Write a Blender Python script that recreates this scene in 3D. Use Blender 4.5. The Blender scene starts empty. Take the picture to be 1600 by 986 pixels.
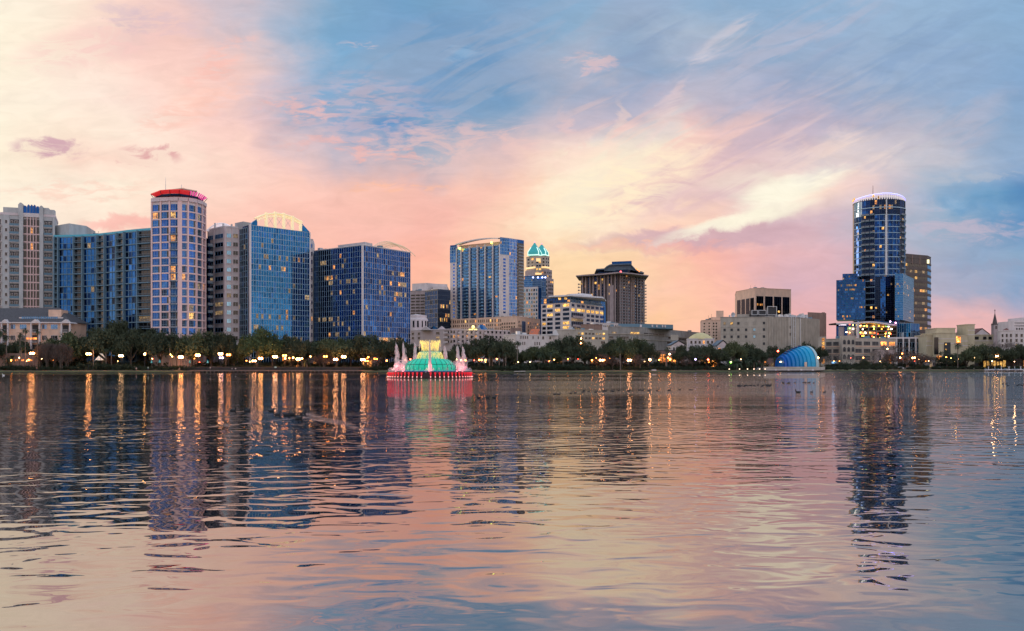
import bpy, math, random
import numpy as np
from mathutils import Vector

# ------------------------------------------------------------------ camera, sky, sun, exposure
F, CH, HY = 1386.0, 2.5, 572.5            # focal length in photo pixels, eye height, horizon row
R = math.radians
scene = bpy.context.scene
rnd = random.Random(7)

cam_data = bpy.data.cameras.new('camera')
cam = bpy.data.objects.new('camera', cam_data)
scene.collection.objects.link(cam)
cam.location = (0, 0, CH)
cam.rotation_euler = (R(90), 0, 0)
cam_data.sensor_width = 36
cam_data.lens = 36 * F / 1600
cam_data.shift_y = (HY - 493) / 1600
cam_data.clip_start = 0.1
cam_data.clip_end = 20000
scene.camera = cam
scene.cycles.pixel_filter_width = 1.2
scene.view_settings.view_transform = 'Standard'
scene.view_settings.look = 'None'
scene.view_settings.exposure = 0.0
scene.view_settings.gamma = 1.0


def lin(c):
    out = []
    for v in c:
        v = v / 255.0
        out.append(v / 12.92 if v <= 0.04045 else ((v + 0.055) / 1.055) ** 2.4)
    return out


def dusk(c):
    """richer dusk version of a sky colour"""
    m = sum(c) / 3
    w = min(1, max(0, (c[0] - c[2]) / 60 + .5)); k = 1.0 + 0.28 * w; gm = 1.25 - 0.20 * w
    return [255 * max(0.02, min(1, (m + (v - m) * k) / 255)) ** gm for v in c]


SUN_AZ, SUN_EL = R(-58), R(5)            # just below the cloud deck to the left, outside the frame

world = bpy.data.worlds.new('World')
scene.world = world
world.use_nodes = True
nt = world.node_tree
nt.nodes.clear()


class NG:
    """small helper to write node maths"""
    def __init__(s, tree): s.t = tree

    def n(s, kind, **kw):
        node = s.t.nodes.new(kind)
        for k, v in kw.items(): setattr(node, k, v)
        return node

    def link(s, a, b): s.t.links.new(a, b)

    def put(s, sock, v):
        if hasattr(v, 'is_linked') or hasattr(v, 'node'): s.t.links.new(v, sock)
        else: sock.default_value = v

    def m(s, op, a, b=0.0, c=None, clamp=False):
        q = s.n('ShaderNodeMath', operation=op); q.use_clamp = clamp
        s.put(q.inputs[0], a); s.put(q.inputs[1], b)
        if c is not None: s.put(q.inputs[2], c)
        return q.outputs[0]

    def mr(s, v, a, b, c=0.0, d=1.0, smooth=False):
        q = s.n('ShaderNodeMapRange'); q.clamp = True
        if smooth: q.interpolation_type = 'SMOOTHSTEP'
        s.put(q.inputs[0], v)
        for i, x in enumerate((a, b, c, d)): s.put(q.inputs[1 + i], x)
        return q.outputs[0]

    def mix(s, f, a, b):
        q = s.n('ShaderNodeMix', data_type='RGBA'); q.clamp_factor = True
        s.put(q.inputs[0], f)
        s.put(q.inputs[6], a if not isinstance(a, (tuple, list)) else (*a, 1)[:4])
        s.put(q.inputs[7], b if not isinstance(b, (tuple, list)) else (*b, 1)[:4])
        return q.outputs[2]

    def xyz(s, x, y, z):
        q = s.n('ShaderNodeCombineXYZ')
        s.put(q.inputs[0], x); s.put(q.inputs[1], y); s.put(q.inputs[2], z)
        return q.outputs[0]

    def noise(s, vec, scale, detail=2.0, rough=0.5, dist=0.0):
        q = s.n('ShaderNodeTexNoise')
        s.link(vec, q.inputs['Vector'])
        q.inputs['Scale'].default_value = scale
        q.inputs['Detail'].default_value = detail
        q.inputs['Roughness'].default_value = rough
        q.inputs['Distortion'].default_value = dist
        return q.outputs['Fac']


W = NG(nt)
tc = W.n('ShaderNodeTexCoord')
sep = W.n('ShaderNodeSeparateXYZ'); W.link(tc.outputs['Generated'], sep.inputs[0])
dx, dy, dz = sep.outputs
ysafe = W.m('MAXIMUM', dy, 0.12)
# tangent of azimuth and elevation, scaled to the units the colour table below was measured in
U = W.m('ADD', W.m('MULTIPLY', W.m('DIVIDE', dx, ysafe), F), 800.0)
V = W.m('SUBTRACT', HY, W.m('MULTIPLY', W.m('DIVIDE', dz, ysafe), F))
cv = W.xyz(W.m('MULTIPLY', U, 0.001), W.m('MULTIPLY', V, 0.0017), 0.0)
n1 = W.noise(cv, 5.0, 4, 0.55, 0.4)
n2 = W.noise(W.xyz(W.m('MULTIPLY', V, 0.0017), W.m('MULTIPLY', U, 0.001), 3.3), 5.5, 4, 0.55, 0.4)
n3 = W.noise(cv, 17.0, 5, 0.6, 0.6)
Uw = W.m('ADD', U, W.m('ADD', W.m('MULTIPLY', W.m('SUBTRACT', n1, 0.5), 170.0), W.m('MULTIPLY', W.m('SUBTRACT', n3, 0.5), 60.0)))
Vw = W.m('ADD', V, W.m('ADD', W.m('MULTIPLY', W.m('SUBTRACT', n2, 0.5), 95.0), W.m('MULTIPLY', W.m('SUBTRACT', n3, 0.5), -26.0)))
fac = W.m('DIVIDE', W.m('ADD', Uw, 200.0), 2000.0, clamp=True)
SKY = {
 0: "254,243,228 253,234,220 244,218,209 228,206,206 205,200,210 162,188,212 140,178,210 140,178,208 150,180,210 158,188,215 170,190,215 165,190,215 160,188,215 165,192,218 170,195,220 165,192,218 160,190,218",
 50: "255,243,226 253,230,217 238,212,206 238,208,202 198,199,212 152,186,214 145,180,212 140,175,208 150,180,210 160,188,213 170,188,210 185,198,215 165,188,213 170,190,215 170,192,216 165,190,216 160,188,215",
 100: "255,242,225 255,235,222 250,222,212 240,210,203 225,205,205 165,192,218 145,180,210 135,172,206 140,172,205 190,195,210 160,182,208 175,190,212 165,185,210 175,190,212 170,190,215 165,188,215 155,185,215",
 150: "255,242,226 255,238,225 252,228,218 248,215,205 225,205,207 172,190,214 150,180,212 146,176,208 150,178,206 185,188,205 195,190,205 205,195,205 195,192,208 190,192,208 175,190,212 165,188,215 155,182,212",
 200: "255,243,226 252,235,220 253,235,222 253,222,212 236,208,204 188,189,206 136,172,208 150,180,208 182,190,208 222,203,205 240,212,205 238,208,202 222,200,202 205,195,205 195,195,208 178,190,210 160,185,212",
 250: "255,240,222 245,222,208 250,225,212 253,228,215 242,212,204 215,200,205 184,190,207 196,196,206 230,205,202 253,230,215 253,230,215 240,215,205 225,203,203 240,222,215 222,212,213 195,200,213 165,188,215",
 300: "255,242,226 255,240,225 255,238,222 253,225,212 250,215,203 242,205,195 240,200,188 238,198,188 253,218,200 255,240,220 253,228,212 228,205,203 255,245,228 252,228,215 222,205,208 160,190,215 105,155,200",
 350: "255,243,226 254,235,220 252,225,210 250,215,200 248,208,195 243,200,188 240,196,185 240,195,182 253,220,198 255,238,215 252,222,205 250,215,200 220,195,198 215,195,202 190,195,210 165,185,208 120,165,205",
 400: "253,232,215 248,210,195 248,208,193 247,206,191 245,205,190 243,195,180 243,192,175 245,195,178 250,208,185 252,215,190 240,195,182 240,192,182 228,190,190 215,190,198 190,190,205 172,185,208 160,185,210",
 450: "250,210,192 250,208,190 248,205,188 246,203,186 245,200,183 244,196,178 245,195,175 248,198,175 250,205,178 252,208,180 252,210,188 240,195,182 215,185,192 215,185,192 195,188,203 185,185,203 160,180,208",
 500: "250,205,185 250,205,185 248,203,183 246,200,180 245,198,178 245,196,175 246,196,174 248,198,174 250,202,174 252,206,174 253,208,175 246,200,182 238,190,180 228,185,185 225,185,185 230,190,188 215,185,190",
 560: "240,190,170 240,190,170 240,190,170 240,190,170 240,190,170 240,190,170 242,192,170 244,194,170 246,196,168 248,200,168 248,200,170 240,192,175 232,186,176 225,182,180 225,182,180 225,182,180 215,180,182",
}
sky_col = None
prev = None
for yy in sorted(SKY):
    cols = [lin(dusk([float(q) for q in c.split(',')])) for c in SKY[yy].split()]
    cr = W.n('ShaderNodeValToRGB')
    cr.color_ramp.interpolation = 'CARDINAL'
    W.link(fac, cr.inputs[0])
    el = cr.color_ramp.elements
    while len(el) < 17: el.new(0.5)
    for i, c in enumerate(cols):
        el[i].position = (i * 100 + 200) / 2000.0
        el[i].color = (*c, 1)
    if sky_col is None: sky_col = cr.outputs[0]
    else: sky_col = W.mix(W.mr(Vw, prev, yy), sky_col, cr.outputs[0])
    prev = yy


def ell(cx, cy, rx, ry, ang, soft=0.5, uu=None, vv=None):
    """soft mask of a tilted ellipse in the (azimuth, elevation) tangents"""
    uu = uu or Uw; vv = vv or Vw
    ca, sa = math.cos(ang), math.sin(ang)
    a = W.m('SUBTRACT', uu, float(cx)); b = W.m('SUBTRACT', vv, float(cy))
    p = W.m('DIVIDE', W.m('ADD', W.m('MULTIPLY', a, ca), W.m('MULTIPLY', b, sa)), float(rx))
    q = W.m('DIVIDE', W.m('SUBTRACT', W.m('MULTIPLY', b, ca), W.m('MULTIPLY', a, sa)), float(ry))
    d = W.m('ADD', W.m('MULTIPLY', p, p), W.m('MULTIPLY', q, q))
    return W.mr(d, 1.0, max(0.0, 1 - soft * 1.6), 0.0, 1.0, True)


def tex_mask(m, n, lo=0.41, hi=0.58): return W.m('MULTIPLY', m, W.mr(n, lo, hi, 0, 1, True))


# fine warped coordinates for crisper clouds
Uf = W.m('ADD', U, W.m('MULTIPLY', W.m('SUBTRACT', n3, 0.5), 90.0))
Vf = W.m('ADD', V, W.m('MULTIPLY', W.m('SUBTRACT', n3, 0.5), -60.0))
wisp = W.noise(W.xyz(W.m('MULTIPLY', U, 0.001), W.m('MULTIPLY', V, 0.0032), 1.0), 16.0, 6, 0.62, 0.8)
wisp2 = W.noise(W.xyz(W.m('MULTIPLY', U, 0.001), W.m('MULTIPLY', V, 0.004), 8.0), 26.0, 6, 0.6, 0.5)
# sweeping streak direction (up to the right)
sv = W.xyz(W.m('MULTIPLY', W.m('ADD', W.m('MULTIPLY', U, 0.90), W.m('MULTIPLY', V, -0.43)), 0.001),
           W.m('MULTIPLY', W.m('ADD', W.m('MULTIPLY', U, 0.43), W.m('MULTIPLY', V, 0.90)), 0.0052), 2.0)
streak = W.noise(sv, 7.0, 5, 0.55, 0.6)
# (mask, texture, lo, hi, colour, amount)
CLOUDS = [
 (ell(1090, 372, 240, 24, R(-4), 0.55, Uf, Vf), None, (208, 180, 188), 0.85),
 (ell(1010, 385, 170, 10, R(0), 0.6, Uf, Vf), None, (235, 185, 178), 0.6),
 (ell(1150, 345, 150, 16, R(-14), 0.8, Uf, Vf), None, (255, 248, 230), 0.9),
 (ell(1240, 292, 110, 26, R(-17), 0.8, Uf, Vf), None, (255, 248, 232), 0.95),
 (ell(1120, 262, 240, 55, R(-22), 1.0), streak, (222, 196, 200), 0.75),
 (ell(960, 245, 210, 60, R(-30), 1.0), streak, (255, 240, 220), 0.8),
 (ell(960, 140, 120, 90, R(-40), 1.0), streak, (168, 185, 212), 0.5),
 (ell(1150, 110, 330, 70, R(-28), 1.0), streak, (200, 198, 212), 0.55),
 (ell(1350, 120, 300, 110, R(-25), 1.0), streak, (150, 176, 208), 0.45),
 (ell(1550, 303, 150, 30, R(-3), 1.0, Uf, Vf), None, (115, 160, 200), 0.3),
 (ell(1500, 278, 150, 9, R(-4), 0.8, Uf, Vf), wisp, (190, 196, 208), 0.6),
 (ell(1500, 355, 140, 26, R(4), 0.9, Uf, Vf), wisp, (205, 190, 202), 0.6),
 (ell(1560, 415, 120, 14, R(-4), 0.9, Uf, Vf), wisp, (165, 172, 195), 0.5),
 (ell(600, 196, 60, 16, R(8), 0.8), None, (118, 164, 208), 0.7),
 (ell(470, 170, 75, 16, R(12), 0.8, Uf, Vf), wisp2, (250, 196, 185), 0.75),
 (ell(560, 235, 140, 14, R(8), 0.9, Uf, Vf), wisp2, (248, 190, 178), 0.6),
 (ell(620, 292, 100, 8, R(2), 0.8, Uf, Vf), wisp2, (253, 200, 180), 0.8),
 (ell(340, 100, 70, 34, R(-35), 1.0, Uf, Vf), wisp2, (252, 200, 190), 0.6),
 (ell(200, 35, 60, 22, R(10), 0.9, Uf, Vf), wisp2, (215, 198, 205), 0.55),
 (ell(75, 232, 70, 20, R(6), 0.9, Uf, Vf), wisp, (205, 172, 182), 0.9),
 (ell(235, 242, 65, 15, R(4), 0.9, Uf, Vf), wisp, (215, 172, 172), 0.9),
 (ell(195, 350, 100, 16, R(-4), 0.9, Uf, Vf), None, (240, 185, 178), 0.7),
 (ell(720, 80, 40, 22, R(-20), 0.9, Uf, Vf), wisp, (165, 195, 222), 0.6),
 (ell(560, 70, 35, 11, R(4), 0.9, Uf, Vf), wisp2, (228, 205, 205), 0.7),
 (ell(1045, 165, 95, 15, R(-62), 1.0, Uf, Vf), streak, (240, 214, 210), 0.35),
 (ell(965, 205, 70, 13, R(-80), 1.0, Uf, Vf), streak, (250, 222, 208), 0.4),
 (ell(885, 215, 60, 12, R(-100), 1.0, Uf, Vf), streak, (240, 208, 202), 0.4),
 (ell(1120, 70, 120, 18, R(-38), 1.0, Uf, Vf), streak, (214, 210, 218), 0.7),
 (ell(1000, 60, 90, 40, R(-30), 1.0, Uf, Vf), streak, (140, 168, 202), 0.5),
 (ell(760, 110, 420, 120, R(-12), 1.0), streak, (176, 188, 208), 0.5),
 (ell(560, 190, 220, 80, R(6), 1.0), wisp2, (222, 196, 200), 0.4),
 (ell(700, 230, 200, 50, R(-4), 1.0), wisp, (236, 200, 192), 0.5),
 (ell(960, 300, 190, 60, R(-24), 1.0, Uf, Vf), wisp, (255, 238, 212), 0.7),
 (ell(1420, 220, 200, 60, R(-20), 1.0), streak, (200, 196, 208), 0.5),
 (ell(900, 425, 230, 60, R(-4), 1.0, Uf, Vf), None, (255, 224, 186), 0.6),
 (ell(230, 30, 120, 30, R(14), 1.0, Uf, Vf), wisp, (214, 196, 204), 0.6),
 (ell(150, 70, 160, 40, R(-10), 1.0, Uf, Vf), wisp, (238, 205, 200), 0.6),
 (ell(300, 170, 120, 30, R(-20), 1.0, Uf, Vf), wisp2, (252, 208, 196), 0.6),
 (ell(120, 300, 160, 20, R(0), 1.0, Uf, Vf), wisp2, (246, 214, 200), 0.6),
 (ell(925, 98, 60, 16, R(4), 0.9, Uf, Vf), wisp2, (228, 200, 200), 0.6),
]
for mask, tex, col, amt in CLOUDS:
    f_ = tex_mask(mask, tex) if tex is not None else mask
    sky_col = W.mix(W.m('MULTIPLY', f_, amt), sky_col, tuple(lin(dusk(col))))
# soft mottling
mott = W.mr(wisp, 0.3, 0.7, 0.94, 1.05)
vm = W.n('ShaderNodeVectorMath', operation='SCALE'); W.link(sky_col, vm.inputs[0]); W.link(mott, vm.inputs['Scale'])
sky_col = vm.outputs[0]
# the sky above the picture and behind the viewer: dusk blue over a lavender belt
nish = W.n('ShaderNodeTexSky', sky_type='NISHITA')
nish.sun_disc = False
nish.sun_elevation = SUN_EL
nish.sun_rotation = SUN_AZ
nv = W.n('ShaderNodeVectorMath', operation='SCALE'); W.link(nish.outputs[0], nv.inputs[0]); nv.inputs['Scale'].default_value = 0.08
east = W.n('ShaderNodeValToRGB'); W.link(W.m('MAXIMUM', dz, 0.0), east.inputs[0])
ee = east.color_ramp.elements
ee[0].position = 0.0; ee[0].color = (*lin((238, 208, 206)), 1)
ee[1].position = 1.0; ee[1].color = (*lin((165, 190, 220)), 1)
for p, c in ((0.12, (242, 208, 206)), (0.3, (218, 214, 228)), (0.6, (185, 200, 225))):
    e = ee.new(p); e.color = (*lin(c), 1)
ecl = W.noise(W.xyz(W.m('MULTIPLY', dx, 2.0), W.m('MULTIPLY', dy, 2.0), W.m('MULTIPLY', dz, 9.0)), 1.6, 4, 0.55, 0.6)
esc = W.n('ShaderNodeVectorMath', operation='SCALE'); W.link(east.outputs[0], esc.inputs[0]); W.link(W.mr(ecl, 0.36, 0.64, 0.78, 1.65, True), esc.inputs['Scale'])
eadd = W.n('ShaderNodeVectorMath', operation='ADD'); W.link(esc.outputs[0], eadd.inputs[0]); W.link(nv.outputs[0], eadd.inputs[1])
front = W.m('MULTIPLY', W.mr(dy, 0.1, 0.45, 0, 1, True), W.mr(W.m('DIVIDE', dz, ysafe), 0.9, 0.45, 0, 1, True))
final = W.mix(front, eadd.outputs[0], sky_col)
bg = W.n('ShaderNodeBackground'); W.link(final, bg.inputs[0]); bg.inputs[1].default_value = 1.0
wo = W.n('ShaderNodeOutputWorld'); W.link(bg.outputs[0], wo.inputs[0])

sun_d = bpy.data.lights.new('sun', 'SUN')
sun_d.energy = 0.6
sun_d.angle = R(12)
sun_d.color = (1.0, 0.72, 0.5)
sun = bpy.data.objects.new('sun', sun_d)
scene.collection.objects.link(sun)
sdir = Vector((math.sin(SUN_AZ) * math.cos(SUN_EL), math.cos(SUN_AZ) * math.cos(SUN_EL), math.sin(SUN_EL)))
sun.rotation_euler = sdir.to_track_quat('Z', 'Y').to_euler()
sun.location = (-300, 100, 200)


# ------------------------------------------------------------------ helpers
def X(px, D): return (px - 800) / F * D
def Z(py, D): return CH + (HY - py) / F * D


def link(o): scene.collection.objects.link(o); return o


def tag(o, label=None, cat=None, group=None, kind=None):
    if label: o['label'] = label
    if cat: o['category'] = cat
    if group: o['group'] = group
    if kind: o['kind'] = kind
    return o


def thing(name, label, cat, loc=(0, 0, 0), rz=0.0, group=None):
    o = bpy.data.objects.new(name, None)
    o.empty_display_size = 0.5
    link(o)
    o.location = loc
    o.rotation_euler = (0, 0, rz)
    return tag(o, label, cat, group)


def orig(o):
    l = o.location
    return np.array((l.x, l.y, l.z))


class MB:
    def __init__(s): s.v = []; s.f = []; s.m = []

    def add(s, vs, fs, mi=0):
        b = len(s.v)
        s.v.extend(vs)
        for f in fs:
            s.f.append(tuple(b + i for i in f)); s.m.append(mi)

    def quad(s, a, b, c, d, mi=0): s.add([a, b, c, d], [(0, 1, 2, 3)], mi)

    def box(s, x0, x1, y0, y1, z0, z1, mi=0):
        s.add([(x0, y0, z0), (x1, y0, z0), (x1, y1, z0), (x0, y1, z0), (x0, y0, z1), (x1, y0, z1), (x1, y1, z1), (x0, y1, z1)],
              [(0, 3, 2, 1), (4, 5, 6, 7), (0, 1, 5, 4), (1, 2, 6, 5), (2, 3, 7, 6), (3, 0, 4, 7)], mi)

    def fbox(s, fc, s0, s1, t0, t1, z0, z1, mi=0):
        """box on a facade: along it s0..s1, outward t0..t1, height z0..z1"""
        p = [fc.p(a, t, z) for z in (z0, z1) for (a, t) in ((s0, t1), (s1, t1), (s1, t0), (s0, t0))]
        s.add(p, [(0, 3, 2, 1), (4, 5, 6, 7), (0, 1, 5, 4), (1, 2, 6, 5), (2, 3, 7, 6), (3, 0, 4, 7)], mi)

    def prism(s, poly, z0, z1, mi=0, top=None):
        n = len(poly)
        zt = z1 if isinstance(z1, (list, tuple)) else [z1] * n
        vs = [(x, y, z0) for x, y in poly] + [(poly[i][0], poly[i][1], zt[i]) for i in range(n)]
        s.add(vs, [(i, (i + 1) % n, (i + 1) % n + n, i + n) for i in range(n)], mi)
        s.add(vs, [tuple(range(n, 2 * n)), tuple(reversed(range(n)))], mi if top is None else top)

    def tube(s, path, rad, n=8, mi=0, cap=True):
        path = [Vector(p) for p in path]
        rings = []
        up = Vector((0.13, 0.21, 1)).normalized()
        for i, p in enumerate(path):
            d = (path[min(i + 1, len(path) - 1)] - path[max(i - 1, 0)]).normalized()
            a = d.cross(up)
            if a.length < 0.15: a = d.cross(Vector((1, 0, 0)))
            a.normalize(); b = d.cross(a)
            r = rad[i] if isinstance(rad, (list, tuple)) else rad
            rings.append([tuple(p + a * (r * math.cos(2 * math.pi * k / n)) + b * (r * math.sin(2 * math.pi * k / n))) for k in range(n)])
        vs = [q for r_ in rings for q in r_]
        fs = [(i * n + k, i * n + (k + 1) % n, (i + 1) * n + (k + 1) % n, (i + 1) * n + k) for i in range(len(path) - 1) for k in range(n)]
        if cap: fs += [tuple(range(n)), tuple(reversed([len(vs) - n + k for k in range(n)]))]
        s.add(vs, fs, mi)

    def lathe(s, prof, n=32, c=(0, 0), mi=0, a0=0.0, a1=2 * math.pi):
        full = abs(a1 - a0 - 2 * math.pi) < 1e-6
        k = n if full else n + 1
        vs = [(c[0] + r * math.cos(a0 + (a1 - a0) * j / n), c[1] + r * math.sin(a0 + (a1 - a0) * j / n), z) for r, z in prof for j in range(k)]
        fs = [(i * k + j, i * k + (j + 1) % k, (i + 1) * k + (j + 1) % k, (i + 1) * k + j) for i in range(len(prof) - 1) for j in range(n)]
        s.add(vs, fs, mi)

    def ball(s, c, r, n=10, mi=0, sz=1.0):
        prof = [(max(1e-3, r * math.cos(a)), c[2] + sz * r * math.sin(a)) for a in [math.pi * (i / (n // 2) - 0.5) for i in range(n // 2 + 1)]]
        s.lathe(prof, n, (c[0], c[1]), mi)

    def mesh(s, name, mats, o=(0, 0, 0), smooth=False):
        me = bpy.data.meshes.new(name)
        v = np.array(s.v, dtype=float).reshape(-1, 3) - np.array(o)
        me.from_pydata(v.tolist(), [], s.f)
        for mt in mats: me.materials.append(mt)
        if len(mats) > 1: me.polygons.foreach_set('material_index', s.m)
        if smooth: me.polygons.foreach_set('use_smooth', [True] * len(me.polygons))
        me.update()
        return me

    def build(s, name, mats, parent=None, smooth=False, local=False):
        """link as one object; vertices are world coordinates unless local"""
        if not isinstance(mats, (list, tuple)): mats = [mats]
        o = (0, 0, 0) if (parent is None or local) else orig_world(parent)
        ob = link(bpy.data.objects.new(name, s.mesh(name, mats, o, smooth)))
        if parent is not None: ob.parent = parent
        return ob


def orig_world(o):
    q = orig(o)
    while o.parent is not None:
        o = o.parent; q = q + orig(o)
    return q


def inst(name, me, parent, loc, rz=0.0, scale=None):
    o = link(bpy.data.objects.new(name, me))
    if parent is not None:
        o.parent = parent
        w = orig_world(parent)
        loc = (loc[0] - w[0], loc[1] - w[1], loc[2] - w[2])
    o.location = loc
    o.rotation_euler = (0, 0, rz)
    if scale: o.scale = scale
    return o


# ------------------------------------------------------------------ materials
def mat(name, col, rough=0.7, metal=0.0, spec=0.5, var=0.0, vscale=0.4, emit=None, estr=0.0, bump=0.0):
    mt = bpy.data.materials.new(name)
    mt.use_nodes = True
    g = NG(mt.node_tree)
    b = mt.node_tree.nodes['Principled BSDF']
    b.inputs['Base Color'].default_value = (*col, 1)
    b.inputs['Roughness'].default_value = rough
    b.inputs['Metallic'].default_value = metal
    b.inputs['Specular IOR Level'].default_value = spec
    if var > 0:
        var = min(0.4, var * 1.5)
        t = g.n('ShaderNodeTexCoord')
        mp = g.n('ShaderNodeMapping'); g.link(t.outputs['Object'], mp.inputs[0]); mp.inputs['Scale'].default_value = (1, 1, 0.45)
        nz = g.noise(mp.outputs[0], vscale, 5, 0.62)
        lo = tuple(c * (1 - var) for c in col); hi = tuple(min(1, c * (1 + var)) for c in col)
        g.link(g.mix(g.mr(nz, 0.3, 0.7), lo, hi), b.inputs['Base Color'])
        if bump > 0:
            bp = g.n('ShaderNodeBump'); bp.inputs['Strength'].default_value = bump
            g.link(nz, bp.inputs['Height']); g.link(bp.outputs[0], b.inputs['Normal'])
    if emit is not None:
        b.inputs['Emission Color'].default_value = (*emit, 1)
        b.inputs['Emission Strength'].default_value = estr
    return mt


def lit_mat(name, c1, c2, strength, scale=1.3):
    """a room seen through a lit window: uneven warm light, curtains and furniture as soft patches"""
    mt = bpy.data.materials.new(name)
    mt.use_nodes = True
    g = NG(mt.node_tree)
    b = mt.node_tree.nodes['Principled BSDF']
    b.inputs['Base Color'].default_value = (0.05, 0.04, 0.03, 1)
    b.inputs['Roughness'].default_value = 0.15
    geo = g.n('ShaderNodeNewGeometry')
    nz = g.noise(geo.outputs['Position'], scale, 3, 0.7)
    nz2 = g.noise(geo.outputs['Position'], 0.09, 1, 0.5)
    g.link(g.mix(g.mr(nz, 0.35, 0.65), c1, c2), b.inputs['Emission Color'])
    s = g.m('MULTIPLY', g.mr(nz, 0.36, 0.66, 0.06, 1.7), g.mr(nz2, 0.35, 0.65, 0.5, 1.3))
    g.link(g.m('MULTIPLY', s, strength), b.inputs['Emission Strength'])
    return mt


def glow(name, col, strength, base=(0.8, 0.8, 0.8)):
    return mat(name, base, 0.4, emit=col, estr=strength)


def glass(name, tint, rough=0.03, dark=0.35):
    """reflective solar glass: coated, so mostly a tinted mirror over a dark room"""
    mt = bpy.data.materials.new(name)
    mt.use_nodes = True
    g = NG(mt.node_tree)
    b = mt.node_tree.nodes['Principled BSDF']
    b.inputs['Metallic'].default_value = 1.0
    b.inputs['Roughness'].default_value = rough
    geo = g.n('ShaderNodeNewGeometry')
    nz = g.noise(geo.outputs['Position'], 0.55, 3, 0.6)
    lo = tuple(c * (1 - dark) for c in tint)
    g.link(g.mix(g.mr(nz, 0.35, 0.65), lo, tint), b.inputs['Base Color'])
    return mt


M = {}
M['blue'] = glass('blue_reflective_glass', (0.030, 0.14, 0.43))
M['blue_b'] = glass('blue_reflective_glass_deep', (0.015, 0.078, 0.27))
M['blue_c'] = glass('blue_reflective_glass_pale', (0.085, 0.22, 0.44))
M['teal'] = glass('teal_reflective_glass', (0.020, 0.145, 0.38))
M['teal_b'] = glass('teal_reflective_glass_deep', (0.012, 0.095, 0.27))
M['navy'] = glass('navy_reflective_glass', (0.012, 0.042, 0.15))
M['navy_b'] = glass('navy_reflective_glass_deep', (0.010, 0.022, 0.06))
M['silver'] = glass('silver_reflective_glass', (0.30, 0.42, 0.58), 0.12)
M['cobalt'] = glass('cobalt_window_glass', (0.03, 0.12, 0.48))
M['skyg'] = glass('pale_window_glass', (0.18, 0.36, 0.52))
M['black'] = mat('black_window_glass', (0.008, 0.009, 0.012), 0.12, spec=0.6)
M['blackb'] = mat('dark_recess', (0.03, 0.03, 0.035), 0.6)
M['warm'] = lit_mat('warm_lit_room', (0.9, 0.20, 0.03), (1.0, 0.48, 0.12), 1.0)
M['amber'] = lit_mat('amber_lit_room', (1.0, 0.38, 0.05), (1.0, 0.62, 0.16), 1.3)
M['dim'] = lit_mat('dimly_lit_room', (0.55, 0.30, 0.14), (0.80, 0.55, 0.28), 0.38)
M['fire'] = lit_mat('orange_lit_shopfront', (1.0, 0.16, 0.02), (1.0, 0.42, 0.08), 2.4, 0.9)
M['cream'] = mat('cream_stucco', (0.50, 0.42, 0.33), 0.85, var=0.10)
M['white'] = mat('white_concrete', (0.64, 0.56, 0.54), 0.8, var=0.08)
M['grey'] = mat('grey_green_concrete', (0.47, 0.46, 0.45), 0.85, var=0.10)
M['pink'] = mat('pinkish_concrete', (0.64, 0.53, 0.52), 0.8, var=0.07)
M['rose'] = mat('rose_stucco', (0.55, 0.43, 0.41), 0.85, var=0.08)
M['tan'] = mat('tan_stucco', (0.74, 0.49, 0.36), 0.85, var=0.10)
M['beige'] = mat('beige_concrete', (0.43, 0.37, 0.31), 0.88, var=0.12)
M['conc'] = mat('weathered_concrete', (0.30, 0.27, 0.25), 0.9, var=0.18)
M['brown'] = mat('brown_panel', (0.24, 0.15, 0.12), 0.8, var=0.15)
M['mauve'] = mat('mauve_panel', (0.38, 0.30, 0.30), 0.8, var=0.12)
M['dkbrown'] = mat('dark_brown_stone', (0.09, 0.065, 0.06), 0.6, var=0.15)
M['yellow'] = mat('pale_yellow_stucco', (0.55, 0.46, 0.31), 0.85, var=0.08)
M['slab'] = mat('grey_blue_slab_edge', (0.13, 0.22, 0.28), 0.7)
M['tealrim'] = mat('teal_roof_edge', (0.08, 0.42, 0.52), 0.5)
M['mull'] = mat('pale_mullion', (0.30, 0.44, 0.54), 0.4)
M['mullw'] = mat('white_mullion', (0.70, 0.62, 0.60), 0.5)
M['mulld'] = mat('dark_mullion', (0.05, 0.07, 0.10), 0.4)
M['mullp'] = mat('pink_mullion', (0.78, 0.53, 0.50), 0.5)
M['rail'] = mat('balcony_rail', (0.16, 0.18, 0.20), 0.5)
M['roofgrey'] = mat('grey_roof_shingle', (0.085, 0.08, 0.085), 0.9, var=0.2, vscale=2.0)
M['roofslate'] = mat('slate_roof', (0.10, 0.14, 0.18), 0.7, var=0.15)
M['roofred'] = mat('red_brown_roof', (0.22, 0.09, 0.07), 0.8, var=0.15)
M['orange'] = mat('orange_tile_roof', (0.60, 0.13, 0.04), 0.7, var=0.12)
M['copper'] = mat('green_glass_crown', (0.05, 0.30, 0.34), 0.25, metal=0.6)
M['metal'] = mat('dark_metal', (0.03, 0.03, 0.035), 0.5, metal=0.5)
M['lmetal'] = mat('light_metal', (0.55, 0.55, 0.56), 0.45, metal=0.3)
M['roofw'] = mat('white_roof_membrane', (0.70, 0.66, 0.66), 0.7, var=0.08)
M['grass'] = mat('shore_grass', (0.085, 0.095, 0.03), 0.95, var=0.35, vscale=0.25)
M['pathm'] = mat('tan_path', (0.30, 0.20, 0.14), 0.9, var=0.12, vscale=0.5)
M['asphalt'] = mat('asphalt', (0.05, 0.05, 0.05), 0.9, var=0.15)
M['wood'] = mat('boardwalk_timber', (0.16, 0.11, 0.09), 0.85, var=0.2, vscale=1.5)
M['stone'] = mat('dark_lake_edge_stone', (0.045, 0.04, 0.035), 0.9, var=0.3, vscale=0.8)
M['bark'] = mat('grey_bark', (0.10, 0.08, 0.065), 0.95, var=0.25, vscale=1.5)
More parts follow.
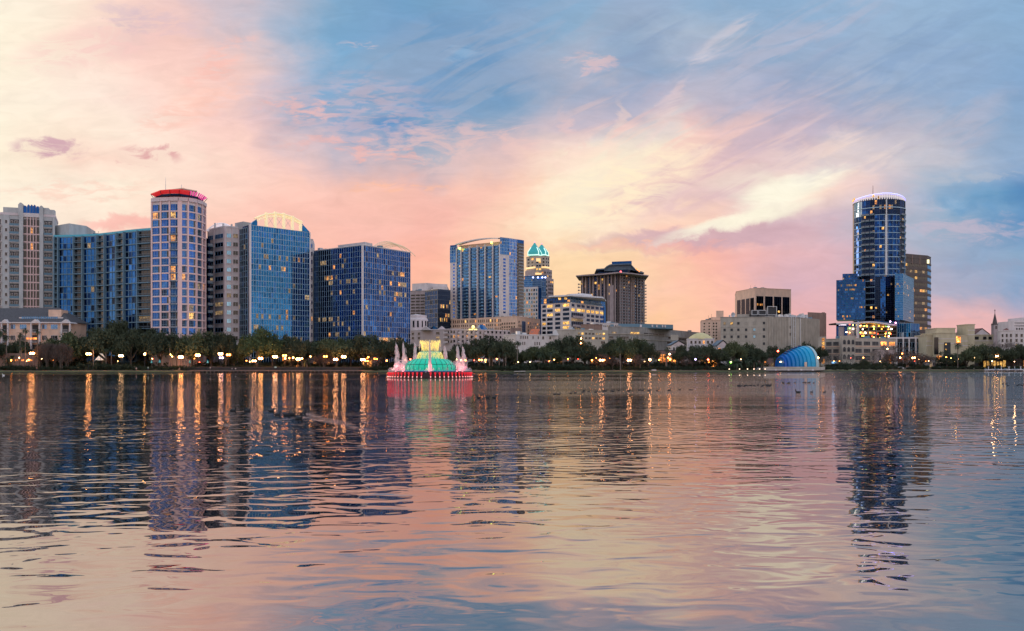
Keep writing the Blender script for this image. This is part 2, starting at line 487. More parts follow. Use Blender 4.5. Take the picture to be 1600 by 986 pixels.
M['barkp'] = mat('palm_trunk_bark', (0.17, 0.135, 0.11), 0.95, var=0.25, vscale=2.5)
M['twig'] = mat('bare_twigs', (0.13, 0.09, 0.08), 0.95, var=0.2)
M['twigp'] = mat('pale_bare_twigs', (0.22, 0.18, 0.16), 0.95, var=0.2)
M['skin'] = mat('skin', (0.45, 0.26, 0.18), 0.6)
M['tyre'] = mat('tyre_rubber', (0.02, 0.02, 0.02), 0.9)


def leaf_mat(name, c0, c1):
    mt = bpy.data.materials.new(name)
    mt.use_nodes = True
    g = NG(mt.node_tree)
    b = mt.node_tree.nodes['Principled BSDF']
    b.inputs['Roughness'].default_value = 0.75
    b.inputs['Specular IOR Level'].default_value = 0.25
    oi = g.n('ShaderNodeObjectInfo')
    geo = g.n('ShaderNodeNewGeometry')
    n_ = g.noise(geo.outputs['Position'], 0.6, 3, 0.65)
    f = g.m('ADD', g.m('MULTIPLY', g.mr(n_, 0.3, 0.7), 0.6), g.m('MULTIPLY', oi.outputs['Random'], 0.4))
    g.link(g.mix(f, c0, c1), b.inputs['Base Color'])
    return mt


M['oak'] = leaf_mat('dark_oak_leaves', (0.026, 0.038, 0.022), (0.078, 0.088, 0.046))
M['mid'] = leaf_mat('mid_green_leaves', (0.045, 0.060, 0.028), (0.105, 0.118, 0.052))
M['green'] = leaf_mat('green_leaves', (0.045, 0.070, 0.025), (0.10, 0.12, 0.045))
M['palm'] = leaf_mat('palm_fronds', (0.028, 0.048, 0.026), (0.065, 0.085, 0.045))
M['hedge'] = leaf_mat('hedge_leaves', (0.018, 0.030, 0.018), (0.045, 0.055, 0.025))
M['dead'] = leaf_mat('rusty_cypress_leaves', (0.075, 0.050, 0.040), (0.13, 0.085, 0.065))

# ------------------------------------------------------------------ lake water
def water_material():
    mt = bpy.data.materials.new('lake_water')
    mt.use_nodes = True
    t = mt.node_tree
    g = NG(t)
    b = t.nodes['Principled BSDF']
    b.inputs['Base Color'].default_value = (0.004, 0.008, 0.012, 1)
    b.inputs['Roughness'].default_value = 0.0
    b.inputs['IOR'].default_value = 6.5
    b.inputs['Specular Tint'].default_value = (1.0, 0.90, 0.84, 1)
    geo = g.n('ShaderNodeNewGeometry')
    sp = g.n('ShaderNodeSeparateXYZ'); g.link(geo.outputs['Position'], sp.inputs[0])
    x, y = sp.outputs[0], sp.outputs[1]
    dist = g.m('SQRT', g.m('ADD', g.m('MULTIPLY', x, x), g.m('MULTIPLY', y, y)))

    def height(ox, oy):
        xx = g.m('ADD', x, ox); yy = g.m('ADD', y, oy)
        v1 = g.xyz(g.m('MULTIPLY', xx, 0.62), yy, 0.0)
        a = g.m('MULTIPLY', g.noise(v1, 1.65, 1.6, 0.45, 0.5), W1)
        v2 = g.xyz(g.m('MULTIPLY', xx, 0.55), yy, 4.0)
        b_ = g.m('MULTIPLY', g.noise(v2, 6.0, 1.5, 0.5), W2)
        v3 = g.xyz(g.m('MULTIPLY', xx, 0.5), yy, 9.0)
        c = g.m('MULTIPLY', g.noise(v3, 0.24, 0.0), W3)
        return g.m('ADD', g.m('ADD', a, b_), c)

    # wind patches: long calm and ruffled bands lying across the lake
    patch = g.noise(g.xyz(g.m('MULTIPLY', x, 0.010), g.m('MULTIPLY', y, 0.035), 1.0), 1.0, 3, 0.55, 0.4)
    pm = g.mr(patch, 0.35, 0.65, 0.55, 1.45, True)
    near = g.mr(dist, 9.0, 26.0)
    far = g.mr(dist, 60.0, 86.0)
    W1 = g.m('MULTIPLY', g.m('ADD', 0.0175, g.m('ADD', g.m('MULTIPLY', near, 0.015), g.m('MULTIPLY', far, 0.006))), pm)
    W2 = g.m('MULTIPLY', g.m('ADD', g.m('MULTIPLY', g.mr(dist, 12.0, 50.0), 0.0024), g.m('MULTIPLY', g.m('MULTIPLY', far, g.mr(x, -60.0, 30.0, 0.65, 2.0)), 0.0145)), pm)
    W3 = g.m('ADD', 0.055, g.m('MULTIPLY', far, 0.0))
    e = 0.02
    h0 = height(0.0, 0.0); hx = height(e, 0.0); hy = height(0.0, e)
    sx = g.m('DIVIDE', g.m('SUBTRACT', h0, hx), e)
    sy = g.m('DIVIDE', g.m('SUBTRACT', h0, hy), e)
    nrm = g.n('ShaderNodeVectorMath', operation='NORMALIZE')
    # wakes behind the swimming ducks: thin lines of steeper ripples
    wn = g.noise(g.xyz(g.m('MULTIPLY', x, 1.1), g.m('MULTIPLY', y, 3.0), 0.0), 2.0, 2, 0.6)
    wob = g.m('MULTIPLY', g.m('SUBTRACT', g.noise(g.xyz(g.m('MULTIPLY', x, 0.2), 0.0, 0.0), 1.0, 2), 0.5), 3.0)
    tot = None
    for (ax, ay, bx, by, wd) in WAKES:
        L = math.hypot(bx - ax, by - ay); ux, uy = (bx - ax) / L, (by - ay) / L
        rx = g.m('SUBTRACT', x, ax); ry = g.m('SUBTRACT', g.m('ADD', y, wob), ay)
        al = g.m('ADD', g.m('MULTIPLY', rx, ux), g.m('MULTIPLY', ry, uy))
        ac = g.m('ABSOLUTE', g.m('SUBTRACT', g.m('MULTIPLY', ry, ux), g.m('MULTIPLY', rx, uy)))
        q = g.m('MULTIPLY', g.mr(ac, wd, 0.0, 0, 1, True), g.m('MULTIPLY', g.mr(al, 0.0, 0.5), g.mr(al, L, L * 0.8)))
        tot = q if tot is None else g.m('MAXIMUM', tot, q)
    wk = g.m('MULTIPLY', tot, g.mr(wn, 0.42, 0.62, 0.0, -0.11))
    g.link(g.xyz(sx, g.m('ADD', sy, wk), 1.0), nrm.inputs[0])
    g.link(nrm.outputs[0], b.inputs['Normal'])
    return mt


def gp(px, py):
    """point of the lake surface"""
    D = CH * F / (py - HY)
    return X(px, D), D


WAKES = []
for (a, b_, w) in (((466, 653), (70, 692), 0.4), ((438, 647), (110, 660), 0.35), ((424, 642.5), (60, 646), 0.4),
                   ((474, 646), (560, 668), 0.5), ((560, 629), (400, 631), 0.9), ((466, 650), (590, 675), 0.5), ((600, 594), (20, 598), 4.0)):
    p, q = gp(*a), gp(*b_)
    WAKES.append((p[0], p[1], q[0], q[1], w))
M['water'] = water_material()

wb = MB()
wb.quad((-1500, -40, 0), (1500, -40, 0), (1500, 700, 0), (-1500, 700, 0))
tag(wb.build('water', M['water']), kind='structure')

# shoreline (photo column, distance)
SHORE = [(-900, 300), (-300, 340), (0, 362), (140, 366), (300, 372), (440, 376), (570, 380), (680, 372), (760, 366), (820, 358), (900, 362),
         (1000, 372), (1100, 385), (1190, 398), (1300, 430), (1400, 470), (1520, 484), (1620, 480), (1900, 500), (2500, 520)]


def shore(px):
    for (a, d0), (b, d1) in zip(SHORE, SHORE[1:]):
        if a <= px <= b: return d0 + (d1 - d0) * (px - a) / (b - a)
    return SHORE[-1][1]


GZ = 1.2
def gz(px, D):
    d = D - shore(px)
    if d < 0.4: return 0.1
    if d < 4: return 0.1 + (d - 0.4) / 3.6 * 0.65
    if d < 30: return 0.75 + (d - 4) / 26 * 0.45
    return 1.2


def strip(name, offs, m_, kind='structure', p0=-900, p1=2500, step=20):
    b = MB()
    cols = []
    px = p0
    while px <= p1:
        D = shore(px)
        cols.append([(X(px, D) , D + o, z) for o, z in offs]); px += step
    n = len(offs)
    vs = [v for c in cols for v in c]
    fs = [(i * n + j, (i + 1) * n + j, (i + 1) * n + j + 1, i * n + j + 1) for i in range(len(cols) - 1) for j in range(n - 1)]
    b.add(vs, fs)
    return b.build(name, m_)


gb = MB()
cols = []
px = -900
while px <= 2500:
    D = shore(px)
    x_ = X(px, D)
    cols.append([(x_, D - 6, -2.0), (x_, D - 0.1, -0.3), (x_, D + 0.4, 0.1), (x_, D + 4, 0.75), (x_, D + 30, 1.2), (x_ * 1.2, D + 400, 1.2), (x_ * 6, 9000, 1.2)])
    px += 20
n_ = len(cols[0])
left = [(-9000, v[1], v[2]) for v in cols[0]]; right = [(9000, v[1], v[2]) for v in cols[-1]]
left[-1] = (-16000, 9000, 1.2); right[-1] = (16000, 9000, 1.2)
cols = [left] + cols + [right]
gb.add([v for c in cols for v in c], [(i * n_ + j, (i + 1) * n_ + j, (i + 1) * n_ + j + 1, i * n_ + j + 1) for i in range(len(cols) - 1) for j in range(n_ - 1)])
# lake bed and the park behind the viewer, one sheet with the far shore
gb.add([(-9000, 290, -2.1), (9000, 290, -2.1), (9000, -30, -2.1), (-9000, -30, -2.1), (-9000, -44, 0.9), (9000, -44, 0.9), (-9000, -6000, 1.2), (9000, -6000, 1.2)],
       [(0, 3, 2, 1), (3, 4, 5, 2), (4, 6, 7, 5)])
gb.quad((-9000, 600, -2.15), (-9000, 290, -2.1), (9000, 290, -2.1), (9000, 600, -2.15))
tag(gb.build('ground', M['grass']), kind='structure')
tag(strip('lake_path', [(3.2, 0.72), (6.0, 0.86)], M['pathm']), kind='structure')
tag(strip('road', [(62, 1.206), (74, 1.206)], M['asphalt']), kind='structure')
tag(strip('pavement', [(58, 1.206), (58, 1.33), (61.9, 1.33), (61.9, 1.206)], M['conc']), kind='structure')

# ------------------------------------------------------------------ buildings
class Face:
    def __init__(s, A, B):
        s.A, s.B = A, B
        s.L = math.hypot(B[0] - A[0], B[1] - A[1])
        s.u = ((B[0] - A[0]) / s.L, (B[1] - A[1]) / s.L)
        s.n = (s.u[1], -s.u[0])
        s.rz = math.atan2(s.u[1], s.u[0])

    def p(s, a, t, z): return (s.A[0] + s.u[0] * a + s.n[0] * t, s.A[1] + s.u[1] * a + s.n[1] * t, z)

    def at(s, px):
        """distance along the face seen in photo column px"""
        k = (px - 800) / F
        den = s.u[0] - k * s.u[1]
        return (k * s.A[1] - s.A[0]) / den


_win = {}
def window_mesh(w, h, kind, mull, frame):
    key = (round(w, 1), round(h, 1), kind, mull, frame)
    if key in _win: return _win[key]
    w, h = key[0], key[1]
    b = MB()
    b.quad((0, -0.05, 0), (w, -0.05, 0), (w, -0.05, h), (0, -0.05, h), 0)
    if frame:
        t = 0.09 if w < 2.5 else 0.13
        b.box(-t, 0, -0.16, 0, -t, h + t, 1); b.box(w, w + t, -0.16, 0, -t, h + t, 1)
        b.box(0, w, -0.20, 0, -t, 0, 1); b.box(0, w, -0.16, 0, h, h + t, 1)
        for k in range(mull):
            c = w * (k + 1) / (mull + 1)
            b.box(c - 0.04, c + 0.04, -0.12, -0.045, 0, h, 1)
        if mull and h > 1.9: b.box(0, w, -0.115, -0.046, h * 0.3, h * 0.3 + 0.07, 1)
    me = b.mesh('window', [M[kind], M[frame] if frame else M['mulld']])
    _win[key] = me
    return me


_bal = {}
def balcony_mesh(w, d, h, slab, rail, solid, rounded):
    key = (round(w, 1), d, h, slab, rail, solid, rounded)
    if key in _bal: return _bal[key]
    w = key[0]
    b = MB()
    if rounded:
        n = 8
        pts = [(w / 2 + w / 2 * math.cos(math.pi + math.pi * k / n), -d * math.sin(math.pi * k / n) - 0.02) for k in range(n + 1)]
        b.prism(pts, -0.2, 0.0, 0)
        for (a, c) in zip(pts, pts[1:]):
            b.tube([(a[0], a[1], h), (c[0], c[1], h)], 0.06, 4, 1)
            if solid: b.quad((a[0], a[1], 0.1), (c[0], c[1], 0.1), (c[0], c[1], h - 0.05), (a[0], a[1], h - 0.05), 1)
            b.box(a[0] - .03, a[0] + .03, a[1] - .03, a[1] + .03, 0, h, 1)
    else:
        b.box(0, w, -d, 0, -0.22, 0, 0)
        b.box(0, w, -d, -d + 0.07, h - 0.08, h, 1)
        if solid: b.box(0, w, -d + 0.01, -d + 0.05, 0.08, h - 0.08, 1)
        else:
            k = max(3, int(w / 0.45))
            for i in range(k + 1): b.box(w * i / k - 0.025, w * i / k + 0.025, -d, -d + 0.05, 0, h - 0.08, 1)
    me = b.mesh('balcony', [M[slab], M[rail]])
    _bal[key] = me
    return me


class Building:
    def __init__(s, name, label, cat, pts, H, thick=25, wall='cream', z0=1.0, roof=None, back=None, group=None, body=True, cap=0.5):
        s.pts = [tuple(p) for p in pts]
        s.H, s.z0, s.wall = H, z0, wall
        cx = sum(p[0] for p in s.pts) / len(s.pts); cy = sum(p[1] for p in s.pts) / len(s.pts)
        s.root = thing(name, label, cat, (cx, cy + thick / 2, z0), group=group)
        if back is None:
            l = math.hypot(cx, cy); dxy = (cx / l * thick, cy / l * thick)      # depth roughly along the line of sight
            back = [(s.pts[-1][0] + dxy[0] * 0.8, s.pts[-1][1] + dxy[1]), (s.pts[0][0] + dxy[0] * 0.8, s.pts[0][1] + dxy[1])]
        s.poly = s.pts + list(back)
        if body:
            b = MB(); b.prism(s.poly, z0, H, 0)
            b.build('wall', [M[wall]], s.root)
            if cap:
                c = MB(); s.slab(c, H + 0.004, H + cap, 0.25); c.build('roof', [M[roof or wall]], s.root)
        s.faces = [Face(a, b) for a, b in zip(s.pts, s.pts[1:])]
        s.allfaces = [Face(s.poly[i], s.poly[(i + 1) % len(s.poly)]) for i in range(len(s.poly))]
        s.wins, s.bals = [], []

    def slab(s, mb, z0, z1, over, mi=0, poly=None):
        poly = poly or s.poly
        cx = sum(p[0] for p in poly) / len(poly); cy = sum(p[1] for p in poly) / len(poly)
        q = []
        for x, y in poly:
            l = math.hypot(x - cx, y - cy); q.append((x + (x - cx) / l * over, y + (y - cy) / l * over))
        mb.prism(q, z0, z1, mi)

    def zz(s, py, fi=0, px=None):
        f = s.faces[fi]
        return Z(py, f.A[1] if px is None else f.p(f.at(px), 0, 0)[1])

    def win(s, f, a, z, w, h, kind, mull=0, frame=None, t=0.0): s.wins.append((f, a, z, w, h, kind, mull, frame, t))
    def bal(s, f, a, z, w, d=1.4, h=1.1, slab='white', rail='rail', solid=False, rounded=False, t=0.0): s.bals.append((f, a, z, w, d, h, slab, rail, solid, rounded, t))

    def grid(s, fi, a0, a1, ztop, zbot, cols, rows, wf=0.6, hf=0.6, kinds=(('black', 1.0),), mull=0, frame=None, warm=0.05, warmk=('warm', 'dim'), skip=None, pat=None, t=0.0):
        """evenly spaced windows; pat gives relative (start, width) per column"""
        f = s.faces[fi] if isinstance(fi, int) else fi
        if a1 is None: a1 = f.L
        cw = (a1 - a0) / cols; rh = (ztop - zbot) / rows
        for r in range(rows):
            for c in range(cols):
                if skip and skip(c, r): continue
                k = rnd.random(); kind = kinds[-1][0]
                for kk, p_ in kinds:
                    if k < p_: kind = kk; break
                    k -= p_
                if rnd.random() < warm: kind = rnd.choice(warmk)
                o, w = pat[c] if pat else ((1 - wf) / 2, wf)
                s.win(f, a0 + cw * (c + o), ztop - rh * (r + 1) + rh * (1 - hf) / 2, cw * w, rh * hf, kind, mull, frame, t)

    def curtain(s, fi, a0, a1, z0, z1, nx, nz, kinds=('blue', 'blue_b'), mull='mull', lit=0.02, litk=('dim', 'warm'), mw=0.16, t=0.0, jit=0.004, vert=1, horiz=1, rows_lit=(), top=None, hw=None):
        f = s.faces[fi] if isinstance(fi, int) else fi
        if a1 is None: a1 = f.L
        g = MB(); cw = (a1 - a0) / nx; ch = (z1 - z0) / nz
        for i in range(nx):
            for j in range(nz):
                x0, x1 = a0 + i * cw, a0 + (i + 1) * cw
                y0, y1 = z0 + j * ch, z0 + (j + 1) * ch
                if top:
                    lim = top((x0 + x1) / 2)
                    if y0 > lim - 0.2: continue
                    y1a = min(y1, top(x0)); y1b = min(y1, top(x1))
                else: y1a = y1b = y1
                tx, tz = rnd.gauss(0, jit), rnd.gauss(0, jit)
                T = lambda a, z: 0.06 + t + tx * (a - (x0 + x1) / 2) + tz * (z - (y0 + y1) / 2)
                mi = 0 if rnd.random() < 0.62 else rnd.randrange(len(kinds))
                g.quad(f.p(x0, T(x0, y0), y0), f.p(x1, T(x1, y0), y0), f.p(x1, T(x1, y1b), y1b), f.p(x0, T(x0, y1a), y1a), mi)
                p_ = lit
                for (ra, rb, ca, cb, pp) in rows_lit:
                    if ra <= j / nz < rb and ca <= i / nx < cb: p_ = pp
                if rnd.random() < p_: s.win(f, x0, y0 + 0.15 * ch, cw, ch * 0.8, rnd.choice(litk), 0, None, t + 0.05)
        g.build('glass_wall', [M[k] for k in kinds], s.root)
        b = MB()
        if vert:
            for i in range(0, nx + 1, vert):
                a = a0 + i * cw
                b.fbox(f, a - mw / 2, a + mw / 2, t + 0.03, t + 0.2, z0, z1 if not top else min(z1, top(a)))
        if horiz:
            hw = hw or mw
            for j in range(0, nz + 1, horiz):
                z = z0 + j * ch
                if top and z > min(top(a0), top(a1)) + .1: continue
                b.fbox(f, a0, a1, t + 0.03, t + 0.185, z - hw / 2, z + hw / 2)
        if b.f: b.build('mullions', [M[mull]], s.root)

    def part(s, name, mb, mats, smooth=False):
        return mb.build(name, [M[k] if isinstance(k, str) else k for k in (mats if isinstance(mats, (list, tuple)) else [mats])], s.root, smooth)

    def rooftop(s, n=4):
        g = random.Random(int(abs(s.pts[0][0]) * 7 + s.H)); b = MB()
        for k in range(n):
            f = s.faces[g.randrange(len(s.faces))]
            if f.L < 8: continue
            a = g.uniform(1, f.L - 4); w = g.uniform(1.2, 3.2); h = g.uniform(.8, 2.2); t = -g.uniform(1.5, 4)
            b = MB(); b.fbox(f, a, a + w, t - 2, t, s.H, s.H + h); b.build('rooftop_unit', M[g.choice(['lmetal', 'conc', 'slab'])], s.root)
            if g.random() < .5:
                b = MB(); p = f.p(a + w + .8, t, s.H); b.tube([p, (p[0], p[1], s.H + g.uniform(2, 5))], .07, 4); b.build('aerial', M['metal'], s.root)

    def finish(s):
        if s.root.name.split('.')[0] in ('hotel', 'parking_podium', 'parking_garage', 'office_block', 'low_office', 'theatre_hall', 'arcade_garage', 'exchange_building', 'apartment_block', 'office_building', 'service_block'): s.rooftop(5)
        for lst, nm in ((s.wins, 'window'), (s.bals, 'balcony')):
            lst.sort(key=lambda w: -w[3] * (w[4] if nm == 'window' else 1) * (1.5 if nm == 'window' and w[5] in ('warm', 'amber', 'fire', 'dim') else 1))
            rest = MB(); mats = []
            for i, q in enumerate(lst):
                if nm == 'window':
                    f, a, z, w, h, kind, mull, frame, t = q; me = window_mesh(w, h, kind, mull, frame)
                else:
                    f, a, z, w, d, h, slab, rail, solid, rounded, t = q; me = balcony_mesh(w, d, h, slab, rail, solid, rounded)
                P_ = f.p(a, t, z)
                if i < 100: inst(nm, me, s.root, P_, f.rz)
                else:
                    loc = []
                    for m_ in me.materials:
                        if m_ not in mats: mats.append(m_)
                        loc.append(mats.index(m_))
                    c_, s_ = math.cos(f.rz), math.sin(f.rz)
                    base = len(rest.v)
                    rest.v.extend([(P_[0] + c_ * v.co.x - s_ * v.co.y, P_[1] + s_ * v.co.x + c_ * v.co.y, P_[2] + v.co.z) for v in me.vertices])
                    for pl in me.polygons:
                        rest.f.append(tuple(base + k for k in pl.vertices)); rest.m.append(loc[pl.material_index])
            if rest.f: tag(rest.build(nm, mats, s.root), kind='stuff')
        return s.root


def fr(y0, D0, pts):
    """roof line traced along a facade: height from one corner, the other distances follow"""
    H = Z(y0, D0)
    return H, [(X(px, (H - CH) * F / (HY - y)), (H - CH) * F / (HY - y)) for px, y in pts]


def at(*pd): return [(X(px, D), D) for px, D in pd]


def arc_truss(b, p0, p1, z0, rise, depth_v, n=10, r=0.25, posts=True, mi=0):
    """an arched lattice between two plan points"""
    P = [(p0[0] + (p1[0] - p0[0]) * k / n, p0[1] + (p1[1] - p0[1]) * k / n) for k in range(n + 1)]
    zc = [z0 + rise * (1 - (2 * k / n - 1) ** 2) for k in range(n + 1)]
    top = [(P[k][0], P[k][1], zc[k]) for k in range(n + 1)]
    b.tube(top, r, 6, mi)
    low = [(P[k][0] + depth_v[0], P[k][1] + depth_v[1], zc[k] + depth_v[2]) for k in range(n + 1)]
    b.tube(low, r, 6, mi)
    for k in range(n):
        b.tube([top[k], low[k + 1]], r * 0.5, 4, mi); b.tube([low[k], top[k + 1]], r * 0.5, 4, mi)
        b.tube([top[k], low[k]], r * 0.5, 4, mi)
    return top


# ---- white residential tower at the left edge
H, P_ = fr(336, 425, [(-14, 336), (4.5, 335.5), (86, 339.5)])
B = Building('residential_tower', 'tall grey-white residential tower at the left edge, stacked balconies and a scalloped crown', 'tower', P_, H, 24, 'grey', cap=1.2, roof='pink')
f = B.faces[1]; fl = 3.87
A = lambda px: f.at(px)
nfl = int((H - 3) / fl)
piers = MB(); crown = MB(); bars = MB()
for a, b_, t in ((4.8, 15, 0.8), (30.5, 36.8, 1.4), (62.3, 68.3, 1.4), (82.5, 85.9, 0.8)): piers.fbox(f, A(a), A(b_), 0, t, 1, H)
B.part('pier', piers, 'grey')
for r in range(nfl):
    z = H - 1.2 - (r + 1) * fl
    for a, b_ in ((15.3, 30.2), (68.5, 82.2)):
        w = A(b_) - A(a)
        B.win(f, A(a) + 0.15, z + 0.1, w * 0.98 - .2, fl - 0.9, 'blackb', 0, None)
        B.win(f, A(a) + w * 0.12, z + 0.5, w * 0.2, 1.9, 'black', 0, 'mullw', .03)
        B.win(f, A(a) + w * 0.5, z + 0.2, w * 0.35, 2.3, 'black', 1, 'mullw', .03)
        B.bal(f, A(a), z, w, 0.75, 1.1, 'white', 'slab', True)
    for (a, b_) in ((37, 42.3), (43, 47), (48, 51.8), (52.8, 56), (57, 62)):
        k = 'warm' if (r in (1, 3) and 44 < a < 50) or rnd.random() < 0.01 else 'black'
        B.win(f, A(a), z + 0.45, A(b_) - A(a), fl - 0.9, k, 0, None, 0.05)
    bars.fbox(f, A(36.8), A(62.3), 0, 0.55, z - 0.05, z + 0.38)
    B.win(f, A(8.5), z + 1, 0.9, 1.5, 'black', 0, 'white', 0.8)
    B.win(B.faces[0], B.faces[0].L * 0.35, z + 0.4, B.faces[0].L * 0.5, 2.6, 'black', 1, 'white')
    B.bal(B.faces[0], B.faces[0].L * 0.3, z, B.faces[0].L * 0.6, 1.2)
for a in (42.3, 47.2, 51.8, 56.2): bars.fbox(f, A(a), A(a) + 0.3, 0, 0.7, 1, H)
B.part('window_surround', bars, 'mullp')
crown.fbox(f, A(5), A(30.5), -4, 0.2, H + 1.2, Z(324, 425)); crown.fbox(f, A(68.3), A(85), -4, 0.2, H + 1.2, Z(328.5, 432))
for a, b_, y in ((29.2, 36.8, 318), (62, 68, 321)):
    n = 8
    for k in range(n):
        q0 = A(a) + (A(b_) - A(a)) * k / n; q1 = A(a) + (A(b_) - A(a)) * (k + 1) / n
        crown.fbox(f, q0, q1, -4, 1.4, H, Z(y, 428) - 1.1 + 1.1 * math.sin(math.pi * (k + 0.5) / n))
crown.fbox(f, A(68.3), A(76), -4, 0.3, Z(329, 432), Z(326, 432))
B.part('crown', crown, 'grey')
cr = MB()
for a in (37, 42.8, 47.6, 52.2, 56.8):
    w = (A(42) - A(37)) * (1 if a in (37, 56.8) else 0.8)
    top_ = Z(319.5 if 40 < a < 56 else 321.5, 427)
    cr.fbox(f, A(a), A(a) + w, -2, 0.7, H + 1.2, top_ - 0.5)
    cr.fbox(f, A(a) + 0.3, A(a) + w - 0.3, -2, 0.7, top_ - 0.5, top_)
B.part('crown_glazing', cr, 'blue_b')
cap_ = MB(); cap_.fbox(f, A(36.8), A(62.3), -1, 0.9, H - 2.6 + 2, H + 1.3); B.part('cornice', cap_, 'white')
B.finish()

# ---- curved blue glass residential block
H, P_ = fr(359, 405, [(86, 370), (92.5, 370), (117, 369.6), (131, 369), (154, 367.8), (166, 366.4), (185, 364.2), (196, 362.6), (217, 360.6), (237.5, 359)])
B = Building('apartment_block', 'long blue-glass apartment block with a curving front and teal roof edge', 'apartment block', P_, H, 20, 'slab', cap=0)
fl = 3.0; n = int((H - 2) / fl)
rim = MB(); B.slab(rim, H, H + 0.9, 0.9); B.part('roof', rim, 'tealrim')
slabs = MB()
for i, fc in enumerate(B.faces):
    glassbay = i in (1, 3, 5, 7)
    for r in range(n):
        z = H - (r + 1) * fl
        if glassbay:
            pass
        else:
            B.win(fc, 0.15, z + 0.1, fc.L - 0.3, fl - 0.5, 'black' if rnd.random() > 0.02 else 'dim', 2, 'slab')
            B.bal(fc, 0.1, z, fc.L - 0.2, 1.3, 1.05, 'slab', 'rail', False)
        if r % 2 == 1: slabs.fbox(fc, 0, fc.L, 0, 1.5 if not glassbay else 0.75, z - 0.32, z + 0.12)
    if glassbay:
        lowz = H - (n - 0.01) * fl
        B.curtain(i, 0.2, fc.L - 0.2, H - n * fl, H - 0.4, 4, n, ('blue', 'blue_b', 'navy_b', 'navy'), 'slab', lit=0.016, litk=('warm', 'dim', 'warm'), mw=0.22, vert=1, horiz=1, jit=0.006)
    slabs.fbox(fc, -0.25, 0.25, 0, 1.4, 1, H)
B.part('floor_slab', slabs, 'slab')
ph = MB(); q = at((84, 436), (108, 428), (135, 436)); ph.prism(q + [(q[2][0] - 4, q[2][1] + 18), (q[0][0] - 8, q[0][1] + 18)], H, Z(352, 432)); ph.prism(q + [(q[2][0] - 4, q[2][1] + 18), (q[0][0] - 8, q[0][1] + 18)], Z(352, 432), Z(351, 432)); B.part('rooftop_plant_room', ph, 'grey')
B.finish()

# ---- round residential tower with the red canopy
Ht = Z(309.7, 395)
fp = at((237.7, 398), (251.5, 396.3), (265.4, 395.3), (279, 395), (293.5, 396.5), (306.5, 400), (315.5, 404.5), (320.5, 410))
B = Building('residential_tower', 'round-fronted residential tower with pink-white grid, blue windows and a red canopy on top', 'tower', fp, Ht, 26, 'pink', back=[(X(322, 432), 432), (X(300, 442), 442), (X(246, 442), 442)], cap=0.6)
fl = (Z(318, 395) - Z(514.5, 395)) / 16.25
zt = Z(318, 395); grid = MB()
for i, fc in enumerate(B.faces):
    rows = 17
    for r in range(rows):
        z = zt - (r + 1) * fl
        a0, a1 = (0.55, fc.L - 0.55) if i not in (3,) else (1.5, fc.L - 0.55)
        k = 'cobalt' if rnd.random() < 0.62 else rnd.choice(['blue', 'navy_b', 'blue_b'])
        if r > 12 and rnd.random() < .5: k = 'navy_b'
        if rnd.random() < 0.06: k = rnd.choice(['warm', 'amber', 'dim'])
        split = 0.72
        B.win(fc, a0, z + 0.45, (a1 - a0) * split, fl - 0.75, k, 2, 'mullp' if i == 6 else 'mull')
        B.win(fc, a0 + (a1 - a0) * split + .1, z + 0.45, (a1 - a0) * (1 - split) - .1, fl - 0.75, 'black' if rnd.random() < .35 else 'blue_b', 0, None)
        if i != 2 or r < 3: grid.fbox(fc, 0, fc.L, 0, 0.42, z - 0.22, z + 0.30)
        else: B.bal(fc, 0.2, z, fc.L - 0.4, 1.2, 1.05, 'slab', 'rail', False)
    grid.fbox(fc, -0.32, 0.32, 0, 0.5, 1, Ht - 1)
    if i == 3: grid.fbox(fc, 0.3, 1.45, 0, 0.52, 1, Ht - .5)
fc = B.faces[-1]; grid.fbox(fc, fc.L - 0.3, fc.L + 0.3, 0, 0.5, 1, Ht - 1)
B.part('facade_grid', grid, 'mullp')
cor = MB()
for i, fc in enumerate(B.faces): cor.fbox(fc, 0, fc.L, -1, 0.8, Ht - 1.2, Ht + 0.3)
B.part('cornice', cor, 'pink')
# stacked round balconies on the right flank
sw = Face((X(321, 414), 414), (X(331.5, 418), 418))
flank = MB(); q = [(X(320, 411), 411), (X(328.5, 415), 415), (X(329, 430), 430), (X(320, 430), 430)]
flank.prism(q, 1, Z(372, 412)); B.part('balcony_stack_wall', flank, 'navy')
r = 0
while True:
    z = Z(372, 412) - (r + 1) * fl
    if z < 12: break
    B.bal(sw, -0.6, z, 4.2, 2.6, 1.05, 'slab', 'rail', True, True)
    B.win(sw, 0.2, z + 0.3, 1.6, 2.4, 'cobalt' if r % 3 else 'black', 1, None, 0.1)
    r += 1
drum = MB(); q2 = [(x, y + 1.5) for x, y in at((241, 401), (262, 398.5), (281, 398), (300, 402), (316, 410), (318, 428), (244, 430))]
drum.prism(q2, Ht + 0.3, Z(301.5, 398)); B.part('penthouse_wall', drum, 'navy_b')
pent = MB(); q3 = at((254, 412), (284, 406), (306, 412), (304, 426), (258, 426)); pent.prism(q3, Z(303, 400), Z(297, 408)); B.slab(pent, Z(297, 408), Z(295.5, 408), 0.8, 0, q3)
pent.prism(at((268, 412), (286, 408), (295, 412), (294, 420), (270, 420)), Z(295.5, 408), Z(293.5, 408)); B.part('rooftop_plant_room', pent, 'tan')
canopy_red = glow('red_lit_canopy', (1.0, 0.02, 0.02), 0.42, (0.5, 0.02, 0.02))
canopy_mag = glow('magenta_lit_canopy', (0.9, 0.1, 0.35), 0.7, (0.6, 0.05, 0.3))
can = MB(); can2 = MB()
o1 = at((235.5, 398.5), (250, 392.8), (265, 391.5), (280, 391.5), (297, 393), (311, 397), (319.5, 402), (324, 409)); i1 = at((242, 402), (254, 398), (266, 397), (280, 397), (296, 399), (308, 403), (314, 408), (316, 413))
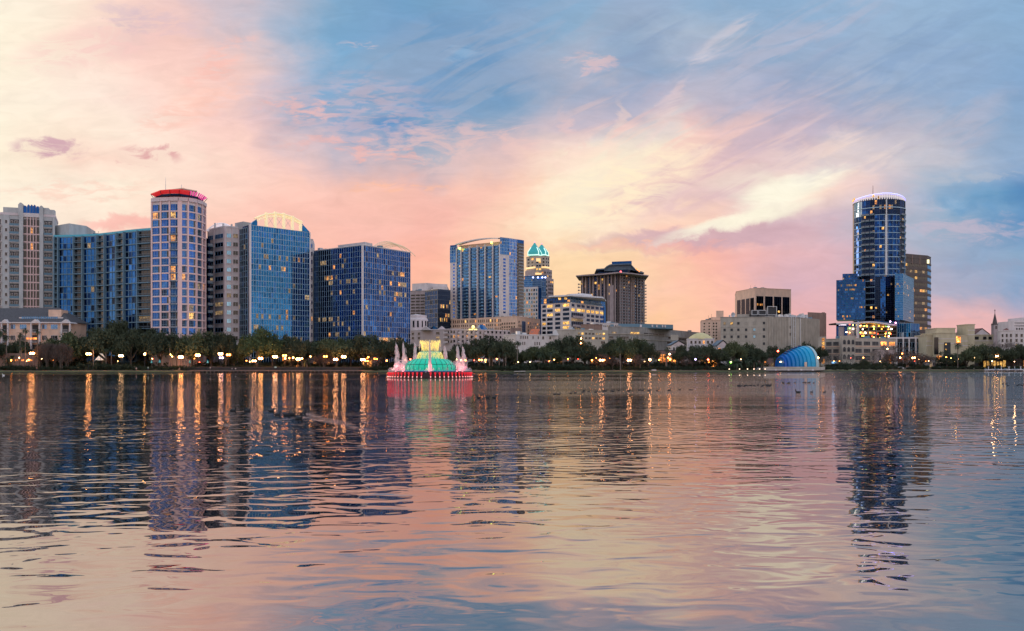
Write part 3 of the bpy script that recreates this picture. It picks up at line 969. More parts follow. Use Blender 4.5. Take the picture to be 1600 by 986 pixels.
zo = [Z(301.2, 395), Z(299.6, 395), Z(299.3, 395), Z(299.3, 395), Z(300.5, 395), Z(303.2, 399), Z(306.5, 402), Z(309.5, 408)]
zi = [z - 0.5 for z in zo]
for k in range(len(o1) - 1):
    tgt = can if k < 4 else can2
    if k < 4:
        tgt.add([(*o1[k], zo[k]), (*o1[k + 1], zo[k + 1]), (*i1[k + 1], zi[k + 1]), (*i1[k], zi[k]), (*o1[k], zo[k] + .3), (*o1[k + 1], zo[k + 1] + .3), (*i1[k + 1], zi[k + 1] + .3), (*i1[k], zi[k] + .3)],
                [(0, 3, 2, 1), (4, 5, 6, 7), (0, 1, 5, 4), (1, 2, 6, 5), (2, 3, 7, 6), (3, 0, 4, 7)])
    else:
        for q in range(3):
            u0, u1 = q / 3, q / 3 + 0.2
            L_ = lambda pts, zz_, u: (pts[k][0] + (pts[k + 1][0] - pts[k][0]) * u, pts[k][1] + (pts[k + 1][1] - pts[k][1]) * u, zz_[k] + (zz_[k + 1] - zz_[k]) * u)
            a_, b_, c_, d_ = L_(o1, zo, u0), L_(o1, zo, u1), L_(i1, zi, u1), L_(i1, zi, u0)
            up = lambda p: (p[0], p[1], p[2] + 0.25)
            tgt.add([a_, b_, c_, d_, up(a_), up(b_), up(c_), up(d_)], [(0, 3, 2, 1), (4, 5, 6, 7), (0, 1, 5, 4), (1, 2, 6, 5), (2, 3, 7, 6), (3, 0, 4, 7)])
B.part('canopy', can, canopy_red); B.part('canopy_louvres', can2, canopy_mag)
posts = MB()
for k in range(len(o1)):
    posts.tube([(*i1[k], Ht), (*i1[k], zi[k])], 0.18, 5); posts.tube([(*i1[k], Ht + 0.6), (*o1[k], zo[k])], 0.12, 5)
for a_, b_ in zip(i1, i1[1:]): posts.tube([(*a_, Ht + 1.4), (*b_, Ht + 1.4)], 0.08, 4)
B.part('canopy_posts', posts, 'metal')
mast = MB(); mast.tube([(X(258.8, 405), 405, Z(297, 405)), (X(258.8, 405), 405, Z(277, 405))], [0.12, 0.05], 5); mast.tube([(X(283.5, 408), 408, Z(294, 408)), (X(283.5, 408), 408, Z(288.5, 408))], 0.1, 5)
B.part('antenna', mast, 'lmetal')
B.finish()

# ---- white office block
H, P_ = fr(355.3, 420, [(324, 361), (351, 355.3), (373.5, 357)])
B = Building('office_block', 'white office block with ribbon windows between the round tower and the blue glass tower', 'office block', P_, H, 26, 'white', cap=0.8)
rh = (Z(363.5, 420) - Z(524, 420)) / 12.0
f0, f1 = B.faces
for r in range(13):
    z = Z(370.8, 420) - r * rh
    for (a, b_, k) in ((325, 333, 0), (336.5, 349, 0)):
        kind = ('blue_c' if r < 9 else 'blue_b') if rnd.random() > 0.12 else 'dim'
        B.win(f0, f0.at(a), z, f0.at(b_) - f0.at(a), 1.9, kind, 2, 'mull')
    for (a, b_, kk) in ((354.5, 361, 'skyg'), (364.5, 371.5, 'black')):
        kind = kk if rnd.random() > 0.2 else ('dim' if rnd.random() < .7 else 'warm')
        B.win(f1, f1.at(a), z, f1.at(b_) - f1.at(a), 1.9, kind, 1, 'white')
g = MB()
for px in (334.5, 350.3): g.fbox(f0, f0.at(px) - .35, f0.at(px) + .35, 0, 0.35, 1, H)
for px in (352, 362.7, 373): g.fbox(f1, f1.at(px) - .3, f1.at(px) + .3, 0, 0.35, 1, H)
for r in range(14):
    z = Z(370.8, 420) - r * rh - 0.5
    g.fbox(f0, 0, f0.L, 0, 0.2, z, z + 0.12); g.fbox(f1, 0, f1.L, 0, 0.2, z, z + 0.12)
B.part('facade_ribs', g, 'pink')
ar = MB()
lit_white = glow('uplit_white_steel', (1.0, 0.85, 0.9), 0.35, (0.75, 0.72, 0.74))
p0, p1 = (X(323, 428), 428), (X(366, 424), 424)
top = arc_truss(ar, p0, p1, H - 0.3, 3.2, (0, 6, 0), 8, 0.3)
arcp = MB()
for px, y in ((336, 348.5), (349, 349), (362, 350.2)): arcp.tube([(X(px, 421), 421, H), (X(px, 421), 421, Z(y, 421))], 0.42, 6)
B.part('roof_arch', ar, lit_white); B.part('roof_post', arcp, 'lmetal')
B.finish()

# ---- blue glass tower with the lit arch
H, P_ = fr(350.5, 415, [(389, 350.5), (484, 362.7)])
Pd = at((372.5, 424), (387, 416)) + [P_[0], P_[1]]
B = Building('office_tower', 'blue glass office tower with a glowing cream arch of posts on its roof', 'tower', Pd, H - 0.3, 30, 'navy', cap=0)
f = B.faces[2]
A = lambda px: f.at(px)
def top5(a):
    px = 389 + (484 - 389) * a / f.L
    z = H
    if px < 401: z = H + (px - 389) / 12 * 2.6
    return z
B.curtain(2, 0.9, f.L - 0.3, 1.5, H - 0.2, 24, 26, ('teal', 'teal_b', 'blue'), 'mull', lit=0.012, litk=('dim', 'dim', 'warm'), mw=0.2, jit=0.0022, hw=0.2,
          rows_lit=((0.76, 0.80, 0.1, 0.8, 0.35), (0.68, 0.72, 0.0, 0.5, 0.3), (0.34, 0.37, 0.05, 0.75, 0.45), (0.26, 0.29, 0.0, 0.6, 0.5), (0.16, 0.20, 0.5, 0.95, 0.5), (0.5, 0.53, 0.85, 1, 0.7), (0.12, 0.15, 0.1, 0.8, 0.2)))
B.curtain(0, 0.2, B.faces[0].L, 1.5, H - 1.3, 5, 26, ('navy_b', 'teal_b'), 'mull', lit=0.03, litk=('dim', 'warm'), mw=0.16, jit=0.003)
edge = MB(); edge.fbox(f, 0.0, 0.85, -0.2, 0.7, 1, Z(349.5, 415)); edge.fbox(f, f.L - 0.25, f.L + 0.25, -0.2, 0.4, 1, H - 0.2)
B.part('corner_pier', edge, 'mullw')
par = MB()
par.add([f.p(0.85, 0.1, H), f.p(A(402), 0.1, H), f.p(A(402), 0.1, Z(341.5, 417)), f.p(A(396), 0.1, Z(345.6, 416)),
         f.p(0.85, -1, H), f.p(A(402), -1, H), f.p(A(402), -1, Z(341.5, 417)), f.p(A(396), -1, Z(345.6, 416))], [(0, 1, 2, 3), (4, 7, 6, 5), (0, 3, 7, 4), (3, 2, 6, 7), (2, 1, 5, 6)])
zr = Z(351.8, 440)
par.add([f.p(A(471), 0.1, H), f.p(f.L, 0.1, H), f.p(A(472), 0.1, zr), f.p(A(471), -1, H), f.p(f.L, -1, H), f.p(A(472), -1, zr)], [(0, 1, 2), (3, 5, 4), (1, 4, 5, 2), (0, 2, 5, 3)])
B.part('parapet', par, 'teal')
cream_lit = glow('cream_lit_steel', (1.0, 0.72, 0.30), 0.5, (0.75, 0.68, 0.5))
P5 = [f.p(A(401.5), 0.1, 0), f.p(A(471), 0.1, 0)]
arch = MB(); n = 14
AY = ([401.5, 409, 416, 430, 443, 457, 464, 472], [340.5, 336.5, 334.5, 333.3, 335.0, 339.5, 343.2, 348.0])
def zc(k):
    px = 401.5 + 70.5 * k / n
    return Z(float(np.interp(px, *AY)), f.p(A(px), 0, 0)[1])
tp = []
for k in range(n + 1):
    a = A(401.5) + (A(472) - A(401.5)) * k / n
    tp.append(f.p(a, 0.2, zc(k)))
arch.tube(tp, 0.42, 6)
lo = [(x, y, z - 1.5) for x, y, z in tp]; arch.tube(lo, 0.25, 6)
bk = [(x + f.n[0] * -2.5, y + f.n[1] * -2.5, z) for x, y, z in tp]; arch.tube(bk, 0.35, 6)
for k in range(n): arch.tube([tp[k], lo[k + 1]], 0.16, 4); arch.tube([lo[k], tp[k]], 0.16, 4); arch.tube([tp[k], bk[k]], 0.16, 4)
B.part('roof_arch', arch, cream_lit)
for px, y in ((416, 334), (430, 333.5), (443.5, 335.5), (457, 339), (469.5, 346)):
    k = (px - 401.5) / 70.5 * n
    p = MB(); a = A(px); p.fbox(f, a - 0.55, a + 0.55, -0.6, 0.5, H - 0.1, zc(k) + 0.7); B.part('arch_post', p, cream_lit)
br = MB()
for a_, b_ in ((416, 430), (430, 443.5), (443.5, 457)):
    br.tube([f.p(A(a_), -0.2, H), f.p(A(b_), -0.2, H + 6)], 0.07, 4); br.tube([f.p(A(b_), -0.2, H), f.p(A(a_), -0.2, H + 6)], 0.07, 4)
B.part('cross_bracing', br, 'lmetal')
box = MB(); q = at((367, 425), (380, 420), (392, 424), (392, 440), (370, 440)); box.prism(q, Z(358, 421), Z(346.5, 421)); B.part('rooftop_plant_room', box, 'grey')
B.finish()
H2, P2 = fr(374, 446, [(484.8, 374), (489.2, 374.6)])
B = Building('office_block', 'thin white slab with small windows between the two blue glass towers', 'office block', P2, H2, 20, 'white', cap=0.3)
B.grid(0, 0.1, None, H2 - 1, 4, 1, 15, 0.45, 0.5, (('blue_b', 1.0),), 0, 'white')
B.finish()

# ---- wide blue glass building with the lattice dome
H, P_ = fr(383, 425, [(490.5, 392.7), (566.5, 383), (641.3, 395)])
B = Building('office_building', 'wide dark-blue glass office building with a pale corner line and lattice dome roof', 'office building', P_, H, 34, 'navy', cap=0)
RL = [(k / 23 - 0.001, k / 23 + 0.03, a, b_, p) for k, a, b_, p in ((20, .05, .3, .5), (19, .3, .9, .4), (17, .2, .5, .5), (16, .3, 1, .45), (14, .2, 0.85, .4), (9, 0, .6, .45), (8, .3, .8, .3), (6, .2, .7, .3), (4, .0, 0.8, .5), (2, .3, .8, .4))]
B.curtain(0, 0.2, B.faces[0].L - 0.4, 1.5, H - 0.2, 22, 23, ('blue_b', 'blue', 'teal_b', 'navy'), 'mull', lit=0.012, litk=('dim', 'dim', 'warm'), mw=0.11, jit=0.003, rows_lit=RL)
RL = [(k / 23 - 0.001, k / 23 + 0.03, a, b_, p) for k, a, b_, p in ((21, .1, .4, .3), (18, .55, .9, .6), (16, .3, .9, .6), (14, .3, .45, .7), (14, .6, .9, .8), (12, .6, .8, .4), (8, .6, .75, .5), (5, .3, .8, .7), (4, .1, .7, .5), (2, .3, .8, .2))]
B.curtain(1, 0.4, B.faces[1].L - 0.2, 1.5, H - 0.2, 22, 23, ('blue_b', 'navy', 'blue'), 'mullw', lit=0.012, litk=('dim', 'dim', 'warm'), mw=0.085, jit=0.003, rows_lit=RL)
f = B.faces[0]; e = MB(); e.fbox(f, f.L - 0.35, f.L + 0.1, -0.1, 0.45, 1, H + 0.3); f = B.faces[1]; e.fbox(f, -0.1, 0.35, -0.1, 0.451, 1, H + 0.3)
B.part('corner_pier', e, 'mullw')
e = MB()
for fc in B.faces: e.fbox(fc, 0, fc.L, -0.5, 0.3, H, H + 0.35)
B.part('parapet', e, 'mullw')
e = MB(); q = at((528, 446), (570, 434), (582, 440), (582, 462), (532, 462)); e.prism(q, H, Z(378.8, 436)); B.part('rooftop_plant_room', e, 'white')
e = MB()
a_, b_ = (X(579, 436), 436), (X(633, 452), 452)
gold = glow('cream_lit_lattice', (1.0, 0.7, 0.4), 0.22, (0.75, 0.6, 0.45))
for off in (0, 3, 6):
    arc_truss(e, (a_[0] + off * .6, a_[1] + off), (b_[0] + off * .6, b_[1] + off), H - 0.3, Z(376.5, 440) - H + 0.6 - off * 0.1, (0.9, 1.5, -0.8), 16, 0.16)
B.part('lattice_dome', e, gold)
B.finish()

# ---- dark glass block behind the fountain
B = Building('office_block', 'black glass office block behind the fountain, pale building rising behind it', 'office block', at((664, 705), (684, 690), (703.5, 700)), Z(452.5, 690), 30, 'navy_b', cap=0.5, roof='mulld')
RL = [(k / 17 - .001, k / 17 + 0.03, a, b_, p) for k, a, b_, p in ((13, .1, .9, .5), (11, .5, .9, .4), (10, .1, .8, .5), (7, .2, .6, .15))]
B.curtain(1, 0, None, 2, B.H - .6, 12, 17, ('navy_b', 'navy_b'), 'mulld', lit=0.01, litk=('dim', 'warm', 'amber'), mw=0.2, rows_lit=RL)
B.curtain(0, 0, None, 2, B.H - .6, 5, 17, ('navy', 'navy_b'), 'mulld', lit=0.01, mw=0.2)
B.finish()
B = Building('office_block', 'grey ribbed office block half hidden behind the wide blue building', 'office block', at((641, 745), (664, 742)), Z(455, 742), 30, 'mauve', cap=0.6)
B.grid(0, 0.4, None, B.H - 2, 6, 3, 22, 0.85, 0.55, (('black', 1),), 0, None, 0.02)
e = MB(); e.prism(at((644, 760), (668, 752), (680, 760), (699, 765), (699, 790), (644, 790)), B.H, Z(442, 752)); e.prism(at((676, 752), (699.5, 756), (702, 790), (676, 790)), B.H - 4, Z(447.5, 752)); B.part('upper_storey', e, 'white')
B.finish()
e = MB(); e.lathe([(7.5, 1), (7.5, Z(500, 600)), (6.5, Z(497, 600)), (6.5, Z(493, 600)), (0.1, Z(491, 600))], 12, (X(651.5, 600), 600))
e2 = MB()
rt = thing('round_turret', 'small pinkish turret with dark slits beside the wide blue building', 'turret', (X(651.5, 600), 600, 1))
e.build('wall', M['pink'], rt)
for k in range(8):
    an = math.pi + math.pi * (k + .5) / 8
    bx_ = X(651.5, 600) + 7.45 * math.cos(an); by_ = 600 + 7.45 * math.sin(an)
    e2.box(bx_ - .5, bx_ + .5, by_ - .2, by_ + .3, Z(512, 600), Z(502, 600))
e2.build('window', M['black'], rt)

# ---- hotel-like residential tower with five balcony columns
D0 = 760
H, P_ = fr(370.3, D0, [(703.3, 378.3), (714, 377.2), (781.3, 370.4), (795.5, 372), (807.5, 373.8), (818.7, 375.6)])
B = Building('residential_tower', 'blue residential tower with five columns of rounded balconies above the cream podium', 'tower', P_, Z(383, D0), 35, 'white', cap=0)
fl = 5.2 / F * D0
f = B.faces[1]; A = lambda px: f.at(px)
Hm = Z(383, D0)
rows = 22; zb = Z(498, D0)
ribs = MB()
B.curtain(1, A(714.5), A(780.8), zb, Hm, 20, 22, ('blue_c', 'blue_c', 'blue'), 'mull', lit=0.012, litk=('warm', 'dim', 'amber'), mw=0.2, vert=0, horiz=1, hw=0.35, jit=0.005)
for px in (721.8, 735, 747.3, 759.3, 771.2): ribs.fbox(f, A(px) - 0.32, A(px) + 0.32, 0, 2.0, zb, Hm + 1.5)
for px in (714, 781): ribs.fbox(f, A(px) - 0.3, A(px) + 0.3, 0, 1.0, zb, Hm + 1)
B.part('facade_ribs', ribs, 'mullw')
for r in range(rows):
    z = Hm - (r + 1) * (Hm - zb) / rows
    for c, px in enumerate((716, 729, 741.3, 753.5, 765.5, 776.5)):
        w = (A(px + 7) - A(px)) * (0.75 if c in (0, 5) else 1)
        B.bal(f, A(px) - w / 2 + (1.2 if c == 0 else 0), z, w, 1.9, 1.1, 'mull', 'blue_c', True, True)
f0 = B.faces[0]
B.curtain(0, 0, None, Z(404, D0), Z(379, D0), 4, 5, ('blue', 'blue_b', 'blue_c'), 'mull', mw=0.3, lit=0)
for r in range(16): B.win(f0, f0.L * 0.45, Z(409, D0) - r * fl * 1.08, f0.L * 0.22, 1.6, 'cobalt', 0, None)
f2 = B.faces[2]
up = MB(); q = [B.faces[2].A, B.faces[2].B, B.faces[3].B, B.faces[4].B]; up.prism(q + [(q[-1][0], q[-1][1] + 30), (q[0][0], q[0][1] + 30)], Hm, H)
up.prism([B.faces[0].A, B.faces[0].B, (B.faces[0].B[0], B.faces[0].B[1] + 25), (B.faces[0].A[0], B.faces[0].A[1] + 25)], Hm, H - 3); B.part('upper_storey', up, 'blue_b')
B.curtain(2, 0, None, Z(397, D0), H - 0.5, 6, 5, ('blue', 'blue_b'), 'mull', mw=0.3, lit=0.03)
for r in range(17): B.win(f2, f2.L * 0.35, Z(406, D0) - r * fl, f2.L * 0.26, 1.6, 'cobalt', 0, None)
B.curtain(3, 0, None, zb, H - 0.5, 5, 24, ('blue', 'blue_c', 'blue_b'), 'mullw', mw=0.3, lit=0.04, litk=('warm', 'dim'))
f4 = B.faces[4]
B.win(f4, 0.3, zb, f4.L - 0.6, H - zb - 3, 'black', 0, None)
for r in range(24): B.bal(f4, f4.L * 0.1, H - 3 - (r + 1) * fl, f4.L * 0.75, 1.2, 1.1, 'white', 'rail', True)
e = MB()
pa, pb = f.p(A(714), 0, 0), f.p(A(781), 0, 0)
n = 16
for k in range(n):
    u0, u1 = k / n, (k + 1) / n
    z0_ = Z(379, D0) + 4.0 * math.sin(math.pi * (0.1 + 0.65 * u0)); z1_ = Z(379, D0) + 4.0 * math.sin(math.pi * (0.1 + 0.65 * u1))
    a0, a1 = A(714) + (A(781) - A(714)) * u0, A(714) + (A(781) - A(714)) * u1
    vs = [f.p(a0, 2.5, z0_), f.p(a1, 2.5, z1_), f.p(a1, -6, z1_ + 1), f.p(a0, -6, z0_ + 1)]
    vs += [(x, y, z + 0.9) for x, y, z in vs]
    e.add(vs, [(0, 3, 2, 1), (4, 5, 6, 7), (0, 1, 5, 4), (2, 3, 7, 6)])
B.part('curved_canopy', e, 'mullw')
e = MB(); e.fbox(f, A(714.5), A(781), -8, -3, Hm, Z(376.5, D0)); B.part('rooftop_wall', e, 'tan')
yl = glow('yellow_green_rooftop_light', (0.75, 1.0, 0.05), 6)
for px, y in ((721.5, 383), (771, 378.5)):
    e = MB(); e.ball(f.p(A(px), 2.8, Z(y, D0)), 1.0, 8); B.part('rooftop_light', e, yl)
B.finish()

# ---- twin peaked tower
D0 = 1000
B = Building('office_tower', 'stepped tower with two green glass pyramids on top and uplit cream storeys', 'tower', at((822.5, 1010), (835, 998), (852, 996), (858.5, 1003)), Z(400.5, 996), 30, 'cream', cap=0.8)
for i, (c, w_) in enumerate(((2, 0.5), (3, 0.5), (2, 0.5))):
    B.grid(i, 0.5, None, Z(402, D0), Z(418, D0), c, 3, w_, 0.55, (('black', 0.6), ('navy_b', 0.4)), 0, None, 0.22, ('warm', 'amber', 'fire'))
e = MB(); e.prism(at((820.5, 1008), (836, 992), (854, 990), (862.5, 998), (862, 1036), (822, 1040)), 1, Z(421, 990)); B.part('lower_storeys', e, 'mauve')
e = MB(); e.prism(at((826, 1004), (838, 988), (856, 986), (865, 994), (865, 1040), (828, 1040)), 1, Z(435, 986)); B.part('base_storeys', e, 'mauve')
for fc, zt_, zb_, c in ((Face(*at((836, 991.8), (854, 989.8))), Z(423, 990), Z(434, 990), 4), (Face(*at((854, 989.8), (862.5, 997.8))), Z(423, 990), Z(434, 990), 3), (Face(*at((856, 985.8), (865, 993.8))), Z(438, 990), Z(500, 990), 3), (Face(*at((838, 987.8), (856, 985.8))), Z(438, 990), Z(470, 990), 4)):
    B.grid(fc, 0.5, None, zt_, zb_, c, max(2, int((zt_ - zb_) / 4)), 0.55, 0.5, (('black', 0.85), ('navy_b', .15)), 0, None, 0.15, ('warm', 'amber'))
bay = MB(); fm = Face(*at((837, 991), (846, 990.4))); bay.fbox(fm, 0, fm.L, 0, 2.5, Z(429, 990), Z(401, 990)); B.part('bay', bay, 'cream')
B.grid(fm, 0.3, None, Z(402, 990), Z(429, 990), 2, 5, 0.7, 0.5, (('navy_b', 0.5), ('amber', 0.5)), t=2.5)
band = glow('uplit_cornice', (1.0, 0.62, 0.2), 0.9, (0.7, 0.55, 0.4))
e = MB()
for fc in B.faces: e.fbox(fc, 0, fc.L, 0, 0.7, Z(419.5, D0), Z(416.8, D0))
e.fbox(fm, -.3, fm.L + .3, 0, 3, Z(429.5, 990), Z(426.5, 990)); e.fbox(fm, 0.8, fm.L - .8, 2.4, 2.9, Z(409, 990), Z(404, 990)); B.part('uplit_cornice', e, band)
def pyramid(b, px, D, y0, y1, w):
    cx, cy = X(px, D), D; z0_, z1_ = Z(y0, D), Z(y1, D)
    an = R(28); q = [(cx + w * math.cos(an + k * math.pi / 2), cy + w * math.sin(an + k * math.pi / 2)) for k in range(4)]
    b.prism(q, Z(400.5, D), z0_, 0)
    b.add([(x, y, z0_) for x, y in q] + [(cx, cy, z1_)], [(0, 1, 4), (1, 2, 4), (2, 3, 4), (3, 0, 4)], 0)
    return q, (cx, cy, z1_), z0_
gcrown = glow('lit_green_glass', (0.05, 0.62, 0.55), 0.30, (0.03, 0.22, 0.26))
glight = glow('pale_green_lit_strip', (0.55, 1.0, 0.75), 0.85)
for px, D, y1 in ((835.5, 1006, 378.3), (846.5, 1018, 380.8)):
    e = MB(); q, ap, z0_ = pyramid(e, px, D, 394.5, y1, 8.8)
    B.part('crown_pyramid', e, gcrown)
    l = MB()
    for k in range(4):
        l.tube([(q[k][0], q[k][1], z0_ - 3.5), (q[k][0], q[k][1], z0_), ((q[k][0] * .55 + ap[0] * .45), (q[k][1] * .55 + ap[1] * .45), z0_ * .55 + ap[2] * .45)], 0.5, 5)
        a_, b_ = q[k], q[(k + 1) % 4]; l.tube([(*a_, z0_ - 3.6), (*b_, z0_ - 3.6)], 0.7, 5)
    B.part('crown_light_strip', l, glight)
    d = MB(); d.ball(ap, 0.8, 8); B.part('beacon', d, glow('red_beacon', (1, 0.05, 0.1), 3))
B.finish()

# ---- blue glass and white grid building
B = Building('office_building', 'blue-topped office building with a white window grid under the twin pyramids', 'office building', at((818, 880), (846.5, 870), (853, 874)), Z(431, 870), 30, 'blue_b', cap=0.6)
B.curtain(0, 0, None, Z(449, 870), B.H - 0.5, 14, 5, ('blue', 'blue_b'), 'mull', mw=0.2, lit=0.03)
e = MB(); f = B.faces[0]; e.fbox(f, 0, f.at(841), 0, 1.0, 1, Z(448, 872)); B.part('lower_wall', e, 'white')
B.grid(0, 0.5, f.at(841), Z(450, 872), Z(500, 872), 6, 8, 0.6, 0.6, (('skyg', 0.6), ('dim', 0.2), ('navy_b', 0.2)), 0, None, 0.1, ('dim', 'warm'), t=1.0)
B.curtain(1, 0, None, 2, B.H - 0.5, 4, 18, ('navy', 'blue_b'), 'mull', mw=0.2, lit=0.02)
bl = glow('blue_white_rooftop_light', (0.45, 0.5, 1.0), 5)
for px in (833, 840.5, 847.5, 852):
    d = MB(); d.ball((X(px, 868), 868, Z(433.5, 868)), 0.8, 8); B.part('rooftop_light', d, bl)
B.finish()

# ---- cream podium (parking levels) under the residential tower
H, P_ = fr(494.8, 655, [(692.5, 500.5), (808, 494.8), (844, 500)])
B = Building('parking_podium', 'cream parking podium with rows of small square openings under the balcony tower', 'parking garage', P_, H, 40, 'tan', cap=0.5)
f = B.faces[0]
for gq, x0 in enumerate(range(694, 782, 13)):
    for c in range(4):
        px = x0 + c * 2.9 + 1
        for r, (yy, hh) in enumerate(((505.5, 2.2), (511.8, 1.7), (517.5, 1.7))):
            D_ = f.p(f.at(px), 0, 0)[1]
            B.win(f, f.at(px), Z(yy - (px - 694) * 0.028, D_), f.at(px + 1.6) - f.at(px), hh, 'black' if rnd.random() > 0.14 else rnd.choice(['amber', 'warm', 'fire']), 0, 'tan')
for px in np.arange(784, 806, 3.7):
    for yy in (506.5, 512, 517, 522): B.win(f, f.at(px), Z(yy, 655), f.at(px + 2.2) - f.at(px), 1.5, 'black', 0, 'tan')
f = B.faces[1]
for px in np.arange(810, 842, 2.9):
    if 815 < px < 822: continue
    for yy in (504.5, 510.5, 516.5, 521.5):
        if rnd.random() < 0.75: B.win(f, f.at(px), Z(yy, 658), f.at(px + 1.7) - f.at(px), 1.6, 'black' if rnd.random() > .12 else 'warm', 0, 'tan')
B.win(f, f.at(815.5), Z(518, 658), f.at(821) - f.at(815.5), 8, 'blue_b', 1, 'mull')
B.finish()

# ---- rose-white lakeside hotel
B = Building('hotel', 'low rose-white hotel behind the fountain with roof pediments and a small yellow roof sign', 'hotel', at((640, 560), (706, 540), (760, 556), (798, 570)), Z(515.5, 545), 30, 'rose', cap=0.6, roof='pink')
f = B.faces[0]
for px in (643.5, 653, 681.5):
    for yy in (519.5, 526.5): B.win(f, f.at(px), Z(yy + 3, 548), f.at(px + (3.5 if px < 680 else 5.5)) - f.at(px), 1.5, 'black' if not (px > 680 and yy > 520) else 'dim', 0, 'rose')
for px in (694.5, 703.8):
    for yy in (521, 528.5, 536): B.win(f, f.at(px), Z(yy, 545), f.at(px + (7 if px < 700 else 3)) - f.at(px), 1.6, 'black'); 
for px in (694.5,):
    for yy in (521, 528.5, 536): B.bal(f, f.at(px), Z(yy, 545), f.at(px + 7) - f.at(px), 1.2, 1.0, 'pink', 'pink', True)
f = B.faces[1]
for k, px in enumerate(np.arange(708, 758, 6.8)):
    for r, yy in enumerate((521.2, 528.3, 535.4, 542.5)):
        B.win(f, f.at(px), Z(yy, 546), f.at(px + 3) - f.at(px), 1.7, 'black' if rnd.random() > .1 else 'warm', 0, 'pink')
        if k % 2: B.bal(f, f.at(px) - .3, Z(yy, 546), f.at(px + 4) - f.at(px), 1.1, 1.0, 'pink', 'pink', True)
f = B.faces[2]
for px in np.arange(761, 796, 6.5):
    for yy in (521, 528.5): B.win(f, f.at(px), Z(yy, 560), f.at(px + 2.8) - f.at(px), 1.5, 'black', 0, 'pink')
for px in (665, 690):
    e = MB(); a, b_, c = (X(px - 8, 548), 548), (X(px + 8, 546), 546), Z(509.5, 548)
    e.add([(*a, B.H), (*b_, B.H), ((a[0] + b_[0]) / 2, 547, c), (a[0], 556, B.H), (b_[0], 556, B.H), ((a[0] + b_[0]) / 2, 556, c)], [(0, 1, 2), (3, 5, 4), (0, 2, 5, 3), (1, 4, 5, 2)])
    B.part('pediment', e, 'pink')
e = MB(); e.add([(X(668, 560), 560, B.H), (X(688, 560), 560, B.H), (X(678, 560), 560, Z(509, 560)), (X(668, 575), 575, B.H), (X(688, 575), 575, B.H), (X(678, 575), 575, Z(509, 560))], [(0, 1, 2), (3, 5, 4), (0, 2, 5, 3), (1, 4, 5, 2)]); B.part('skylight', e, 'teal')
e = MB(); q = at((742, 575), (748, 566), (757, 566), (765, 575), (760, 590), (745, 590)); zt_ = Z(507.3, 570)
cx, cy = X(751, 574), 574
e.add([(x, y, B.H + 0.2) for x, y in q] + [(cx + (x - cx) * .35, cy + (y - cy) * .35, zt_) for x, y in q], [(i, (i + 1) % 6, (i + 1) % 6 + 6, i + 6) for i in range(6)] + [(6, 7, 8, 9, 10, 11)]); B.part('hipped_glass_roof', e, 'teal')
ys = glow('yellow_lit_sign', (1.0, 0.72, 0.10), 2.6)
e = MB(); e.ball((X(739.3, 544), 544, Z(511, 544)), 0.9, 8, 0, 1.25)
for a_, b_ in ((732.8, 734.6), (735, 736.6), (737, 738.8), (740.6, 741.8), (742.2, 743.6), (744, 745.4)): e.box(X(a_, 544), X(b_, 544), 543.8, 544.2, Z(515.6, 544), Z(514, 544))
B.part('roof_sign', e, ys)
B.finish()

# ---- cream hall with orange roof
B = Building('theatre_hall', 'plain cream hall with slit windows under the bright orange roof', 'hall', at((786, 505), (806, 492), (872, 505)), Z(523.5, 495), 26, 'white', cap=0.4, roof='roofw')
f = B.faces[1]
for px in (813, 816.5, 820, 823.5, 832, 840): B.win(f, f.at(px), Z(529.5, 497), f.at(px + 1.7) - f.at(px), 1.5, 'black', 0, 'white')
for px in (835, 838.5, 842, 816, 819): B.win(f, f.at(px), Z(539, 497), f.at(px + 1.5) - f.at(px), 1.7, 'black', 0, 'white')
for px in (847, 858): B.win(f, f.at(px), Z(530, 500), 1.3, 1.6, 'black', 0, 'white')
e = MB(); q = [(X(796.5, 505), 505, B.H), (X(815, 505), 505, B.H), (X(815, 505), 505, Z(512.6, 505)), (X(798, 505), 505, Z(512.2, 505))]
e.add(q + [(x, y + 14, z) for x, y, z in q], [(0, 1, 2, 3), (4, 7, 6, 5), (0, 3, 7, 4), (3, 2, 6, 7), (2, 1, 5, 6)]); B.part('brown_roof', e, 'brown')
e = MB(); q = [(X(826.5, 498), 498, Z(522.6, 498)), (X(839, 498), 498, Z(522.9, 498)), (X(843.5, 507), 507, Z(514, 507)), (X(830, 507), 507, Z(514, 507))]
e.add(q + [(x, y + 3, z - 0.5) for x, y, z in q] , [(0, 1, 2, 3), (4, 7, 6, 5), (0, 4, 5, 1), (1, 5, 6, 2), (2, 6, 7, 3), (3, 7, 4, 0)]); B.part('orange_roof', e, 'orange')
n = 10; e = MB()
for k in range(n): e.box(X(863 + k, 500), X(864 + k, 500), 500, 503, B.H, B.H + 3.2 * math.sin(math.pi * (k + .5) / n))
B.part('curved_gable', e, 'roofw')
B.finish()

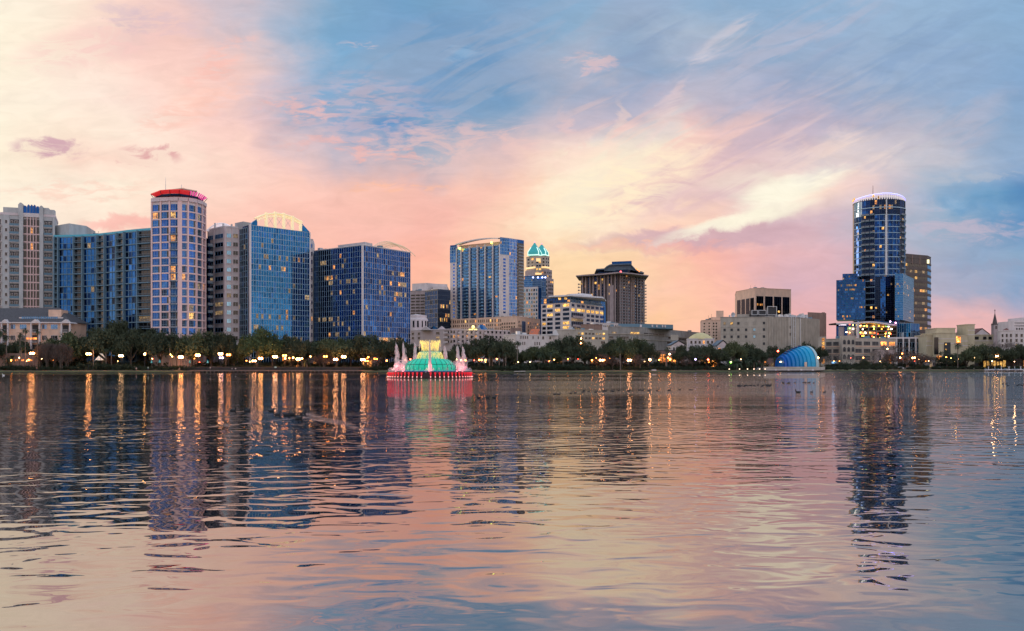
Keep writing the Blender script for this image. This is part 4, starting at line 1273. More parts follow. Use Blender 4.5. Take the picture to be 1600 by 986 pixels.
# ---- office with golden lit windows
H, P_ = fr(463.5, 640, [(845.5, 467), (891, 463.5), (945.5, 471.3)])
B = Building('office_building', 'white office with golden lit windows and a blue glass top floor', 'office building', P_, H, 30, 'white', cap=0)
rh = 7.0 / F * 640
zt_ = Z(472, 640)
e = MB(); q = [(x, y - 1.5) for x, y in at((859, 648), (880, 640), (944, 660), (946, 690), (862, 690))]; e.prism(q, H, H + .1); e.prism([(x - 0.5, y) for x, y in at((858, 646), (891, 636), (943, 655), (948, 690), (862, 690))], H + 0.1, H + 1.1); e.prism(at((890, 660), (910, 655), (925, 665), (925, 680), (892, 680)), H + 1.1, H + 3.6); B.part('roof_slab', e, 'roofw')
B.curtain(0, 0, None, zt_, H - .2, 10, 2, ('navy', 'navy_b', 'blue_b'), 'mulld', mw=0.2, lit=0.15, litk=('warm', 'amber'))
B.curtain(1, 0, None, zt_, H - .2, 14, 2, ('blue_c', 'blue'), 'mull', mw=0.2, lit=0.05)
f = B.faces[0]
for r in range(7):
    for (a, b_) in ((847.5, 853), (855, 863.5), (867.5, 875.5), (879.5, 889.5)):
        lit_ = rnd.random() < (0.75 if a > 878 else 0.25)
        B.win(f, f.at(a), zt_ - 1.0 - rh * r - 2.0, f.at(b_) - f.at(a), 2.0, 'amber' if lit_ else 'navy_b', 2, None)
f = B.faces[1]
for r in range(7):
    for k, (a, b_) in enumerate(((893, 897.5), (901.5, 907), (908.5, 913.5), (916.5, 921.5), (923.5, 928.5), (930.5, 935.5), (937.5, 942.5))):
        p_ = 0.95 if r == 1 else (0.12 if r else 0.15)
        if 1 < r < 5 and k in (0, 1, 2): continue
        B.win(f, f.at(a), zt_ - 1.0 - rh * r - 2.0, f.at(b_) - f.at(a), 2.0, 'amber' if rnd.random() < p_ else 'blue_b', 1, None)
bay = MB()
for r in (2, 4):
    z = zt_ - 1.0 - rh * r - 3
    B.win(f, f.at(892.5), z, f.at(911) - f.at(892.5), 3.2, 'navy', 5, 'mull', .1); B.bal(f, f.at(892.5), z - .3, f.at(911) - f.at(892.5), 1.5, 1.2, 'pink', 'mauve', True)
    B.win(f, f.at(892.5), z - rh, f.at(911) - f.at(892.5), 2.0, 'dim', 5, None)
bay.fbox(f, f.L - 3.2, f.L, 0, 0.5, 2, zt_); B.part('corner_glazing', bay, 'blue_c')
B.finish()

# ---- tall brown residential tower with wide flat roof
H, P_ = fr(425, 930, [(907.5, 429.5), (966, 425), (985, 427.6), (1007.5, 431.5)])
B = Building('residential_tower', 'tall brown residential tower with wide flat roof slab and curved penthouse', 'tower', P_, H, 40, 'dkbrown', cap=0)
e = MB(); q = at((899.8, 950), (942, 932), (967, 916), (987, 925), (1013.5, 948), (1008, 1000), (905, 1000)); e.prism(q, Z(428, 925), Z(426.4, 925)); B.part('roof_slab', e, 'mauve')
zt_ = Z(428, 930); zb_ = Z(503, 930); fl = 2.75 / F * 930 * 1.6
e = MB(); f = B.faces[0]
for px in (911, 916, 922.5, 927.5, 934, 939.5, 945, 951, 956, 962): e.fbox(f, f.at(px) - .55, f.at(px) + .55, 0, 1.2, 2, zt_)
e.fbox(f, f.at(953), f.at(959.5), 0, 1.1, 2, Z(445, 930)); 
f = B.faces[1]
for px in (968, 971.5, 976, 980): e.fbox(f, f.at(px) - .5, f.at(px) + .5, 0, 1.2, 2, zt_)
f = B.faces[2]
for px in (985.5, 990, 995, 1000, 1004): e.fbox(f, f.at(px) - .55, f.at(px) + .55, 0, 1.2, 2, zt_)
B.part('vertical_fins', e, 'mauve')
e = MB(); f = B.faces[2]; e.fbox(f, f.at(986.5), f.at(989.6), 0, 1.1, 2, zt_); B.part('brown_panel', e, 'brown')
for i, fc in enumerate(B.faces):
    n = int((zt_ - zb_) / 3.1)
    for r in range(n):
        z = zt_ - 3.1 * (r + 1)
        step_ = 4.2; k = int(fc.L / step_)
        for c in range(k):
            if rnd.random() < (0.16 if 1 <= r <= 6 else 0.02): B.win(fc, c * step_ + 1.2, z + .3, 2.2, 2.2, rnd.choice(['amber', 'warm', 'dim']), 0, None, 0.2)
            elif c % 2 == 0: B.win(fc, c * step_ + 1.0, z + .3, 2.6, 2.3, 'navy_b', 1, None, 0.1)
        if i in (1, 2):
            for c in range(int(fc.L / 5)): B.bal(fc, c * 5 + 1.3, z, 2.8, 1.9, 1.1, 'mauve', 'rail', True)
for r in range(22):
    z = zt_ - 8 - r * 3.3
    if z < 20: break
    B.bal(Face(*at((1006.5, 972), (1009, 984))), 0, z, 8, 1.5, 1.1, 'mauve', 'rail', True)
    if r < 5: B.bal(Face(*at((905, 968), (907.6, 959))), 0, z, 8, 1.5, 1.1, 'mauve', 'rail', True)
e = MB(); e.prism(at((935, 955), (980, 935), (1004, 955), (1004, 985), (935, 985)), Z(426.4, 930), Z(421, 935)); B.part('penthouse_wall', e, 'navy_b')
e = MB(); prof = [(932, 420), (944, 419.3), (948, 415.5), (953, 413), (958, 412.5), (985, 411.5), (989, 416), (994, 421), (1000, 424.2), (1006.5, 425.5)]
D1, D2 = 940, 985
for (a, ya), (b_, yb) in zip(prof, prof[1:]):
    da = D1 - 10 + (18 if a > 985 else 0); 
    q = [(X(a, D1), D1, Z(ya, D1)), (X(b_, D1), D1, Z(yb, D1)), (X(b_, D1) + 2, D2, Z(yb, D1)), (X(a, D1) + 2, D2, Z(ya, D1))]
    e.add([(x, y, z - 1.2) for x, y, z in q] + q, [(0, 3, 2, 1), (4, 5, 6, 7), (0, 1, 5, 4), (2, 3, 7, 6)])
    if 944 <= a < 1000: e.add([(X(a, D1 + 3), D1 + 3, Z(423, D1)), (X(b_, D1 + 3), D1 + 3, Z(423, D1)), (X(b_, D1 + 3), D1 + 3, Z(yb, D1) - 1), (X(a, D1 + 3), D1 + 3, Z(ya, D1) - 1)], [(0, 1, 2, 3)])
B.part('curved_roof', e, 'roofslate')
e = MB(); e.prism(at((956, 962), (987, 955), (987, 975), (956, 975)), Z(414, 950), Z(408, 957)); B.part('rooftop_plant_room', e, 'blue_b')
e = MB()
for px, yy in ((993.5, 419), (995.5, 421), (998, 423)): e.box(X(px, 938), X(px + 1.8, 938), 938.5, 939, Z(yy + 1.6, 938), Z(yy, 938))
B.part('orange_uplight', e, 'fire')
e = MB(); e.ball((X(970, 928), 928, Z(424.6, 928)), 1.0, 8); B.part('beacon', e, glow('red_roof_beacon', (1, 0.02, 0.02), 4))
B.finish()

# ---- stepped concrete complex
H, P_ = fr(512, 560, [(950, 511), (1003, 512), (1095, 520.5)])
B = Building('parking_garage', 'long low concrete building with sloping parapets right of the brown tower', 'garage', P_, H, 36, 'conc', cap=0.4)
f = B.faces[1]
for (a, b_, yy) in ((1006, 1013, 524), (1014, 1019, 524), (1019.5, 1028, 524), (1029, 1038, 524), (1044, 1057, 527), (1060, 1078, 528), (1042, 1061, 535)):
    B.win(f, f.at(a), Z(yy, 568), f.at(b_) - f.at(a), 1.4, 'black', 3, 'conc')
f = B.faces[0]
for (a, b_, yy, k) in ((956, 963, 523, 'dim'), (985, 999, 523, 'amber'), (940 + 12, 958, 530, 'black'), (970, 982, 530, 'black')): B.win(f, f.at(a), Z(yy, 562), f.at(b_) - f.at(a), 1.5, k, 2, 'conc')
e = MB(); e.prism([(x, y + 3) for x, y in at((967, 562), (1004, 562), (1053, 575), (1053, 596), (967, 596))], H, Z(505.5, 562)); B.part('upper_storey', e, 'slab')
e = MB()
for px in (1018, 1025, 1034, 1038): 
    fc = Face((X(1004, 564.9), 564.9), (X(1053, 577.9), 577.9)); e.fbox(fc, fc.at(px), fc.at(px + 2), 0.05, 0.3, Z(511, 568), Z(507.5, 568))
e.box(X(1000, 564), X(1003, 564), 564.2, 564.8, Z(511, 562), Z(507, 562)); B.part('skylight', e, 'mullw')
for (nm, pp) in (('ledge', ((H - 4.3, H - 3.9), (H - 7.6, H - 7.2))),):
    e = MB()
    for fc in B.faces:
        for a, b_ in pp: e.fbox(fc, 0, fc.L, 0, 0.5, a, b_)
    B.part(nm, e, 'beige')
e = MB(); e.prism(at((1048, 560), (1060, 561), (1060, 570), (1048, 570)), H - 8, Z(523, 560) ); B.part('stair_block', e, 'beige')
B.finish()
B = Building('service_block', 'square brown block with lit openings right of the golden office', 'building', at((908, 545), (920, 540), (941, 546)), Z(507.5, 541), 16, 'brown', cap=0.4)
f = B.faces[1]
for (a, yy) in ((923, 520), (928, 524), (937, 521), (930, 529)): B.win(f, f.at(a), Z(yy, 542), 1.4, 1.2, 'amber')
B.finish()
B = Building('low_office', 'low pale building with lit loggia in front of the golden office', 'building', at((868, 520), (900, 514), (950, 525)), Z(516, 516), 18, 'beige', cap=0.4)
f = B.faces[1]
for a in np.arange(903, 946, 5.5):
    for yy in (523, 530): B.win(f, f.at(a), Z(yy, 518), f.at(a + 3.5) - f.at(a), 1.2, rnd.choice(['black', 'amber', 'black', 'dim']), 1, None)
B.win(f, f.at(939), Z(537, 520), f.at(945) - f.at(939), 1.5, 'black')
B.finish()
B = Building('low_office', 'small white roofed block at the foot of the brown tower', 'building', at((940, 620), (966, 622)), Z(505.5, 620), 16, 'white', cap=0.4)
B.grid(0, 1, None, Z(507, 620), Z(512, 620), 8, 1, 0.5, 0.6)
B.finish()

# ---- yellow dome and gabled houses
B = Building('pavilion', 'low white pavilion with a pale yellow dome roof', 'pavilion', at((1074, 450), (1116, 448)), Z(530, 448), 14, 'white', cap=0.4)
e = MB(); e.lathe([(6.6, Z(530, 452)), (6.4, Z(529, 452)), (5.2, Z(525.5, 452)), (3.4, Z(522, 452)), (1.6, Z(520, 452)), (0.05, Z(519.4, 452))], 20, (X(1094.5, 455), 455)); B.part('dome', e, mat('pale_yellow_roof', (0.62, 0.50, 0.24), 0.7, var=0.08), True)
B.grid(0, 1, None, Z(531.5, 448), Z(538, 448), 6, 1, 0.5, 0.7, (('black', .5), ('dim', .5)))
B.finish()
def gable_house(label, px0, px1, D, yeave, yridge, wall='white', roof='roofslate', depth=12, lit=0.2):
    B = Building('gabled_house', label, 'house', at((px0, D), (px1, D)), Z(yeave, D), depth, wall, cap=0, back=[(X(px1, D), D + depth), (X(px0, D), D + depth)])
    x0, x1, xm = X(px0, D) - .4, X(px1, D) + .4, X((px0 + px1) / 2, D)
    e = MB(); ze, zr_ = Z(yeave, D), Z(yridge, D)
    e.add([(x0, D - .4, ze), (x1, D - .4, ze), (xm, D - .4, zr_), (x0, D + depth, ze), (x1, D + depth, ze), (xm, D + depth, zr_)], [(0, 3, 5, 2), (1, 2, 5, 4), (3, 4, 5)])
    e.add([(x0, D - .4, ze + .35), (xm, D - .4, zr_ + .35), (x1, D - .4, ze + .35), (x0, D + depth, ze + .35), (xm, D + depth, zr_ + .35), (x1, D + depth, ze + .35)], [(0, 1, 4, 3), (1, 2, 5, 4)])
    B.part('roof', e, roof)
    g = MB(); g.add([(x0 + .3, D - .1, ze), (x1 - .3, D - .1, ze), (xm, D - .1, zr_ - .15)], [(0, 1, 2)]); B.part('gable', g, 'pink')
    B.grid(0, 0.4, None, ze - 0.5, ze - 3.2, max(1, int((px1 - px0) / 5)), 1, 0.5, 0.7, (('black', 1 - lit), ('fire', lit)))
    return B.finish()
gable_house('slate roofed gabled house left of the yellow dome', 1049, 1072, 440, 540, 532.5)
gable_house('slate roofed gabled house right of the yellow dome', 1120, 1139, 436, 541, 532)

# ---- stepped cream block
B = Building('apartment_block', 'stepped cream block with a taller stair tower left of the windowless beige building', 'apartment block', at((1096, 612), (1112, 606), (1130, 606)), Z(500.5, 606), 24, 'tan', cap=0.4)
B.grid(0, 0.4, None, Z(503, 608), Z(531, 608), 2, 6, 0.3, 0.5, (('black', 1),))
B.grid(1, 0.4, None, Z(503, 606), Z(531, 606), 4, 6, 0.5, 0.5, (('black', 1),), skip=lambda c, r: c == 2)
e = MB(); e.prism(at((1119, 608), (1130.5, 608), (1130.5, 622), (1119, 622)), B.H - 1, Z(485.5, 608)); e.prism(at((1111, 608), (1119, 608), (1119, 620), (1111, 620)), B.H - 1, Z(495.5, 608)); B.part('stair_tower', e, 'tan')
B.finish()

# ---- cube with tall black windows
H, P_ = fr(450.5, 690, [(1150.5, 456), (1179.5, 450.5), (1236, 452.8)])
B = Building('office_block', 'tan office cube with tall black windows rising behind the windowless beige building', 'office block', P_, H, 40, 'tan', cap=0.4)
f = B.faces[0]
for a, b_ in ((1152, 1157), (1158.8, 1164), (1165.8, 1171), (1172.5, 1178)): B.win(f, f.at(a), Z(495, 700), f.at(b_) - f.at(a), Z(466.5, 700) - Z(495, 700), 'navy_b', 2, 'mulld')
f = B.faces[1]
for a, b_ in ((1182, 1192.5), (1195.5, 1207), (1209.5, 1220.5), (1223, 1233)):
    B.win(f, f.at(a), Z(496, 692), f.at(b_) - f.at(a), Z(463, 692) - Z(496, 692), 'navy_b', 3, 'mulld')
for a in (1182.5, 1187, 1189.5): B.win(f, f.at(a), Z(477.5, 692), 1.2, 1.6, 'warm', 0, None, 0.1)
B.finish()

# ---- big beige block
H, P_ = fr(495.5, 540, [(1126, 498.5), (1197.5, 495.5), (1233, 494.5)])
B = Building('exchange_building', 'large beige block with a grid of small square windows and ribbed blank walls', 'building', at((1126, 546), (1197.5, 540), (1232, 545), (1252, 552), (1280, 572)), H, 40, 'beige', cap=0.4, roof='conc')
f = B.faces[0]
for r, yy in enumerate((507, 517.2, 528, 539)):
    for c, px in enumerate((1130.5, 1141.5, 1152, 1164, 1177, 1192)):
        k = 'blackb' if not (r == 0 and c < 2) else ('dim' if c == 0 else 'amber')
        if r == 3 and c < 5: continue
        if c in (4,) or (r == 0 and c == 3): k = 'skyg' if r else 'beige'
        B.win(f, f.at(px), Z(yy, 543), f.at(px + 3.4) - f.at(px), 1.5, k, 0, 'conc')
e = MB()
for yy in (511.5, 522, 533): e.fbox(f, 0, f.L, 0, 0.12, Z(yy, 543), Z(yy, 543) + 0.15)
B.part('ledge', e, 'conc')
e = MB(); 
for i, stp in ((1, 1.15), (3, 1.3)):
    fc = B.faces[i]; a = 0.3
    while a < fc.L: e.fbox(fc, a, a + 0.45, 0, 0.35, 2, H - .3); a += stp
fc = B.faces[2]
B.part('ribs', e, 'beige')
e = MB()
for px in (1236, 1238.5, 1242, 1249.5): e.tube([fc.p(fc.at(px), 0.4, 2), fc.p(fc.at(px), 0.4, H + 1)], 0.22, 6)
for z in np.arange(6, H, 3.5): e.fbox(fc, fc.at(1238.5), fc.at(1242), 0.2, 0.4, z, z + .25)
B.part('pipework', e, 'lmetal')
for yy in (513.5, 524.5): B.win(fc, fc.at(1233.8), Z(yy, 546), 0.8, 1.7, 'black')
e = MB(); q = at((1262, 590), (1291, 600), (1291, 625), (1262, 620)); e.prism(q, 1, Z(488, 592)); e.prism(at((1284, 600), (1289, 600), (1289, 604), (1284, 604)), Z(488, 592), Z(486.8, 592)); B.part('brown_wing', e, 'brown')
e = MB()
for (a, b_, y0_, y1_) in ((1175, 1183.5, 492, 485), (1185.5, 1197, 492, 485), (1200, 1213, 490.5, 480)):
    e.box(X(a, 556), X(b_, 556), 556, 562, Z(y0_ + 2, 556), Z(y1_, 556), 0)
B.part('cooling_plant', e, 'blackb')
e = MB()
for (a, b_, y0_, y1_) in ((1175, 1183.5, 492, 485), (1185.5, 1197, 492, 485), (1199.5, 1213.5, 492, 479)):
    for c in (a, b_): e.box(X(c, 555.5) - .15, X(c, 555.5) + .15, 555.4, 555.8, Z(y0_, 556), Z(y1_ - .4, 556))
    for yy in (y0_, y1_): e.box(X(a, 555.5), X(b_, 555.5), 555.3, 555.9, Z(yy, 556) - .15, Z(yy, 556) + .15)
rr = random.Random(3)
for k in range(26):
    px = rr.uniform(1198, 1262); w = rr.uniform(1, 5); y1_ = rr.uniform(489, 493)
    e.box(X(px, 560), X(px + w, 560), 558 + rr.uniform(0, 8), 568, H, Z(y1_, 560))
e.tube([(X(1215, 556), 556, H + 1.2), (X(1260, 560), 560, H + 1.4)], 0.3, 6)
B.part('rooftop_equipment', e, 'lmetal')
e = MB(); e.prism(at((1152, 560), (1171, 560), (1171, 572), (1152, 572)), H, Z(491, 560)); B.part('rooftop_plant_room', e, 'beige')
e = MB(); c = (X(1144.5, 555), 555, Z(492.5, 555)); e.lathe([(0.1, -0.4), (1.0, -0.15), (1.6, 0.5), (1.5, 0.5), (0.1, -0.3)], 14); e.v = [(c[0] + x * .8 + z * .5, c[1] - z, c[2] + y * 1.0 + z * .5) for x, y, z in e.v]; e.tube([(c[0], c[1], H), c], 0.12, 5)
c = (X(1140, 557), 557, Z(493.5, 557)); e.ball(c, 0.6, 8); e.tube([(c[0], c[1], H), c], 0.1, 5)
B.part('satellite_dish', e, 'lmetal')
e = MB(); e.ball((X(1217, 552), 552, Z(487, 552)), 0.7, 8); B.part('rooftop_lamp', e, 'amber')
B.finish()

# ---- round blue glass tower on the right
D0 = 640
cx, cy, rr_ = X(1373, D0), D0, 17.6
def ring(r, n, a0, a1, ys=0.95): return [(cx + r * math.cos(a0 + (a1 - a0) * k / n), cy + ys * r * math.sin(a0 + (a1 - a0) * k / n)) for k in range(n + 1)]
pts = ring(rr_, 18, math.pi, 2 * math.pi)
Hc = Z(311.5, D0 - 17)
B = Building('residential_tower', 'round dark-blue glass tower with a glowing blue ring on top at the right', 'tower', pts, Hc, 18, 'navy_b', back=ring(rr_, 9, 0, math.pi)[1:-1], cap=0.3)
fl = 9.4 / F * (D0 - 17)
zlow = Z(430, D0 - 17)
zsec = Z(335, D0 - 17)
slabs = MB()
for i, fc in enumerate(B.faces):
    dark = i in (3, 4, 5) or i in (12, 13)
    loggia = 5 <= i <= 11
    n_up = 3
    if i >= 3:
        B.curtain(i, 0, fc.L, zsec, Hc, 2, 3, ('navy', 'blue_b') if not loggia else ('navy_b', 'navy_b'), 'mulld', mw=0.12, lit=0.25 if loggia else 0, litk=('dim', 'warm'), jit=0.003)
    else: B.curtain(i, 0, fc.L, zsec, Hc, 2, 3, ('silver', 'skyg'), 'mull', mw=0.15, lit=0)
    ks = ('navy', 'blue_b', 'navy_b') if i < 12 else ('blue_b', 'teal_b', 'navy')
    if i >= 15: ks = ('teal_b', 'blue_b')
    rows = int(round((zsec - 2) / fl)) * 2
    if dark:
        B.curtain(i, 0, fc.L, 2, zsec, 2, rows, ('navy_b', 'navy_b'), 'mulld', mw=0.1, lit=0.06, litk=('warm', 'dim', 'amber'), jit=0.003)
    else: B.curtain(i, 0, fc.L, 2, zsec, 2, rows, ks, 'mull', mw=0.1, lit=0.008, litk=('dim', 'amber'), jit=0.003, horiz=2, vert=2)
    k = 0
    while True:
        z = zsec - k * fl
        if z < 30: break
        slabs.fbox(fc, -0.1, fc.L + 0.1, 0, 0.45, z - 0.22, z + 0.22)
        if dark and z > zlow: B.bal(fc, 0.1, z, fc.L - 0.2, 1.6, 1.1, 'slab', 'rail', True)
        k += 1
    slabs.fbox(fc, -0.1, fc.L + 0.1, 0, 0.5, (Hc + zsec) / 2 - .3, (Hc + zsec) / 2 + .3)
B.part('floor_slab', slabs, 'mull')
e = MB(); fc = B.faces[8]; e.fbox(fc, fc.L * .3, fc.L * .3 + 0.8, 0.3, 1.2, zsec, Hc); e.fbox(fc, fc.L * .2, fc.L * .2 + 1.4, 0.1, 0.8, zlow, zsec); B.part('central_pier', e, 'lmetal')
zr = Z(304.5, D0 - 17)
def ringz(a): return Z(300.8, D0 - 17) - 2.4 * math.cos(a) ** 2 - 1.2 * (1 + math.cos(a)) * .5
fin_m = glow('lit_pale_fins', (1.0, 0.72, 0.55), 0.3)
for a in np.linspace(math.pi * 1.0, 2 * math.pi, 34):
    c_, s_ = math.cos(a), math.sin(a)
    x, y = cx + (rr_ - .3) * c_, cy + 0.95 * (rr_ - .3) * s_
    h_ = max(Hc + .6, ringz(a) - .3)
    fin = MB(); fin.box(x - .33, x + .33, y - .1, y + .1, Hc + .3, h_); B.part('crown_fin', fin, fin_m)
inner = MB(); q = ring(rr_ - 3, 24, 0, 2 * math.pi)[:-1]; inner.prism(q, Hc + .3, zr - 1.2); B.part('rooftop_plant_room', inner, 'roofslate')
halo = MB(); path = [(cx + rr_ * 1.0 * math.cos(a), cy + 0.95 * rr_ * math.sin(a), ringz(a)) for a in np.linspace(0, 2 * math.pi, 49)]
halo.tube(path, 0.30, 6, 0, False); B.part('light_ring', halo, glow('blue_light_ring', (0.16, 0.14, 1.0), 2.2))
halo = MB(); halo.tube([(x, y, z + .42) for x, y, z in path], 0.11, 5, 0, False); B.part('light_ring', halo, glow('white_light_ring', (0.45, 0.5, 1.0), 1.3))
for px, yy, s_ in ((1332.5, 313.5, 1.0), (1334.5, 311, .8), (1364, 305.5, 1.0), (1372, 308, .8)):
    D_ = D0 - 17 if px > 1340 else D0 - 3
    e = MB(); e.box(X(px, D_) - .6 * s_, X(px, D_) + .6 * s_, D_ - .9, D_ - .5, Z(yy + 2.6, D_), Z(yy - 1.2, D_)); B.part('crown_lamp', e, 'amber')
e = MB(); e.tube([(X(1364, D0), D0, zr - 1.2), (X(1364, D0), D0, Z(290, D0))], [0.3, 0.12], 5); B.part('antenna', e, 'roofred')
# lower office volumes
def box_vol(nm, pts2, y1, y0, mats, nx, nz, lit, mull='mulld', litrows=(), D_=600, wall='navy', mw=0.12):
    e = MB(); q = at(*pts2); bk = [(q[-1][0] * (1 + 22 / q[-1][1]) - 1, q[-1][1] + 22), (q[0][0] * (1 + 22 / q[0][1]) + 1, q[0][1] + 22)]
    e.prism(q + bk, Z(y0, D_), Z(y1, D_)); B.part(nm, e, wall)
    for i, (a, b_) in enumerate(zip(q, q[1:])):
        fc = Face(a, b_)
        B.curtain(fc, 0, None, Z(y0, D_), Z(y1, D_), nx[i], nz, mats[i], mull, lit=lit, litk=('dim', 'dim', 'warm'), mw=mw, jit=0.0025, rows_lit=litrows)
RL = [(.82, .88, .1, .7, .6), (.68, .74, .05, .65, .85), (.5, .55, .5, .62, .5), (.24, .3, .7, 1, .6), (0.02, .08, .2, .6, .5)]
box_vol('west_block', ((1306.8, 606), (1352, 600)), 437, 499.3, [('blue_b', 'blue', 'teal_b')], (20,), 18, 0.006, 'mulld', RL, 602)
box_vol('west_setback', ((1316.5, 622), (1340, 620)), 428, 440, [('blue_b', 'navy')], (10,), 4, 0.08, 'mulld', (), 622)
box_vol('east_block', ((1398.5, 612), (1410.8, 611), (1427.5, 648)), 427.5, 500, [('teal_b', 'blue_b'), ('silver', 'silver')], (6, 16), 20, 0.012, 'mull', ((.7, .78, 0, 1, .25), (.52, .6, 0, 1, .35), (.03, .1, .2, .8, .8)), 611, mw=0.1)
mid = ring(rr_ + 0.6, 6, math.pi * 1.34, math.pi * 1.70)
for i, (a, b_) in enumerate(zip(mid, mid[1:])):
    fc = Face(a, b_)
    B.curtain(fc, 0, None, Z(499.5, 622), Z(432, 622), 3, 20, [('blue_b', 'navy', 'navy_b'), ('navy_b', 'navy_b')][i in (0, 4)], 'mulld', lit=0.035, litk=('dim', 'amber'), mw=0.1, jit=0.003)
# ribbon and lit garage levels
e = MB(); n = 24; base = []
for k in range(n + 1):
    px = 1306.5 + (1402 - 1306.5) * k / n; yy = 504.5 - 2.6 * math.exp(-((px - 1358) / 22) ** 2) + max(0, (px - 1372)) * 0.09
    base.append((px, yy))
for (a, ya), (b_, yb) in zip(base, base[1:]):
    D_ = 598
    q = [(X(a, D_), D_, Z(ya, D_)), (X(b_, D_), D_, Z(yb, D_)), (X(b_, D_), D_ + 14, Z(yb, D_)), (X(a, D_), D_ + 14, Z(ya, D_))]
    e.add([(x, y, z - 1.0) for x, y, z in q] + q, [(0, 3, 2, 1), (4, 5, 6, 7), (0, 1, 5, 4), (2, 3, 7, 6)])
e.box(X(1338.5, 598), X(1342, 598), 598, 606, 1, Z(506, 598)); B.part('white_ribbon', e, 'mullw')
e = MB(); e.prism(at((1307, 600), (1338.5, 600), (1338.5, 625), (1307, 625)), 1, Z(505.5, 600)); B.part('retail_block', e, 'mauve')
e = MB(); 
for a, b_, y0_, y1_ in ((1306.8, 1338, 510.2, 506.6), (1306.8, 1310, 530, 506.6), (1319.5, 1323.5, 528, 509), (1335.5, 1338, 524, 508)): e.box(X(a, 599.6), X(b_, 599.6), 599.5, 599.95, Z(y0_, 600), Z(y1_, 600))
B.part('blue_panel', e, 'navy')
e = MB(); sw_ = glow('white_lit_sign', (1.0, 0.85, 0.95), 1.6)
xx = 1311.2
for k, w in enumerate((1.7, 1.3, 1.6, 1.4, 1.4, 1.8)):
    D_ = 599.4
    if k == 0:
        for a in range(8):
            t0, t1 = R(50 + a * 32.5), R(50 + (a + 1) * 32.5)
            e.tube([(X(xx + .8, D_) + .42 * math.cos(t0), D_, Z(507.6, D_) + .45 * math.sin(t0)), (X(xx + .8, D_) + .42 * math.cos(t1), D_, Z(507.6, D_) + .45 * math.sin(t1))], 0.1, 4)
    else:
        e.box(X(xx + .2, D_), X(xx + .2, D_) + .2, D_, D_ + .1, Z(508.4, D_), Z(506.9, D_)); e.box(X(xx + w - .4, D_), X(xx + w - .4, D_) + .2, D_, D_ + .1, Z(508.4, D_), Z(506.9, D_))
        e.box(X(xx + .2, D_) + .2, X(xx + w - .4, D_), D_, D_ + .1, Z(507.9, D_), Z(507.4, D_))
    xx += w + .35
B.part('sign_lettering', e, sw_)
e = MB(); e.box(X(1342, 612), X(1402, 612), 612, 640, 1, Z(506, 600)); B.part('garage_back_wall', e, 'blackb')
e = MB()
for yy in (511.5, 517, 522.5, 528): e.box(X(1342, 600), X(1402, 600), 601, 612, Z(yy, 600) - .25, Z(yy, 600) + .25)
for px in (1342.5, 1357, 1369, 1386, 1401.5): e.box(X(px, 601) - .3, X(px, 601) + .3, 600.6, 601.4, 1, Z(507, 600))
B.part('garage_floors', e, 'conc')
rr = random.Random(11)
gl = {'orange': glow('orange_garage_lamp', (1, 0.35, 0.04), 9), 'white': glow('white_garage_lamp', (1, 0.85, 0.6), 12), 'green': glow('green_garage_lamp', (0.3, 1, 0.15), 7), 'yellow': glow('yellow_garage_lamp', (1, 0.75, 0.1), 9), 'red': glow('red_garage_lamp', (1, 0.06, 0.02), 8)}
meshes = {}
for k_, m_ in gl.items():
    q = MB(); q.ball((0, 0, 0), 0.42, 8); meshes[k_] = q.mesh('garage_lamp', [m_])
lamps = []
for yy in (508.5, 510.5, 514, 519.5, 521, 525, 526.5):
    for px in np.arange(1344, 1401, 3.0):
        if 1356 < px < 1368 and rr.random() < .6: continue
        if 1373 < px < 1384 and rr.random() < .65: continue
        if rr.random() < 0.40: continue
        lamps.append((px + rr.uniform(-1, 1), yy + rr.uniform(-.6, .6), rr.choice(['orange', 'orange', 'white', 'yellow', 'orange', 'red', 'green', 'white'])))
for px, yy, k_ in lamps[:90] + [(1327, 507, 'red'), (1332, 508, 'yellow'), (1327, 513, 'green'), (1322, 519, 'white'), (1327, 519.8, 'orange'), (1332.5, 514, 'white')]:
    inst('garage_lamp', meshes[k_], B.root, (X(px, 600), 599.2 if px < 1340 else 603 + rr.uniform(0, 5), Z(yy, 600)))
e = MB(); e.box(X(1343, 610), X(1400, 610), 611.2, 611.8, Z(512, 605), Z(507.5, 605)); e.box(X(1344, 610), X(1372, 610), 611.2, 611.8, Z(523, 605), Z(518, 605)); B.part('lit_garage_wall', e, lit_mat('garage_glow', (0.9, 0.25, 0.03), (1, 0.6, 0.15), 0.55, 0.35))
e = MB(); q = at((1402, 596), (1423, 590), (1436.5, 600), (1436, 625), (1402, 625)); e.prism(q, 1, Z(505.5, 594)); B.part('glass_annex', e, 'navy')
for a, b_ in zip(q[:2], q[1:3]): B.curtain(Face(a, b_), 0, None, 1, Z(505.5, 594), 6, 5, ('teal', 'silver', 'teal_b'), 'mull', lit=0, mw=0.12, jit=0.01)
for px, yy, c_ in ((1391, 502.5, (0.8, 0.5, 1)), (1399.5, 504.5, (1, 0.3, 0.6))):
    e = MB(); e.ball((X(px, 597), 597, Z(yy, 597)), 0.55, 8); B.part('spotlight', e, glow('spotlight_%d' % px, c_, 8))
B.finish()

